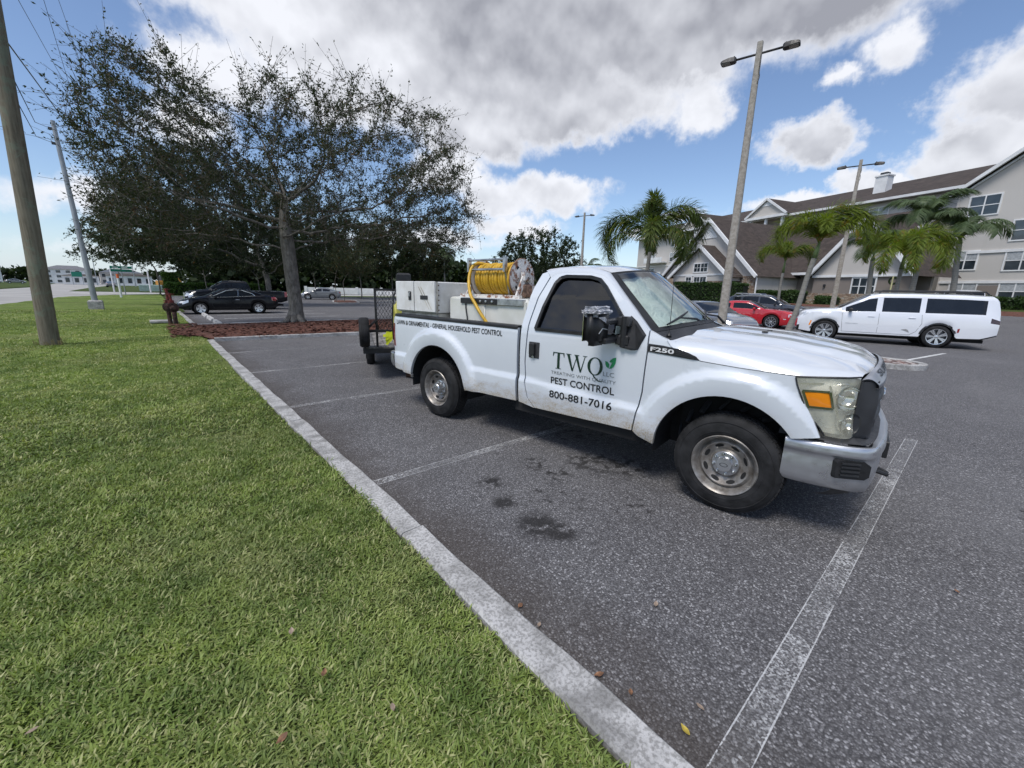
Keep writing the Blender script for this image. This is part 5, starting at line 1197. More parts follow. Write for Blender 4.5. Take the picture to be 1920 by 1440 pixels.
# ================================================================== trees
def leaf_mat(name, dark, lite, odd=None, tr=0.25):
    m, t, b = new_mat(name); v = pos(t); n = t.noise(v, 0.7, 3, .6); r_ = t.sep(t.node('ShaderNodeTexVoronoi', {'Vector': v, 'Scale': 7.0}).outputs['Color'])[0]
    c = t.mix(t.smooth(n, .35, .65), dark, lite); c = t.mix(t.math('MULTIPLY', r_, .55), c, tuple(x * 1.5 for x in lite))
    if odd: c = t.mix(t.smooth(r_, .90, .97, 0, .8), c, odd)
    t.set(b.inputs['Base Color'], c); b.inputs['Roughness'].default_value = .5; b.inputs['Specular IOR Level'].default_value = .25
    ts = t.node('ShaderNodeBsdfTranslucent', {'Color': t.mix(1.0, c, (1.3, 1.4, .7), 'MULTIPLY')}); ms = t.node('ShaderNodeMixShader', {0: tr}); t.l.new(b.outputs[0], ms.inputs[1]); t.l.new(ts.outputs[0], ms.inputs[2])
    t.l.new(ms.outputs[0], m.node_tree.nodes['Material Output'].inputs[0]); return m
def bark_mat(name, a, b_, sc=9.0):
    m, t, b = new_mat(name); v = obc(t); vs = t.vmath('MULTIPLY', v, (1, 1, .35)); n = t.noise(vs, sc, 5, .7); k = t.voro(vs, sc * 2.2)
    c = t.mix(t.smooth(n, .35, .65), a, b_); c = t.mix(t.smooth(k, .25, .05, 0, .6), c, tuple(x * .45 for x in a)); t.set(b.inputs['Base Color'], c); b.inputs['Roughness'].default_value = .9
    t.set(b.inputs['Normal'], t.node('ShaderNodeBump', {'Height': t.math('ADD', n, k), 'Strength': .9, 'Distance': .03}).outputs[0]); return m
M_OAK = leaf_mat('oak_leaf', (.024, .034, .015), (.046, .058, .025), (.15, .075, .03))
M_OAK2 = leaf_mat('dense_oak_leaf', (.016, .028, .011), (.030, .045, .016), None)
M_BARK = bark_mat('oak_bark', (.10, .092, .078), (.21, .195, .17))
M_TWIG = simple('grey_twig', (.13, .115, .095), .9, var=.3, vs=2)

def colonize(att, start, step, kill, infl, rng, up=.05, iters=220, wig=.15):
    N = [np.array(p, float) for p in start]; par = [-1] + list(range(len(start) - 1))
    nodes = np.array(N); A = att.copy(); near = np.zeros(len(A), int); dist = np.full(len(A), 1e9)
    def upd(i0):
        for i in range(i0, len(nodes)):
            d = np.linalg.norm(A - nodes[i], axis=1); k = d < dist; near[k] = i; dist[k] = d[k]
    upd(0)
    for _ in range(iters):
        if len(A) == 0: break
        k = dist < infl
        if not k.any(): k = dist <= dist.min() + 1e-6
        u = np.unique(near[k]); new = []; np_ = []
        for i in u:
            v = A[k & (near == i)] - nodes[i]; v /= np.linalg.norm(v, axis=1)[:, None] + 1e-9; d = v.sum(0); d /= np.linalg.norm(d) + 1e-9
            d = d + rng.normal(0, wig, 3) + np.array([0, 0, up]); d /= np.linalg.norm(d); new.append(nodes[i] + d * step); np_.append(i)
        n0 = len(nodes); nodes = np.vstack([nodes, np.array(new)]); par += np_; upd(n0)
        keep = dist > kill; A, near, dist = A[keep], near[keep], dist[keep]
    return nodes, np.array(par)
def wood_mesh(nodes, par, rad, nside_big=8, flare=None):
    V = []; F = []; n = 0; groups = {}
    idx = np.arange(len(nodes)); has = par >= 0
    for lo, hi, ns in ((.03, 9, nside_big), (.008, .03, 5), (0, .008, 3)):
        e = idx[has & (rad >= lo) & (rad < hi)]
        if len(e) == 0: continue
        p0 = nodes[par[e]]; p1 = nodes[e]; r1 = rad[e]; r0 = np.minimum(rad[par[e]], r1 * 1.35)
        big = rad[par[e]]; r0 = np.where(r1 > big * .55, big, r0)
        d = p1 - p0; d /= np.linalg.norm(d, axis=1)[:, None] + 1e-9; ref = np.where(np.abs(d[:, 2:3]) > .9, np.array([[1., 0, 0]]), np.array([[0, 0, 1.]]))
        x = np.cross(ref, d); x /= np.linalg.norm(x, axis=1)[:, None]; y = np.cross(d, x); m = len(e)
        a = np.arange(ns) * 2 * np.pi / ns
        ring = lambda p, r: p[:, None, :] + r[:, None, None] * (np.cos(a)[None, :, None] * x[:, None, :] + np.sin(a)[None, :, None] * y[:, None, :])
        v = np.concatenate([ring(p0, r0), ring(p1 + d * r1[:, None] * .3, r1)], 1).reshape(-1, 3)
        b = (np.arange(m) * 2 * ns)[:, None]; k = np.arange(ns)[None, :]; k2 = (k + 1) % ns
        f = np.stack([b + k, b + k2, b + ns + k2, b + ns + k], -1).reshape(-1, 4)
        V.append(v); F.append(f + n); n += len(v)
    return np.concatenate(V), np.concatenate(F)
def leaves_mesh(P, D, size, rng, wid=.42):
    """one folded leaf (two triangles) at each point P heading D"""
    m = len(P); d = D / (np.linalg.norm(D, axis=1)[:, None] + 1e-9); q = rng.normal(0, 1, (m, 3)); x = np.cross(d, q); x /= np.linalg.norm(x, axis=1)[:, None] + 1e-9; nn = np.cross(x, d)
    L = size * rng.uniform(.7, 1.3, m)[:, None]; w_ = L * wid
    V = np.stack([P, P + d * L * .5 + x * w_ * .5 + nn * w_ * .15, P + d * L, P + d * L * .5 - x * w_ * .5 + nn * w_ * .15], 1).reshape(-1, 3)
    F = np.arange(4 * m).reshape(m, 4); return V, F
def ell(rng, n, c, r, frame):
    u = rng.normal(0, 1, (n, 3)); u /= np.linalg.norm(u, axis=1)[:, None]; u *= (rng.uniform(0.10, 1, n) ** (1 / 2.6))[:, None]; q = u * np.array(r) + np.array(c); return q @ frame
def tree(name, label, base, blobs, n_att, trunk_h, r_trunk, leaves, lsize, lmat=None, seed=1, step=.32, kill=.55, infl=2.6, twig=.4, wisp=0.35, az0=None, bark=None, group=None, tip=.0055, cat='tree', r_leafy=.016, detail=True, leader=0.0):
    rng = np.random.default_rng(seed); base = np.array(base, float); az_ = math.atan2(base[0], base[1]) if az0 is None else az0
    fr = np.array([[math.cos(az_), -math.sin(az_), 0], [math.sin(az_), math.cos(az_), 0], [0, 0, 1]])       # rows: image-right, away, up
    wsum = sum(b_[2] for b_ in blobs); att = np.concatenate([ell(rng, int(n_att * b_[2] / wsum), b_[0], b_[1], fr) for b_ in blobs])
    att = att[att[:, 2] > trunk_h * .55]
    start = [(0.02 * math.sin(k) + .05 * math.sin(k * .5), .02 * math.cos(k * 1.7), trunk_h * k / 6) for k in range(7 + int(leader / (trunk_h / 6)))]
    nodes, par = colonize(att, start, step, kill, infl, rng)
    nch = np.bincount(par[par >= 0], minlength=len(nodes)); rad = np.zeros(len(nodes)); acc = np.zeros(len(nodes)); rad_e = 2.35
    for i in range(len(nodes) - 1, -1, -1):
        rad[i] = tip if nch[i] == 0 else acc[i] ** (1 / rad_e)
        if par[i] >= 0: acc[par[i]] += rad[i] ** rad_e
    sc = r_trunk / rad[3]; big = np.clip((rad - .012) / .12, 0, 1); rad = rad * (1 + (sc - 1) * big); rad[0] *= 1.5; rad[1] *= 1.12
    # twigs with leaves
    tw = np.where(rad < r_leafy)[0]; tw = tw[par[tw] >= 0]
    dirn_ = nodes[tw] - nodes[par[tw]]; dirn_ /= np.linalg.norm(dirn_, axis=1)[:, None] + 1e-9
    k = max(1, int(round(leaves / max(1, len(tw)) / 6)))
    rep = np.repeat(np.arange(len(tw)), k); td = dirn_[rep] * .6 + rng.normal(0, .55, (len(rep), 3)) + np.array([0, 0, .30]); td /= np.linalg.norm(td, axis=1)[:, None]
    tip_ = nch[tw][rep] == 0; tl = twig * rng.uniform(.4, 1.0, len(rep)) + np.where(tip_, wisp * rng.uniform(0, 1.0, len(rep)) ** 2 * 2.2, 0); p0 = nodes[tw][rep]; p1 = p0 + td * tl[:, None]
    nl = 6; f = rng.uniform(.15, 1.05, (len(rep), nl)); P = p0[:, None] + (p1 - p0)[:, None] * f[..., None] + rng.normal(0, .035, (len(rep), nl, 3)); D = td[:, None] * .5 + rng.normal(0, .7, (len(rep), nl, 3))
    P = P.reshape(-1, 3); D = D.reshape(-1, 3)
    if len(P) > leaves: s_ = rng.permutation(len(P))[:leaves]; P, D = P[s_], D[s_]
    o = thing(name, label, cat, tuple(base), 0, group)
    V, F = wood_mesh(nodes, par, rad, 10 if detail else 6); o1 = link('trunk', fast_mesh('trunk', V, F), bark or M_BARK, o, smooth=True)
    if detail:
        s_ = rng.permutation(len(p0))[:min(len(p0), 40000)]; tn = np.concatenate([p0[s_], p1[s_]]); tp = np.concatenate([np.full(len(s_), -1), np.arange(len(s_))]); tr_ = np.concatenate([np.full(len(s_), .0065), np.full(len(s_), .004)])
        V, F = wood_mesh(tn, tp, tr_, 3); link('twigs', fast_mesh('twigs', V, F), M_TWIG, o)
    V, F = leaves_mesh(P, D, lsize, rng); c = link('crown', fast_mesh('crown', V, F), lmat or M_OAK, o)
    return o
# the big oak on the island
oak = tree('oak_tree', 'large spreading oak with thin crown growing from the mulch island', (4.45, 18.9, .18),
     [((3.2, 0, 6.1), (4.4, 4.4, 3.2), 1.0), ((-3.6, .3, 5.8), (2.5, 3.6, 3.4), 1.6), ((.4, 0, 6.4), (2.3, 3.5, 3.0), .35), ((6.0, 0, 4.8), (2.2, 3, 2.3), .45), ((-3.9, 0, 3.8), (2.1, 3, 1.3), .45), ((2.6, 0, 3.9), (3.4, 3, .9), .25)],
     2600, 2.2, .315, 78000, .098, seed=5, step=.30, kill=.46, infl=3.0, twig=.46, wisp=.50, leader=2.6, tip=.0072)
bm = MB()
for an, L_ in ((3.6, 1.0), (5.0, .8), (.6, .7), (2.0, .7), (4.3, .9)):
    d = Vector((math.cos(an), math.sin(an), 0)); bm.tube([d * .22 + Vector((0, 0, .22)), d * .45 + Vector((0, 0, .05)), d * L_ + Vector((0, 0, -.06))], [.16, .10, .04], 8)
bm.build('root_flare', M_BARK, oak, smooth=True)
tree('oak_tree', 'dense dark oak with forked trunk behind the two black parked vehicles', (7.3, 38.5, .0),
     [((-3.4, 0, 7.2), (5.8, 4.5, 4.2), 1.5), ((-6.8, 0, 5.2), (3.4, 4, 2.8), .8), ((2.2, 0, 6.5), (4.5, 3.5, 3.6), .9), ((-2, 0, 4.2), (6, 3, 1.5), .6)],
     1900, 1.7, .36, 90000, .155, M_OAK2, seed=9, step=.4, kill=.6, infl=3.2, twig=.5, wisp=.3)
tree('oak_tree', 'slender oak with a straight pale trunk at the driveway edge', (1.0, 72.5, 0), [((-2, 0, 7), (5.5, 5, 3.6), 1), ((-3, 0, 4.8), (5, 4, 1.4), .5)], 700, 3.0, .25, 17000, .24, M_OAK2, seed=21, step=.55, kill=.9, infl=4, detail=False)
# saplings on the far island, round oak behind the cab, oaks across the lot
tree('young_tree', 'young staked tree at the near end of the far lot island', (14.2, 43.6, 0), [((.6, 0, 4.2), (1.9, 1.8, 1.7), 1)], 220, 2.2, .10, 6500, .14, M_OAK, seed=31, step=.35, kill=.55, infl=2.5, detail=False)
tree('young_tree', 'thin young tree standing further along the far lot island', (15.6, 45.3, 0), [((1.4, 0, 4.4), (2.3, 2, 1.9), 1)], 240, 2.1, .09, 7500, .14, M_OAK, seed=33, step=.35, kill=.55, infl=2.5, detail=False)
tree('oak_tree', 'broad round topped dark oak showing above the pickup roof', (49.5, 50.5, .4), [((0, 0, 7.0), (7.2, 6, 4.4), 1), ((-4, 0, 5.6), (4, 4, 3.0), .4), ((4, 0, 5.6), (4, 4, 3.0), .4)], 1000, 2.0, .40, 26000, .30, M_OAK2, seed=41, step=.55, kill=.9, infl=4, detail=False, wisp=.6)
for k, (x, y, h, w_, lab) in enumerate([(22, 57, 9.6, 5.2, 'leafy oak behind the trailer headboard'), (27.5, 59, 10.8, 5.2, 'leafy oak right above the white storage cabinet'), (33.5, 60, 8.6, 4.4, 'leafy oak between the storage cabinet and the hose reel'), (17.5, 62, 9.4, 5.2, 'leafy oak seen beyond the young staked trees'), (11, 64, 9.6, 5.8, 'leafy oak beyond the parked coupe tail'), (5.5, 66, 9.8, 5.8, 'leafy oak beyond the clipped hedge')]):
    tree('oak_tree', lab, (x, y, 0), [((0, 0, h * .66), (w_, w_ * .9, h * .42), 1)], 420, h * .24, .20, 20000, .30, M_OAK2 if k % 2 else M_OAK, seed=50 + k, step=.5, kill=.8, infl=4, detail=False, wisp=.4)
# far woods: one dark mass of clumps
def woods(name, label, pts, hmin, hmax, n, ls, mat):
    rng = np.random.default_rng(77); P = []
    for k in range(n):
        t_ = rng.random() * (len(pts) - 1); i = int(t_); f = t_ - i; x = pts[i][0] + (pts[i + 1][0] - pts[i][0]) * f; y = pts[i][1] + (pts[i + 1][1] - pts[i][1]) * f
        h = hmin + (hmax - hmin) * (.5 + .25 * math.sin(x * .21) + .25 * math.sin(x * .071 + y * .13)); P.append((x + rng.normal(0, 2), y + rng.normal(0, 2.5), h * rng.random() ** .6 + rng.normal(0, .3)))
    P = np.array(P); V, F = leaves_mesh(P, rng.normal(0, 1, P.shape), ls, rng, .8); return tag(link(name, fast_mesh(name, V, F), mat), label, kind='stuff')
woods('woods', 'dark belt of far trees along the edge of the parking lot', [(8, 118), (40, 118), (75, 112), (105, 92), (125, 60)], 6, 10, 15000, 1.5, M_OAK2)
woods('woods', 'hazy low tree line beyond the road', [(-260, 330), (-120, 360), (-40, 380), (60, 330)], 4, 8, 5000, 2.6, M_OAK2)

# ================================================================== palms
M_FOX = leaf_mat('foxtail_frond', (.075, .115, .018), (.155, .20, .028), (.26, .16, .03), tr=.4)
M_FOXD = leaf_mat('dark_foxtail_frond', (.040, .072, .016), (.085, .115, .022), (.20, .15, .04), tr=.3)
M_FEA = leaf_mat('feather_palm_frond', (.045, .072, .030), (.088, .122, .055), None, tr=.25)
M_PTR, t, b = new_mat('ringed_palm_trunk'); v = obc(t); z = t.sep(v)[2]; rg = t.math('ABSOLUTE', t.math('SINE', t.math('MULTIPLY', z, 24.0)))
t.set(b.inputs['Base Color'], t.mix(t.smooth(rg, .12, .0), t.mix(t.noise(v, 8, 4), (.17, .16, .135), (.31, .30, .27)), (.09, .08, .065))); b.inputs['Roughness'].default_value = .9
M_SHAFT = simple('green_crown_shaft', (.13, .19, .06), .5, var=.2, vs=3)
def frond_mesh(seed, L, rise_, droop, nl, ll, lw, plumose, hang):
    rng = np.random.default_rng(seed); n = 16; P = [np.array([0., 0, 0])]; ang = rise_
    for k in range(n): P.append(P[-1] + np.array([math.cos(ang), 0, math.sin(ang)]) * L / n); ang -= droop / n * (0.5 + 1.2 * k / n)
    P = np.array(P); bm = MB(); bm.tube([tuple(p) for p in P], [.022 * (1 - .85 * i / n) * L / 2 for i in range(n + 1)], 4, caps=False); V = [tuple(v_) for v_ in bm.v]; F = list(bm.f)
    for k in range(nl):
        f = .10 + .90 * (k / nl); i = min(n - 1, int(f * n)); q = f * n - i; p = P[i] + (P[i + 1] - P[i]) * q; d = (P[i + 1] - P[i]); d /= np.linalg.norm(d); up = np.array([-d[2], 0, d[0]]); sd = np.array([0., 1, 0])
        for s in (1, -1):
            th = (rng.uniform(-1.3, 1.4) if plumose else rng.uniform(-.25, .25)); o = sd * s * math.cos(th) + up * math.sin(th); le = ll * math.sin(math.pi * (.12 + .82 * f)) ** .6 * rng.uniform(.85, 1.1)
            dr = d * .62 + o * .85; dr /= np.linalg.norm(dr); p1 = p + dr * le * .55 + np.array([0, 0, -hang * le * .15]); p2 = p + dr * le * .95 + np.array([0, 0, -hang * le * .55]); w_ = np.cross(dr, up + .3 * o); w_ /= np.linalg.norm(w_) + 1e-9; w_ = w_ * lw * .5
            b0 = len(V); V += [tuple(p - w_ * .5), tuple(p + w_ * .5), tuple(p1 + w_), tuple(p1 - w_), tuple(p2)]; F += [(b0, b0 + 1, b0 + 2, b0 + 3), (b0 + 3, b0 + 2, b0 + 4)]
    me = bpy.data.meshes.new('frond'); me.from_pydata(V, [], F); me.update(); return me
FOX = [frond_mesh(s, 2.5, 1.2, 3.3, 190, .58, .026, True, .6) for s in (1, 2)]
FEA = [frond_mesh(s, 3.2, 1.0, 2.3, 90, .95, .045, False, 1.1) for s in (5, 6)]
def palm(label, base, top, r0, fronds, meshes, mat, sc=1.0, shaft=.8, name='palm_tree', group=None):
    """fronds: (azimuth deg, tilt up deg, length scale)"""
    base = Vector(base); top = Vector(top); o = thing(name, label, 'palm tree', base, 0, group); d = top - base
    P = [(d * (k / 8)) + Vector((.05 * math.sin(k * .8), .04 * math.sin(k * 1.1), 0)) * (1 - k / 8) for k in range(9)]; bm = MB(); bm.tube(P, [r0 * (1.25 - .45 * min(1, k / 3) - .15 * k / 8) for k in range(9)], 12); bm.build('trunk', M_PTR, o, smooth=True)
    if shaft:
        bm = MB(); u = d.normalized(); bm.tube([d, d + u * shaft * .4, d + u * shaft], [r0 * .75, r0 * .62, r0 * .30], 10); bm.build('crown_shaft', M_SHAFT, o, smooth=True)
    tp = d + d.normalized() * shaft * .85; made = {}
    for k, (a, tl, s) in enumerate(fronds):
        src = meshes[k % len(meshes)]; key = (k % len(meshes))
        me = src.copy() if (key, mat.name) not in FR else FR[(key, mat.name)]
        if (key, mat.name) not in FR: me.materials.append(mat); FR[(key, mat.name)] = me
        f = bpy.data.objects.new('frond', me); COL.objects.link(f); f.parent = o; f.location = tp
        f.rotation_euler = (0, -R(tl), R(90 - a)); f.rotation_euler = (Matrix.Rotation(R(90 - a), 3, 'Z') @ Matrix.Rotation(-R(tl), 3, 'Y')).to_euler(); f.scale = (s * sc,) * 3
    return o
FR = {}
def fan(n, a0, tl=(30, -20), s=(.85, 1.1), seed=0, spread=360):
    r_ = random.Random(seed); return [(a0 + spread * k / n + r_.uniform(-14, 14), r_.uniform(min(tl), max(tl)), r_.uniform(*s)) for k in range(n)]
# view azimuth to the right side of the lot is about 60-90 degrees; image right there is azimuth + 90
palm('bushy foxtail palm beyond the pickup cab, in front of the hotel left end', (23.9, 14.6, .0), (24.0, 14.5, 4.25), .17,
     [(150, 2, 1.3), (148, -26, 1.15), (165, 14, 1.25), (330, 0, 1.3), (315, -34, 1.2), (140, -40, 1.0), (325, -12, 1.25), (20, 40, 1.05), (90, 62, 1.0), (250, 64, 1.05), (240, -12, 1.05), (60, -14, 1.05), (190, -28, 1.1)], FOX, M_FOXD, 1.5)
palm('foxtail palm with windswept fronds just left of the long white suv', (15.36, 4.11, .09), (15.53, 3.75, 2.88), .105,
     [(170, 20, 1.1), (168, 2, 1.15), (335, 10, 1.05), (322, -8, 1.0), (150, 42, 1.05), (190, -4, .95), (300, 24, .9), (250, 20, .8)], FOX, M_FOX, .76, .5)
palm('short foxtail palm behind the red coupe, in front of the grey wall', (30.0, 8.8, .15), (30.05, 8.75, 3.15), .11, [(340, 12, .95), (320, 0, .9), (165, 10, .95), (150, -6, .9), (60, 30, .8), (250, 26, .8)], FOX, M_FOX, 1.05)
palm('yellow green foxtail palm above the white suv roof, fronds browning', (30.0, 3.35, .15), (29.95, 3.3, 3.25), .14, [(165, 12, 1.1), (160, -14, 1.1), (335, 10, 1.05), (345, -10, 1.0), (250, 6, 1.0), (70, 20, 1.0), (210, -24, 1.1), (140, 26, 1.1), (290, -26, 1.1), (250, -30, 1.0)], FOX, M_FOX, 1.08)
palm('dark feather palm left of the yellow green foxtail palm', (37.0, 5.4, .4), (37.0, 5.6, 4.2), .20, fan(11, 20, (48, -14), (.85, 1.05), 3), FEA, M_FEA, .88, .3)
palm('tallest dark feather palm rising behind the yellow green foxtail palm', (38.0, 3.4, .45), (38.0, 3.5, 6.2), .20, fan(13, 0, (52, -16), (.9, 1.1), 4), FEA, M_FEA, .92, .3)
palm('feather palm with tattered grey fronds at the right, against the hotel gable', (36.5, 1.35, .4), (36.6, 1.75, 5.0), .20, fan(10, 40, (46, -18), (.85, 1.05), 6), FEA, M_FEA, .85, .3)
palm('small palm behind the storage cabinet, fronds touching the oak', (36, 58, .4), (36, 58, 6.4), .17, fan(12, 10, (40, -35), (.7, .9), 8), FEA, M_FEA, 1.0, .3)
palm('distant palm peeping over the pickup roof', (56, 45, .5), (56, 45, 5.0), .2, fan(12, 0, (40, -30), (.8, 1.0), 9), FEA, M_FEA, 1.1, .3)
# ================================================================== parked vehicles
def car_paint(nm, col, metal=0.0): return paint(nm, col, .22, 1.0, None, metal)
def black_paint(nm, col): m = paint(nm, col, .16, 0.0); m.node_tree.nodes['Principled BSDF'].inputs['Specular IOR Level'].default_value = .32; return m
M_ALLOY = simple('silver_alloy', (.66, .67, .69), .25, metal=.9, var=.05)
M_ALLOYD = simple('dark_alloy', (.10, .10, .11), .3, metal=.9, var=.1)
M_LAMPC = simple('clear_car_lamp', (.62, .64, .66), .12, metal=.3, var=.05, coat=1.0)
def car(name, label, cat, loc, az, S, group='cars parked in the lot'):
    """lofted body; S holds the side-view curves in metres, x forward from the front axle, z up. az: compass heading of the nose"""
    root = thing(name, label, cat, loc, R(90 - az), group)
    xr, xf = S['x']; W = S['w'] / 2; wb = S['wb']; rw = S['rw']; zt = S['top']; zb = S['belt']; zf = S.get('floor', [(xr, .42), (xr + .35, .27), (xf - .4, .24), (xf, .34)])
    tum = S.get('tum', .30); nose = S.get('nose', .26); tail = S.get('tail', .20)
    xs = set(np.round(np.linspace(xr, xf, 70), 3)); 
    for c in (0, -wb):
        for k in range(-10, 11): xs.add(round(c + (rw + .055) * math.sin(k / 10 * math.pi / 2), 3))
    for e in (.0, .02, .05, .10, .17): xs.add(round(xr + e, 3)); xs.add(round(xf - e, 3))
    for q in S['cuts']: xs.add(q)
    xs = sorted(xs); secs = []
    for x in xs:
        ef = max(0, 1 - (xf - x) / .95); er = max(0, 1 - (x - xr) / .7)
        hw = W * (1 - nose * ef ** 2.6 - tail * er ** 3)
        z1 = spl(zt, x) if S.get('smooth', True) else pl(zt, x); zbe = min(pl(zb, x), z1 - .012); z0 = pl(zf, x)
        for c in (0, -wb):
            d = abs(x - c)
            if d < rw + .055: z0 = max(z0, rw + math.sqrt(max(0, (rw + .055) ** 2 - d * d)))
        z0 = min(z0, zbe - .1)
        h = max(0, z1 - zbe); zm = z0 + (zbe - z0) * .45
        flare = 0
        sec = [(0, z0 + .02), (hw * .80, z0 + .015), (hw * .965, z0 + .0), (hw * .99, z0 + .045), (hw, zm), (hw * .985, lerp(zm, zbe, .55)), (hw * .962 if h < .15 else hw * .965, zbe)]
        cr_ = min(.10, .03 + h * .12)
        for t in (.07, .5, .86, .96): sec.append((max(.05, hw * .955 - tum * (h - cr_) * t - (.05 * (t - .07) if h < .2 else 0)), zbe + (h - cr_) * t))
        yt = sec[-1][0]; sec += [(yt * .93, z1 - cr_ * .55), (yt * .72, z1 - cr_ * .2), (yt * .36, z1 - cr_ * .04), (0, z1)]
        secs.append(sec)
    m = len(secs[0]); n = len(xs); cls = {}
    ws0, ws1 = S['ws']; rw0, rw1 = S['rear_ws']; wins = S['wins']; hlx, hlz = S['hl']; tlx, tlz = S['tl']
    for i in range(n - 1):
        x = (xs[i] + xs[i + 1]) / 2
        for j in range(m - 1):
            zc = (secs[i][j][1] + secs[i + 1][j + 1][1]) / 2; k = 'body'
            if j >= 11 and ws1 < x < ws0: k = 'windscreen'
            elif j >= 11 and rw1 < x < rw0: k = 'rear_window'
            elif j in (7, 8) and any(a < x < b for a, b in wins) and secs[i][10][1] - secs[i][6][1] > .05: k = ('side_window', [q for q, (a, b) in enumerate(wins) if a < x < b][0])
            elif x > hlx and hlz[0] < zc < hlz[1] and 3 <= j <= 10: k = 'headlight'
            elif x < tlx and tlz[0] < zc < tlz[1] and 3 <= j <= 10: k = 'tail_light'
            elif 'clad' in S and zc < pl(S['clad'], x) and j <= 4: k = 'lower_trim'
            cls.setdefault(k, []).append((i, j))
    mats = {'body': S['paint'], 'windscreen': S.get('glassf', M_CARGLASS), 'rear_window': M_CARGLASS, 'side_window': S.get('glass', M_CARGLASS), 'headlight': M_LAMPC, 'tail_light': S.get('tlm', M_TAIL), 'lower_trim': M_BLK}
    for k, cells in cls.items():
        for s_ in ((1, -1) if k in ('headlight', 'tail_light') or k[0] == 'side_window' else (0,)):
            kk = k; k = k[0] if isinstance(k, tuple) else k
            V = []; F = []; mp = {}
            def vid(i, j, s):
                key = (i, j, s if secs[i][j][0] > 1e-6 else 0)
                if key not in mp: mp[key] = len(V); V.append((xs[i], s * secs[i][j][0], secs[i][j][1]))
                return mp[key]
            for (i, j) in cells:
                for s in ((1, -1) if s_ == 0 else (s_,)):
                    q = [vid(i, j, s), vid(i + 1, j, s), vid(i + 1, j + 1, s), vid(i, j + 1, s)]
                    q = list(dict.fromkeys(q))
                    if len(q) > 2: F.append(tuple(q if s == 1 else q[::-1]))
            if k == 'body':
                for i in (0, n - 1):
                    for s in (1, -1):
                        ids = [vid(i, j, s) for j in range(m)]; ids = list(dict.fromkeys(ids)); F.append(tuple(ids if (i == 0) == (s == 1) else ids[::-1])[::-1])
            me = bpy.data.meshes.new(k); me.from_pydata(V, [], F); me.update(); o = link(k, me, mats[k], root, smooth=True); me.set_sharp_from_angle(angle=R(38))
            if k == 'body': body = o
            k = kk
    # wheel wells and underside
    bm = MB()
    for c in (0, -wb):
        for s in (1, -1): bm.lathe([(rw + .05, 0), (rw + .05, .28), (0, .28)], 20, Matrix.Translation((c, s * (W - .02), rw)) @ Matrix.Rotation(R(90 * s), 4, 'X'))
    bm.box(((xr + xf) / 2, 0, .30), (xf - xr - .5, W * 1.5, .12)); bm.build('underbody', M_DARK, root)
    def Y(x, z):
        i = min(range(n), key=lambda q: abs(xs[q] - x)); sec = secs[i]
        for j in range(2, m - 1):
            if sec[j][1] <= z <= sec[j + 1][1] + 1e-6 and sec[j + 1][1] > sec[j][1]: t = (z - sec[j][1]) / (sec[j + 1][1] - sec[j][1]); return lerp(sec[j][0], sec[j + 1][0], t)
        return W
    for c in (0, -wb):
        for s in (1, -1):
            wh = thing('wheel', 'x', 'x'); wh.parent = root; del wh['label']; del wh['category']; wh.location = (c, s * (W - .012), rw); wh.rotation_euler = (R(-90 * s), R(random.uniform(0, 70)), 0)
            rr_ = rw * S.get('rim', .66); bm = MB(); bm.lathe([(rr_, -.01), (rr_ + .02, .0), (rw - .03, -.004), (rw - .006, -.03), (rw, -.06), (rw, -.17), (rw - .02, -.20), (rr_, -.20)], 32, None, close=True); ty = bm.build('tyre', M_RUB, wh, smooth=True, sharp=50)
            bm = MB(); bm.lathe([(rr_ + .006, -.006), (rr_ - .012, -.004), (rr_ - .03, -.03), (rr_ - .035, -.10), (0, -.10)], 32); bm.build('barrel', M_ALLOYD, wh, smooth=True, sharp=40)
            bm = MB(); ns = S.get('spokes', 5)
            bm.lathe([(rr_ + .004, -.008), (rr_ + .002, .0), (rr_ - .018, -.003), (rr_ - .02, -.02)], 32); bm.lathe([(.06, -.03), (.055, -.018), (0, -.012)], 16)
            for k in range(ns):
                a = 2 * math.pi * k / ns
                for da in S.get('split', (0,)):
                    ca, sa = math.cos(a + da), math.sin(a + da); ci, si = math.cos(a + da * .35), math.sin(a + da * .35); w0, w1 = S.get('spw', (.035, .05)); p, q = Vector((ci * .03, si * .03, -.022)), Vector((ca * (rr_ - .008), sa * (rr_ - .008), -.008)); t_ = (q - p).normalized(); nn = Vector((-t_.y, t_.x, 0))
                    bm.add([p + nn * w0, p - nn * w0, q - nn * w1, q + nn * w1, p + nn * w0 - Vector((0, 0, .03)), p - nn * w0 - Vector((0, 0, .03)), q - nn * w1 - Vector((0, 0, .03)), q + nn * w1 - Vector((0, 0, .03))], [(3, 2, 1, 0), (0, 1, 5, 4), (1, 2, 6, 5), (2, 3, 7, 6), (3, 0, 4, 7)])
            bm.build('rim', S.get('rimm', M_ALLOY), wh)
    for s in (1, -1):
        for q in S.get('seams', []):
            bm = MB(); pts = [(x, s * (Y(x, z) + .001), z) for x, z in q]
            for a, b in zip(pts, pts[1:]): bm.bar(a, b, .008, .008, up=(0, 1, 0))
            bm.build('door_seam', M_BLK, root)
        for (x, z) in S.get('handles', []):
            bm = MB(); y = s * (Y(x, z) + .012); bm.box((x, y, z), (.20, .022, .028), ch=.008); bm.build('door_handle', S.get('handlem', S['paint']), root)
        if 'mirror' in S:
            x, z = S['mirror']; y = s * (Y(x, z) + .10); bm = MB(); bm.box((x, y, z + .03), (.11, .21, .13), ch=.035); bm.box((x + .02, s * (Y(x, z) + .02), z - .01), (.07, .10, .05), ch=.01); bm.build('side_mirror', S.get('mirm', S['paint']), root)
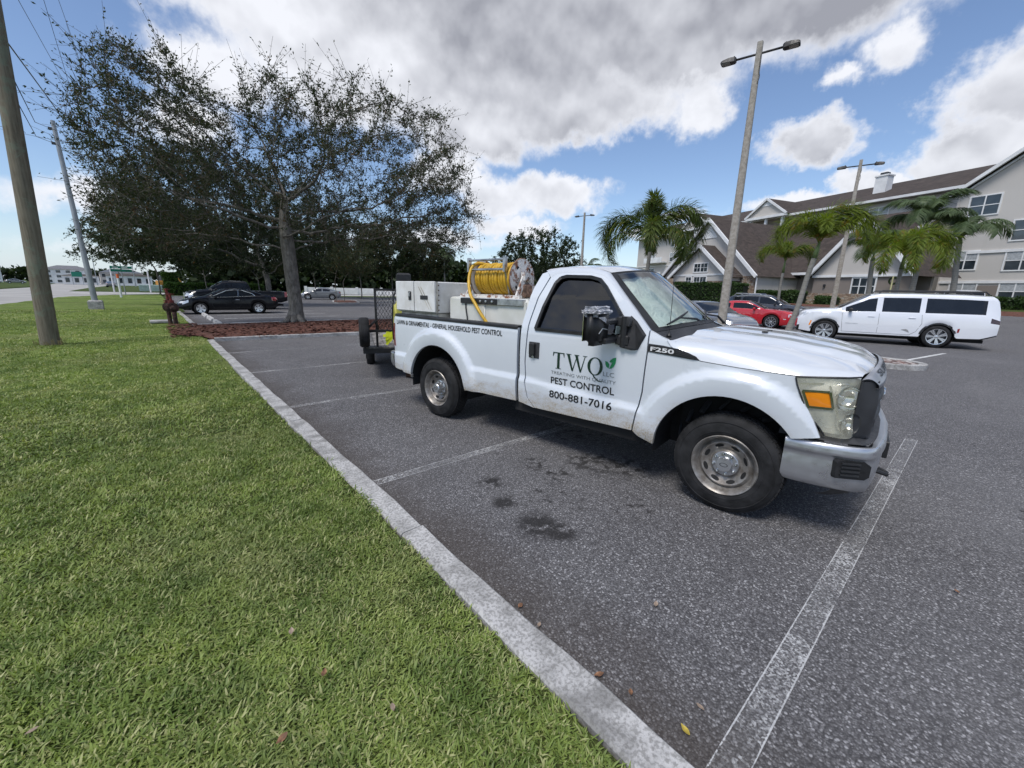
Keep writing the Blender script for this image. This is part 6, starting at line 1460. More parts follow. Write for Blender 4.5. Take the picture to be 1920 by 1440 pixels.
        for (poly, mt, nm, off) in S.get('trims', []):
            bm = MB(); pts = [(x, s * (Y(x, z) + off), z) for x, z in poly]
            for a, b in zip(pts, pts[1:]): bm.bar(a, b, S.get('trimw', .022), .012, up=(0, 1, 0))
            bm.build(nm, mt, root)
        for (poly, mt, nm) in S.get('plates', []):
            bm = MB(); V = [(x, s * (Y(x, z) + .006), z) for x, z in poly]; bm.add(V, [tuple(range(len(V)))[::1 if s == -1 else -1]]); bm.build(nm, mt, root)
    if 'grille' in S:
        (z0, z1, hw_, mt) = S['grille']; bm = MB(); V = []
        for k in range(9):
            y = hw_ * (k / 4 - 1)
            for z in (z0, z1): V.append((xf - .02 - .10 * (abs(y) / W) ** 2 * 1.2 + S.get('gout', .03), y, z))
        bm.add(V, [(2 * k, 2 * k + 2, 2 * k + 3, 2 * k + 1) for k in range(8)]); bm.build('grille', mt, root)
    if 'rails' in S:
        for s in (1, -1):
            a, b, z = S['rails']; bm = MB(); bm.tube([(a, s * W * .68, z - .10), (a - .1, s * W * .69, z), (b + .1, s * W * .69, z), (b, s * W * .68, z - .10)], .028, 6); bm.build('roof_rail', S.get('railm', M_BLK), root)
    return root, body, Y
# --- black two-door coupe
coupe, cb, Yc = car('parked_coupe', 'glossy black two door coupe parked nose to the lawn, chrome window line', 'car', (1.994, 29.1, 0), -89.9, dict(
    x=(-3.80, .98), w=1.85, wb=2.74, rw=.325, top=[(-3.80, .86), (-3.72, 1.00), (-3.3, 1.07), (-2.95, 1.17), (-2.4, 1.36), (-1.9, 1.425), (-1.4, 1.415), (-1.0, 1.33), (-.3, 1.02), (-.1, .965), (.5, .84), (.85, .72), (.98, .58)],
    belt=[(-3.8, .80), (-3.3, .98), (-2.6, .985), (-1.0, .93), (-.2, .90), (.5, .80), (.98, .50)], cuts=[-.35, -1.05, -2.35, -3.0, -1.84, -1.74], ws=(-.25, -1.15), rear_ws=(-2.15, -3.05), wins=((-1.74, -.62), (-2.55, -1.84)), paint=black_paint('black_car_paint', (.006, .0065, .009)), hl=(.45, (.60, .72)), tl=(-3.42, (.78, .95)), spokes=5, split=(-.20, .20), spw=(.028, .045),
    seams=[[(-.55, .88), (-.52, .55), (-.62, .30)], [(-1.90, .94), (-1.92, .6), (-1.75, .33), (-.62, .30)]], handles=[(-1.72, .80)], handlem=M_CHROME, mirror=(-.72, .92), trims=[([(-.50, .955), (-.9, 1.14), (-1.25, 1.30), (-1.6, 1.352), (-2.0, 1.33), (-2.45, 1.17), (-2.62, 1.03), (-2.3, 1.0), (-1.6, .965), (-.8, .935), (-.50, .925)], M_CHROME, 'chrome_window_line', .006)], plates=[([(-1.83, .98), (-1.75, .98), (-1.79, 1.33), (-1.84, 1.33)], M_CHROME, 'chrome_pillar')], grille=(.36, .56, .45, M_BLK), group_='x'))
# --- black pickup beyond it
M_RAMP = black_paint('black_truck_paint', (.008, .009, .012))
ram, rb, Yr = car('parked_pickup', 'black four door pickup parked beyond the coupe, red tail lamp', 'pickup truck', (2.56, 33.4, 0), -89.9, dict(
    x=(-4.70, .98), w=2.0, wb=3.57, rw=.40, top=[(-4.70, 1.23), (-4.6, 1.25), (-2.58, 1.26), (-2.55, 1.27), (-2.50, 1.55), (-2.42, 1.82), (-2.2, 1.89), (-1.4, 1.90), (-1.05, 1.84), (-.35, 1.40), (-.25, 1.33), (.5, 1.22), (.85, 1.12), (.98, .9)],
    belt=[(-4.7, 1.20), (-2.6, 1.22), (-.4, 1.24), (.4, 1.12), (.98, .82)], cuts=[-2.57, -2.5, -.3, -1.1, -1.45, -1.55, -2.35], ws=(-.32, -1.08), rear_ws=(-2.40, -2.56), wins=((-1.45, -.55), (-2.3, -1.55)), paint=M_RAMP, hl=(.55, (.86, 1.06)), tl=(-4.52, (.85, 1.20)), nose=.18, tail=.06, floor=[(-4.7, .60), (-4.3, .48), (.5, .42), (.98, .46)], spokes=5, smooth=False, tum=.26,
    seams=[[(-.45, 1.2), (-.5, .6)], [(-1.5, 1.2), (-1.5, .55)], [(-2.45, 1.2), (-2.5, .6)]], handles=[(-1.35, 1.08), (-2.3, 1.08)], mirror=(-.62, 1.28), mirm=M_BLK, grille=(.70, 1.08, .55, M_CHROMED), trims=[([(-.5, 1.275), (-2.35, 1.25)], M_CHROMED, 'window_trim', .004)], rimm=M_ALLOY))
# --- long white suv
M_SUVW = car_paint('white_suv_paint', (.74, .76, .80))
suv, sb, Ys = car('parked_suv', 'long white three row suv parked alone at the right, dark rear glass', 'suv', (21.55, 4.47, .0), -16.5, dict(
    x=(-4.83, .94), w=2.10, wb=3.31, rw=.405, rim=.70, top=[(-4.83, 1.10), (-4.80, 1.45), (-4.72, 1.80), (-4.6, 1.90), (-3.9, 1.94), (-2.5, 1.965), (-1.6, 1.95), (-1.25, 1.88), (-.42, 1.36), (-.28, 1.31), (.3, 1.275), (.72, 1.21), (.88, 1.12), (.94, .92)],
    belt=[(-4.83, 1.05), (-4.4, 1.20), (-.3, 1.18), (.5, 1.13), (.94, .84)], cuts=[-.36, -1.28, -1.52, -1.66, -2.72, -2.86, -4.42], ws=(-.36, -1.28), rear_ws=(-4.70, -4.82), wins=((-1.50, -.55), (-2.72, -1.66), (-4.42, -2.88)), paint=M_SUVW, glass=M_CARGLASS, hl=(.60, (.98, 1.10)), tl=(-4.40, (.94, 1.06)), tlm=simple('smoked_tail_lamp', (.045, .012, .014), .15, coat=1.0), nose=.16, tail=.12, tum=.24, smooth=False,
    floor=[(-4.83, .52), (-4.4, .36), (-3.9, .34), (.5, .30), (.94, .36)], clad=[(-4.83, .56), (-3.7, .46), (.4, .44), (.94, .50)], spokes=7, split=(-.12, .12), spw=(.018, .026), rimm=M_ALLOY,
    seams=[[(-.48, 1.14), (-.52, .7), (-.55, .42)], [(-1.60, 1.16), (-1.62, .8), (-1.62, .42)], [(-2.80, 1.17), (-2.84, .85), (-2.72, .55), (-2.55, .42)], [(-.55, .42), (-2.55, .42)]], handles=[(-1.38, 1.04), (-2.55, 1.04)], mirror=(-.72, 1.24), mirm=M_BLK, rails=(-1.5, -4.45, 2.02), railm=M_BLK,
    trims=[([(.0 + .47 * math.cos(R(a)), .41 + .47 * math.sin(R(a))) for a in range(8, 173, 11)], M_BLK, 'arch_moulding', .008), ([(-3.31 + .47 * math.cos(R(a)), .41 + .47 * math.sin(R(a))) for a in range(8, 173, 11)], M_BLK, 'arch_moulding', .008)], trimw=.07,
    plates=[([(.50, .58), (.55, .60), (.50, .80), (.46, .78)], M_AMBER, 'side_marker'), ([(-3.85, .60), (-3.80, .58), (-3.80, .72), (-3.86, .74)], M_TAIL, 'side_reflector'), ([(-2.55, .50), (-2.42, .56), (-2.30, .60), (-2.44, .63), (-2.50, .60)], simple('grey_scuff', (.28, .28, .28), .7), 'scuff_mark'), ([(-.62, .735), (-1.02, .735), (-1.02, .762), (-.62, .762)], simple('faint_grey_letters', (.52, .54, .56), .4), 'model_script')], grille=(.84, 1.02, .72, M_BLK)))
# --- red muscle coupe, dark suv behind, grey saloon in front
car('parked_coupe', 'bright red two door coupe parked between the lamp post and the palms', 'car', (25.95, 7.6, 0), 173, dict(
    x=(-4.05, .97), w=1.92, wb=2.95, rw=.36, rim=.70, top=[(-4.05, .85), (-3.98, 1.06), (-3.3, 1.13), (-2.7, 1.30), (-2.1, 1.43), (-1.5, 1.445), (-1.15, 1.39), (-.45, 1.08), (-.3, 1.035), (.5, .98), (.85, .90), (.97, .78)],
    belt=[(-4.05, .82), (-3.2, 1.05), (-2.4, 1.0), (-.5, .98), (.4, .93), (.97, .70)], cuts=[-.4, -1.18, -2.0, -2.1, -3.0], ws=(-.38, -1.2), rear_ws=(-2.2, -3.2), wins=((-1.95, -.72), (-2.55, -2.1)), paint=car_paint('red_car_paint', (.48, .012, .022)), hl=(.72, (.70, .80)), tl=(-3.9, (.80, .95)), spokes=10, spw=(.014, .018), nose=.14, smooth=True, rimm=M_ALLOY, floor=[(-4.05, .36), (-3.6, .24), (.5, .2), (.97, .26)],
    seams=[[(-.62, .95), (-.66, .6), (-.7, .3)], [(-2.05, 1.0), (-2.1, .65), (-1.95, .32)]], handles=[(-1.85, .88)], mirror=(-.85, 1.0), plates=[([(.55, .52), (.68, .51), (.68, .545), (.55, .555)], M_LAMPC, 'side_marker')], grille=(.62, .80, .80, M_BLK)))
car('parked_suv', 'dark slate suv with a silver roof line parked behind the red coupe', 'suv', (30.5, 8.0, .12), 177, dict(
    x=(-3.75, .95), w=1.90, wb=2.84, rw=.375, rim=.68, top=[(-3.75, .9), (-3.70, 1.3), (-3.55, 1.55), (-3.2, 1.63), (-2.2, 1.70), (-1.5, 1.685), (-1.1, 1.58), (-.35, 1.16), (-.2, 1.10), (.5, 1.02), (.82, .92), (.95, .72)],
    belt=[(-3.75, .88), (-3.3, 1.16), (-2.4, 1.10), (-.4, 1.04), (.4, .96), (.95, .66)], cuts=[-.3, -1.15, -1.7, -1.8, -2.7], ws=(-.28, -1.18), rear_ws=(-3.5, -3.72), wins=((-1.70, -.58), (-2.70, -1.82), (-3.2, -2.82)), paint=car_paint('slate_car_paint', (.045, .05, .065), .3), hl=(.52, (.74, .86)), tl=(-3.5, (.9, 1.1)), spokes=9, spw=(.018, .022), mirror=(-.8, 1.08), trims=[([(-.42, 1.12), (-1.05, 1.50), (-1.5, 1.62), (-2.3, 1.63), (-3.1, 1.52)], M_CHROME, 'chrome_roof_line', .012)], rails=(-1.7, -3.3, 1.72), railm=M_CHROMED, grille=(.45, .85, .5, M_BLK), seams=[[(-1.76, 1.06), (-1.78, .4)]]))
car('parked_sedan', 'silver grey sedan half hidden behind the white pickup hood', 'car', (17.75, 6.85, 0), 206, dict(
    x=(-3.85, .95), w=1.83, wb=2.8, rw=.335, top=[(-3.85, .85), (-3.78, 1.06), (-3.3, 1.12), (-2.7, 1.28), (-2.1, 1.42), (-1.5, 1.44), (-1.1, 1.36), (-.35, 1.02), (-.2, .98), (.5, .87), (.82, .76), (.95, .6)],
    belt=[(-3.85, .8), (-3.2, 1.0), (-.4, .93), (.4, .83), (.95, .54)], cuts=[-.32, -1.15, -1.7, -1.8], ws=(-.30, -1.18), rear_ws=(-2.3, -3.2), wins=((-1.70, -.62), (-2.6, -1.82)), paint=car_paint('silver_grey_paint', (.30, .31, .33), .5), hl=(.42, (.60, .74)), tl=(-3.65, (.8, .95)), mirror=(-.8, .95), spokes=7))
car('parked_suv', 'second white suv behind the long white one, only its roof and glass showing', 'suv', (44.2, 2.3, .62), 68, dict(
    x=(-3.9, .95), w=1.95, wb=2.9, rw=.38, top=[(-3.9, 1.0), (-3.85, 1.5), (-3.7, 1.72), (-3.2, 1.80), (-1.6, 1.80), (-1.2, 1.72), (-.45, 1.25), (-.3, 1.18), (.5, 1.08), (.85, .98), (.95, .75)],
    belt=[(-3.9, .95), (-3.4, 1.15), (-.4, 1.10), (.95, .7)], cuts=[-.4, -1.25, -1.6, -1.7, -2.7], ws=(-.4, -1.28), rear_ws=(-3.72, -3.88), wins=((-1.60, -.6), (-2.6, -1.7), (-3.5, -2.72)), paint=M_SUVW, hl=(.6, (.85, 1.0)), tl=(-3.75, (.9, 1.2)), nose=.16, tail=.12, tum=.24, smooth=False, spokes=5, mirror=(-.75, 1.15)))
car('parked_suv', 'bluish grey suv with a red tail lamp seen between cabinet and hose reel', 'suv', (33.5, 39.2, .2), 100, dict(
    x=(-3.75, .95), w=1.90, wb=2.84, rw=.375, top=[(-3.75, .9), (-3.70, 1.3), (-3.55, 1.55), (-3.2, 1.63), (-2.2, 1.70), (-1.5, 1.685), (-1.1, 1.58), (-.35, 1.16), (-.2, 1.10), (.5, 1.02), (.82, .92), (.95, .72)],
    belt=[(-3.75, .88), (-3.3, 1.16), (-.4, 1.04), (.4, .96), (.95, .66)], cuts=[-.3, -1.15, -1.7, -1.8, -2.7], ws=(-.28, -1.18), rear_ws=(-3.5, -3.72), wins=((-1.70, -.58), (-2.70, -1.82), (-3.2, -2.82)), paint=car_paint('blue_grey_paint', (.22, .26, .32), .4), hl=(.52, (.74, .86)), tl=(-3.5, (.85, 1.2)), mirror=(-.8, 1.08)))
car('parked_sedan', 'grey car parked far behind the oak trunk', 'car', (14.6, 54.8, 0), -70, dict(
    x=(-3.7, .9), w=1.8, wb=2.7, rw=.33, top=[(-3.7, .85), (-3.62, 1.06), (-3.2, 1.12), (-2.6, 1.28), (-2.0, 1.45), (-1.4, 1.46), (-1.0, 1.36), (-.35, 1.02), (.5, .87), (.9, .6)], belt=[(-3.7, .8), (-3.1, 1.0), (-.4, .93), (.9, .54)], cuts=[-.32, -1.05], ws=(-.3, -1.1), rear_ws=(-2.2, -3.1), wins=((-1.6, -.6), (-2.5, -1.7)), paint=car_paint('mid_grey_paint', (.16, .17, .18)), hl=(.42, (.6, .74)), tl=(-3.5, (.8, .95)), mirror=(-.8, .95)))
# ================================================================== the hotel (local x along the front, local y toward the lot, own scale)
HK = 1.37
hotel = thing('hotel', 'pale four storey hotel with brown shingle roofs and a gabled lobby wing', 'hotel', (0, 0, 1.717 * (1 - HK)), R(70)); hotel.scale = (HK,) * 3
def stucco(name, col, var=.05):
    m, t, b = new_mat(name); v = obc(t); n = t.noise(v, .35, 4, .6); n2 = t.noise(t.vmath('MULTIPLY', v, (1, 1, .15)), 1.4, 4, .65)
    c = t.mix(t.smooth(n, .3, .7), tuple(x * .94 for x in col), col); c = t.mix(t.smooth(n2, .5, .75, 0, .22), c, tuple(x * .72 for x in col)); t.set(b.inputs['Base Color'], c); b.inputs['Roughness'].default_value = .9
    t.set(b.inputs['Normal'], t.node('ShaderNodeBump', {'Height': t.noise(v, 12, 3), 'Strength': .3, 'Distance': .02}).outputs[0]); return m
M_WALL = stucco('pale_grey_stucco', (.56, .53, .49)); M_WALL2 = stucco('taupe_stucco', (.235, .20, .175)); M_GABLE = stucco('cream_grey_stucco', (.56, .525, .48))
M_TRIM = simple('white_trim', (.78, .78, .77), .6, var=.06, vs=1)
m_sh_, t, b = new_mat('brown_shingle'); v = obc(t); z = t.sep(v)[2]; row = t.math('FRACT', t.math('MULTIPLY', z, 7.0)); br = t.node('ShaderNodeTexVoronoi', {'Vector': t.vmath('MULTIPLY', v, (3.2, 3.2, 7.0)), 'Scale': 1.0}); rnd = t.sep(br.outputs['Color'])[0]
c = t.mix(rnd, (.036, .027, .022), (.068, .051, .042)); c = t.mix(t.smooth(row, .0, .2, .55, 0), c, (.03, .02, .016)); c = t.mix(t.smooth(t.noise(v, .4, 4), .4, .7, 0, .3), c, (.075, .06, .052)); t.set(b.inputs['Base Color'], c); b.inputs['Roughness'].default_value = .92
t.set(b.inputs['Normal'], t.node('ShaderNodeBump', {'Height': row, 'Strength': .4, 'Distance': .04}).outputs[0])
M_ROOF = m_sh_
m_st, t, b = new_mat('stone_veneer'); v = obc(t); vo = t.node('ShaderNodeTexVoronoi', {'Vector': t.vmath('MULTIPLY', v, (1, 1, 2.0)), 'Scale': 5.0}); ed = t.voro(t.vmath('MULTIPLY', v, (1, 1, 2.0)), 5.0, 'DISTANCE_TO_EDGE'); rnd = t.sep(vo.outputs['Color'])[0]; rnd2 = t.sep(vo.outputs['Color'])[1]
c = t.mix(rnd, (.21, .13, .085), (.46, .36, .27)); c = t.mix(t.smooth(rnd2, .7, .9), c, (.40, .36, .31)); c = t.mix(t.smooth(ed, .05, .01), c, (.16, .13, .10)); t.set(b.inputs['Base Color'], c); b.inputs['Roughness'].default_value = .9
t.set(b.inputs['Normal'], t.node('ShaderNodeBump', {'Height': t.smooth(ed, 0, .1), 'Strength': .9, 'Distance': .05}).outputs[0])
M_STONE = m_st
M_PANE, t, b = new_mat('window_pane'); v = obc(t); n = t.noise(v, .8, 3); t.set(b.inputs['Base Color'], t.mix(t.smooth(n, .35, .65), (.02, .028, .036), (.06, .075, .085))); b.inputs['Roughness'].default_value = .06; b.inputs['Specular IOR Level'].default_value = .9
M_CURT = simple('white_curtain', (.42, .44, .45), .25, var=.10, vs=9)
def hp(name, mat, verts, faces, parent=hotel):
    bm = MB(); bm.add([(u, -v_, z) for u, v_, z in verts], faces); return bm.build(name, mat, parent)
def hbox(bm, u0, u1, v0, v1, z0, z1): bm.box(((u0 + u1) / 2, -(v0 + v1) / 2, (z0 + z1) / 2), (abs(u1 - u0), abs(v1 - v0), abs(z1 - z0)))
def hwall(name, mat, u0, u1, v, z0, z1, th=.25):
    bm = MB(); hbox(bm, u0, u1, v, v + th, z0, z1); return bm.build(name, mat, hotel)
def window(u0, u1, z0, z1, v, cols=2, bar=.085, rail=True, grid=None, parent=hotel, curtain=.0):
    """double hung window set proud of the wall: frame part, panes as its children"""
    bm = MB(); f = v - .05
    for (a, b, c, d) in ((u0 - bar, u1 + bar, z0 - bar, z0), (u0 - bar, u1 + bar, z1, z1 + bar), (u0 - bar, u0, z0, z1), (u1, u1 + bar, z0, z1)): hbox(bm, a, b, f, v + .02, c, d)
    for k in range(1, cols): x = u0 + (u1 - u0) * k / cols; hbox(bm, x - bar * .4, x + bar * .4, f, v + .02, z0, z1)
    w_ = bm.build('window', M_TRIM, parent)
    zm = (z0 + z1) / 2
    for k in range(cols):
        a, b = u0 + (u1 - u0) * k / cols + .03, u0 + (u1 - u0) * (k + 1) / cols - .03
        for i, (c, d) in enumerate(((z0, zm), (zm, z1)) if rail else ((z0, z1),)):
            bm = MB(); hbox(bm, a, b, v - .02 - .012 * i, v + .01, c, d); bm.build('pane', M_CURT if (i == 1 and curtain) or (curtain > 1) else M_PANE, w_)
    if rail: bm = MB(); hbox(bm, u0, u1, f + .005, v, zm - .025, zm + .025); bm.build('meeting_rail', M_TRIM, w_)
    if grid:
        bm = MB()
        for k in range(1, grid[0]): x = u0 + (u1 - u0) * k / grid[0]; hbox(bm, x - .013, x + .013, f + .012, v, z0, z1)
        for k in range(1, grid[1]): z = z0 + (z1 - z0) * k / grid[1]; hbox(bm, u0, u1, f + .014, v, z - .013, z + .013)
        bm.build('muntins', M_TRIM, w_)
    return w_
def rake(u0, z0, u1, z1, v, w_=.20, d=.12):      # sloping white board along a gable
    bm = MB(); bm.bar((u0, -v, z0), (u1, -v, z1), d, w_, up=(0, 0, 1)); return bm.build('rake_board', M_TRIM, hotel)
# --- long main wing
hwall('wall', M_WALL, 16.5, 57.5, 44.0, 1.0, 10.25); ridge = (50.2, 12.75)
hp('roof', M_ROOF, [(16.0, 43.3, 10.10), (57.9, 43.3, 10.10), (57.9, ridge[0], ridge[1]), (16.0, ridge[0], ridge[1]), (16.0, 57, 10.1), (57.9, 57, 10.1)], [(0, 3, 2, 1), (3, 4, 5, 2)])
bm = MB(); hbox(bm, 18.2, 57.9, 43.22, 43.34, 9.98, 10.18); bm.build('gutter', M_TRIM, hotel)
bm = MB(); hbox(bm, 18.2, 57.9, 43.36, 43.98, 10.0, 10.05); bm.build('soffit', M_WALL, hotel)
for (ua, za, hw) in ((44.6, 12.0, 2.35), (34.5, 11.95, 2.35)):       # roof gables above the recessed balconies
    zb_ = 10.28; hp('gable', M_GABLE, [(ua - hw, 42.9, zb_), (ua + hw, 42.9, zb_), (ua, 42.9, za)], [(0, 2, 1)]); hp('gable_roof', M_ROOF, [(ua - hw - .15, 42.75, zb_ - .08), (ua, 42.75, za + .12), (ua, 49.5, za + .12), (ua - hw - .15, 44.5, zb_ - .08), (ua + hw + .15, 42.75, zb_ - .08), (ua + hw + .15, 44.5, zb_ - .08)], [(0, 1, 2, 3), (1, 4, 5, 2)])
    rake(ua - hw - .12, zb_ - .06, ua, za + .04, 42.72); rake(ua + hw + .12, zb_ - .06, ua, za + .04, 42.72); bm = MB(); hbox(bm, ua - hw - .1, ua + hw + .1, 42.70, 42.95, zb_ - .28, zb_ - .02); bm.build('gable_base_trim', M_TRIM, hotel)
    hp('gable_vent', M_TRIM, [(ua - .7, 42.86, zb_ + 1.0), (ua + .7, 42.86, zb_ + 1.0), (ua, 42.86, za - .18)], [(0, 2, 1)])
    bm = MB(); hbox(bm, ua - 1.9, ua + 1.9, 43.9, 43.99, 8.0, 9.95); bm.build('recess_shade_panel', M_WALL2, hotel)  # flat darkish panel on the wall, shade of the recess put into its colour
    for x in (ua - 1.9, ua, ua + 1.9): bm = MB(); hbox(bm, x - .12, x + .12, 42.95, 43.2, 7.9, 10.0); bm.build('balcony_post', M_TRIM, hotel)
    bm = MB(); hbox(bm, ua - 2.0, ua + 2.0, 42.9, 44.0, 7.75, 7.92); bm.build('balcony_floor', M_TRIM, hotel)
    bm = MB(); hbox(bm, ua - 2.0, ua + 2.0, 42.94, 42.98, 8.68, 8.74)
    for k in range(20): hbox(bm, ua - 1.95 + .2 * k, ua - 1.92 + .2 * k, 42.95, 42.97, 7.92, 8.7)
    tag(bm.build('balcony_rail', M_TRIM, hotel), kind='stuff')
for (a, b_) in ((23.65, 25.05), (30.1, 31.55), (27.6, 28.6), (38.6, 40.0), (48.6, 50.0), (53.2, 54.6), (20.2, 21.6)):
    for z0 in (8.4, 6.35, 4.3, 2.25): window(a, b_, z0, z0 + 1.15, 44.0, 2, curtain=(z0 > 6))
for z in (2.0, 4.05, 6.1): bm = MB(); hbox(bm, 16.6, 57.5, 43.94, 44.0, z - .35, z - .25); bm.build('band_trim', M_TRIM, hotel)
for u in (26.3, 41.9): bm = MB(); bm.tube([(u, -43.28, 10.0), (u, -43.85, 9.7), (u, -43.9, 1.2)], .05, 6); bm.build('downpipe', M_TRIM, hotel)
# white balcony stack at the far end
for z in (4.1, 6.2): bm = MB(); hbox(bm, 50.5, 54.5, 42.9, 44, z, z + .16); hbox(bm, 50.5, 54.5, 42.9, 42.96, z + .15, z + .75); bm.build('end_balcony', M_TRIM, hotel)
bm = MB(); bm.box((26.1, -47.0, 11.95), (.98, .9, 1.75)); bm.box((26.1, -47.0, 12.85), (1.12, 1.04, .12)); ch_ = bm.build('chimney', M_TRIM, hotel); bm = MB(); bm.box((26.1, -47.0, 13.03), (.55, .5, .24)); bm.build('chimney_cap', M_BLK2, ch_)
# --- right gable wing
uc, hw_, ze_ = 11.6, 6.6, 9.35
bm = MB(); V = [(uc + hw_, 42, 1.0), (uc - hw_, 42, 1.0), (uc - hw_, 42, ze_), (uc, 42, ze_ + .73 * hw_), (uc + hw_, 42, ze_)]; V += [(u, 44.5, z) for u, v_, z in V]
bm.add([(u, -v_, z) for u, v_, z in V], [(0, 4, 3, 2, 1), (0, 5, 9, 4), (1, 2, 7, 6)]); bm.build('wall', M_WALL, hotel)
za_ = ze_ + .73 * hw_
hp('roof', M_ROOF, [(uc + hw_ + .45, 41.6, ze_ - .18), (uc, 41.6, za_ + .15), (uc, 58, za_ + .15), (uc + hw_ + .45, 58, ze_ - .18), (uc - hw_ - .45, 41.6, ze_ - .18), (uc - hw_ - .45, 58, ze_ - .18)], [(0, 1, 2, 3), (1, 4, 5, 2)])
rake(uc + hw_ + .42, ze_ - .17, uc, za_ + .08, 41.56, .22, .14); rake(uc - hw_ - .42, ze_ - .17, uc, za_ + .08, 41.56, .22, .14)
rake(uc + hw_ + .2, ze_ - .30, uc, za_ - .20, 41.9, .10, .10)
for u0, u1, zz in ((16.05, 17.55, 7.68), (13.6, 15.05, 5.80), (13.5, 15.0, 3.83), (16.45, 17.65, 3.95), (9.6, 11.1, 7.68), (9.6, 11.1, 5.8), (9.6, 11.1, 3.83)): window(u0, u1, zz, zz + 1.25, 42.0, 2, curtain=(zz < 5))
window(13.45, 14.9, 1.85, 2.95, 42.0, 2, curtain=1); window(16.1, 17.5, 1.85, 2.95, 42.0, 2, curtain=1)
bm = MB(); hbox(bm, 14.98, 16.02, 41.94, 42.0, 1.95, 2.80); bm.build('infill_panel', M_WALL2, hotel)
for z in (3.04, 5.12): bm = MB(); hbox(bm, uc - hw_, uc + hw_ - (1.2 if z > 4 else 0), 41.92, 42.0, z - .09, z + .09); bm.build('band_trim', M_TRIM, hotel)
bm = MB(); bm.box((18.2, -42.0, 5.0), (.12, .12, 8.6)); bm.build('corner_trim', M_GABLE, hotel)
# --- lobby: cross wing with two gables toward the lot
hwall('lobby_wall', M_WALL2, 16.0, 28.6, 36.0, 1.9, 3.75); hwall('stone_base', M_STONE, 16.0, 28.6, 35.9, .9, 2.02, .3)
hp('roof', M_ROOF, [(19.2, 35.3, 3.62), (34.0, 35.3, 3.62), (34.0, 41.5, 8.5), (19.2, 41.5, 8.5)], [(0, 3, 2, 1)])
bm = MB(); hbox(bm, 20.4, 28.0, 35.22, 35.34, 3.5, 3.70); bm.build('gutter', M_TRIM, hotel)
def gable_wing(ua, za, hw, ze, v, vb, wall_m, lowz, name, ext=3):
    bm = MB(); V = [(ua + hw, v, lowz), (ua - hw, v, lowz), (ua - hw, v, ze), (ua, v, za), (ua + hw, v, ze)]; n = 5; V += [(u, vb, z) for u, _, z in V]
    bm.add([(u, -v_, z) for u, v_, z in V], [(0, 4, 3, 2, 1), (0, 5, 9, 4), (1, 2, 7, 6)]); bm.build(name, wall_m, hotel)
    hp('roof', M_ROOF, [(ua + hw + .3, v - .35, ze - .25), (ua, v - .35, za + .1), (ua, vb + ext, za + .1), (ua + hw + .3, vb + ext, ze - .25), (ua - hw - .3, v - .35, ze - .25), (ua - hw - .3, vb + ext, ze - .25)], [(0, 1, 2, 3), (1, 4, 5, 2)])
    rake(ua + hw + .3, ze - .28, ua, za + .02, v - .40, .26, .14); rake(ua - hw - .3, ze - .28, ua, za + .02, v - .40, .26, .14)
gable_wing(30.3, 8.37, 5.35, 3.5, 31.0, 41.0, M_GABLE, 1.0, 'gable_wall')
hp('gable_vent', M_TRIM, [(29.35, 30.95, 6.75), (31.25, 30.95, 6.75), (30.3, 30.95, 7.85)], [(0, 2, 1)])
gable_wing(29.6, 5.95, 3.25, 3.45, 29.6, 32.0, M_GABLE, 2.9, 'porch_gable')
bm = MB(); hbox(bm, 26.3, 32.9, 29.55, 29.7, 3.36, 3.52); bm.build('band_trim', M_TRIM, hotel)
hwall('stone_wall', M_STONE, 26.35, 32.85, 29.62, .9, 3.36, .3); hwall('stone_wall', M_STONE, 24.95, 35.6, 30.9, .9, 3.3, .3)
window(28.75, 30.30, 3.72, 4.42, 29.6, 2, rail=False, grid=(4, 2)); window(28.75, 30.15, 1.55, 3.25, 29.6, 2, grid=(4, 4)); window(30.5, 31.15, 1.95, 3.25, 29.6, 1, grid=(2, 4)); window(30.5, 31.15, 1.05, 1.75, 29.6, 1)
bm = MB(); bm.tube([(26.5, -29.4, 3.45), (26.4, -29.7, 3.2), (26.4, -29.75, 1.0)], .06, 8); bm.build('downpipe', M_TRIM, hotel); bm = MB(); bm.tube([(24.75, -30.6, 3.3), (24.75, -30.85, 3.1), (24.75, -30.9, 1.0)], .06, 8); bm.build('downpipe', M_TRIM, hotel)
gable_wing(19.2, 7.2, 3.15, 3.45, 34.0, 38.5, M_GABLE, 3.25, 'gable_wall', .5); hwall('lobby_wall', M_WALL2, 16.1, 22.3, 34.03, 1.9, 3.22); hwall('stone_base', M_STONE, 16.1, 22.3, 33.95, .9, 2.02, .3)
bm = MB(); hbox(bm, 16.0, 22.4, 33.9, 34.05, 3.20, 3.38); bm.build('band_trim', M_TRIM, hotel)
window(18.1, 19.5, 2.0, 3.1, 34.0, 3, grid=None)
for (u, z) in ((20.6, 2.5), (21.4, 2.6)): bm = MB(); bm.box((u, -33.95, z), (.14, .1, .2), ch=.02); bm.build('wall_lamp', M_BLK2, hotel)
wr = thing('door_wreath', 'dark round wreath hung on a post by the hotel entrance', 'wreath', tuple(hotel.matrix_basis @ Vector((16.9, -33.6, 2.9))), R(70)); bm = MB(); bm.lathe([(.30 + .09 * math.cos(q * 1.047), .09 * math.sin(q * 1.047)) for q in range(6)], 18, Matrix.Rotation(R(90), 4, 'X'), close=True); bm.build('wreath_ring', M_OAK2, wr)
bm = MB(); bm.tube([(0, .1, -2.5), (0, .1, .4)], .06, 6); bm.build('post', simple('yellowish_post', (.5, .47, .25), .7), wr)
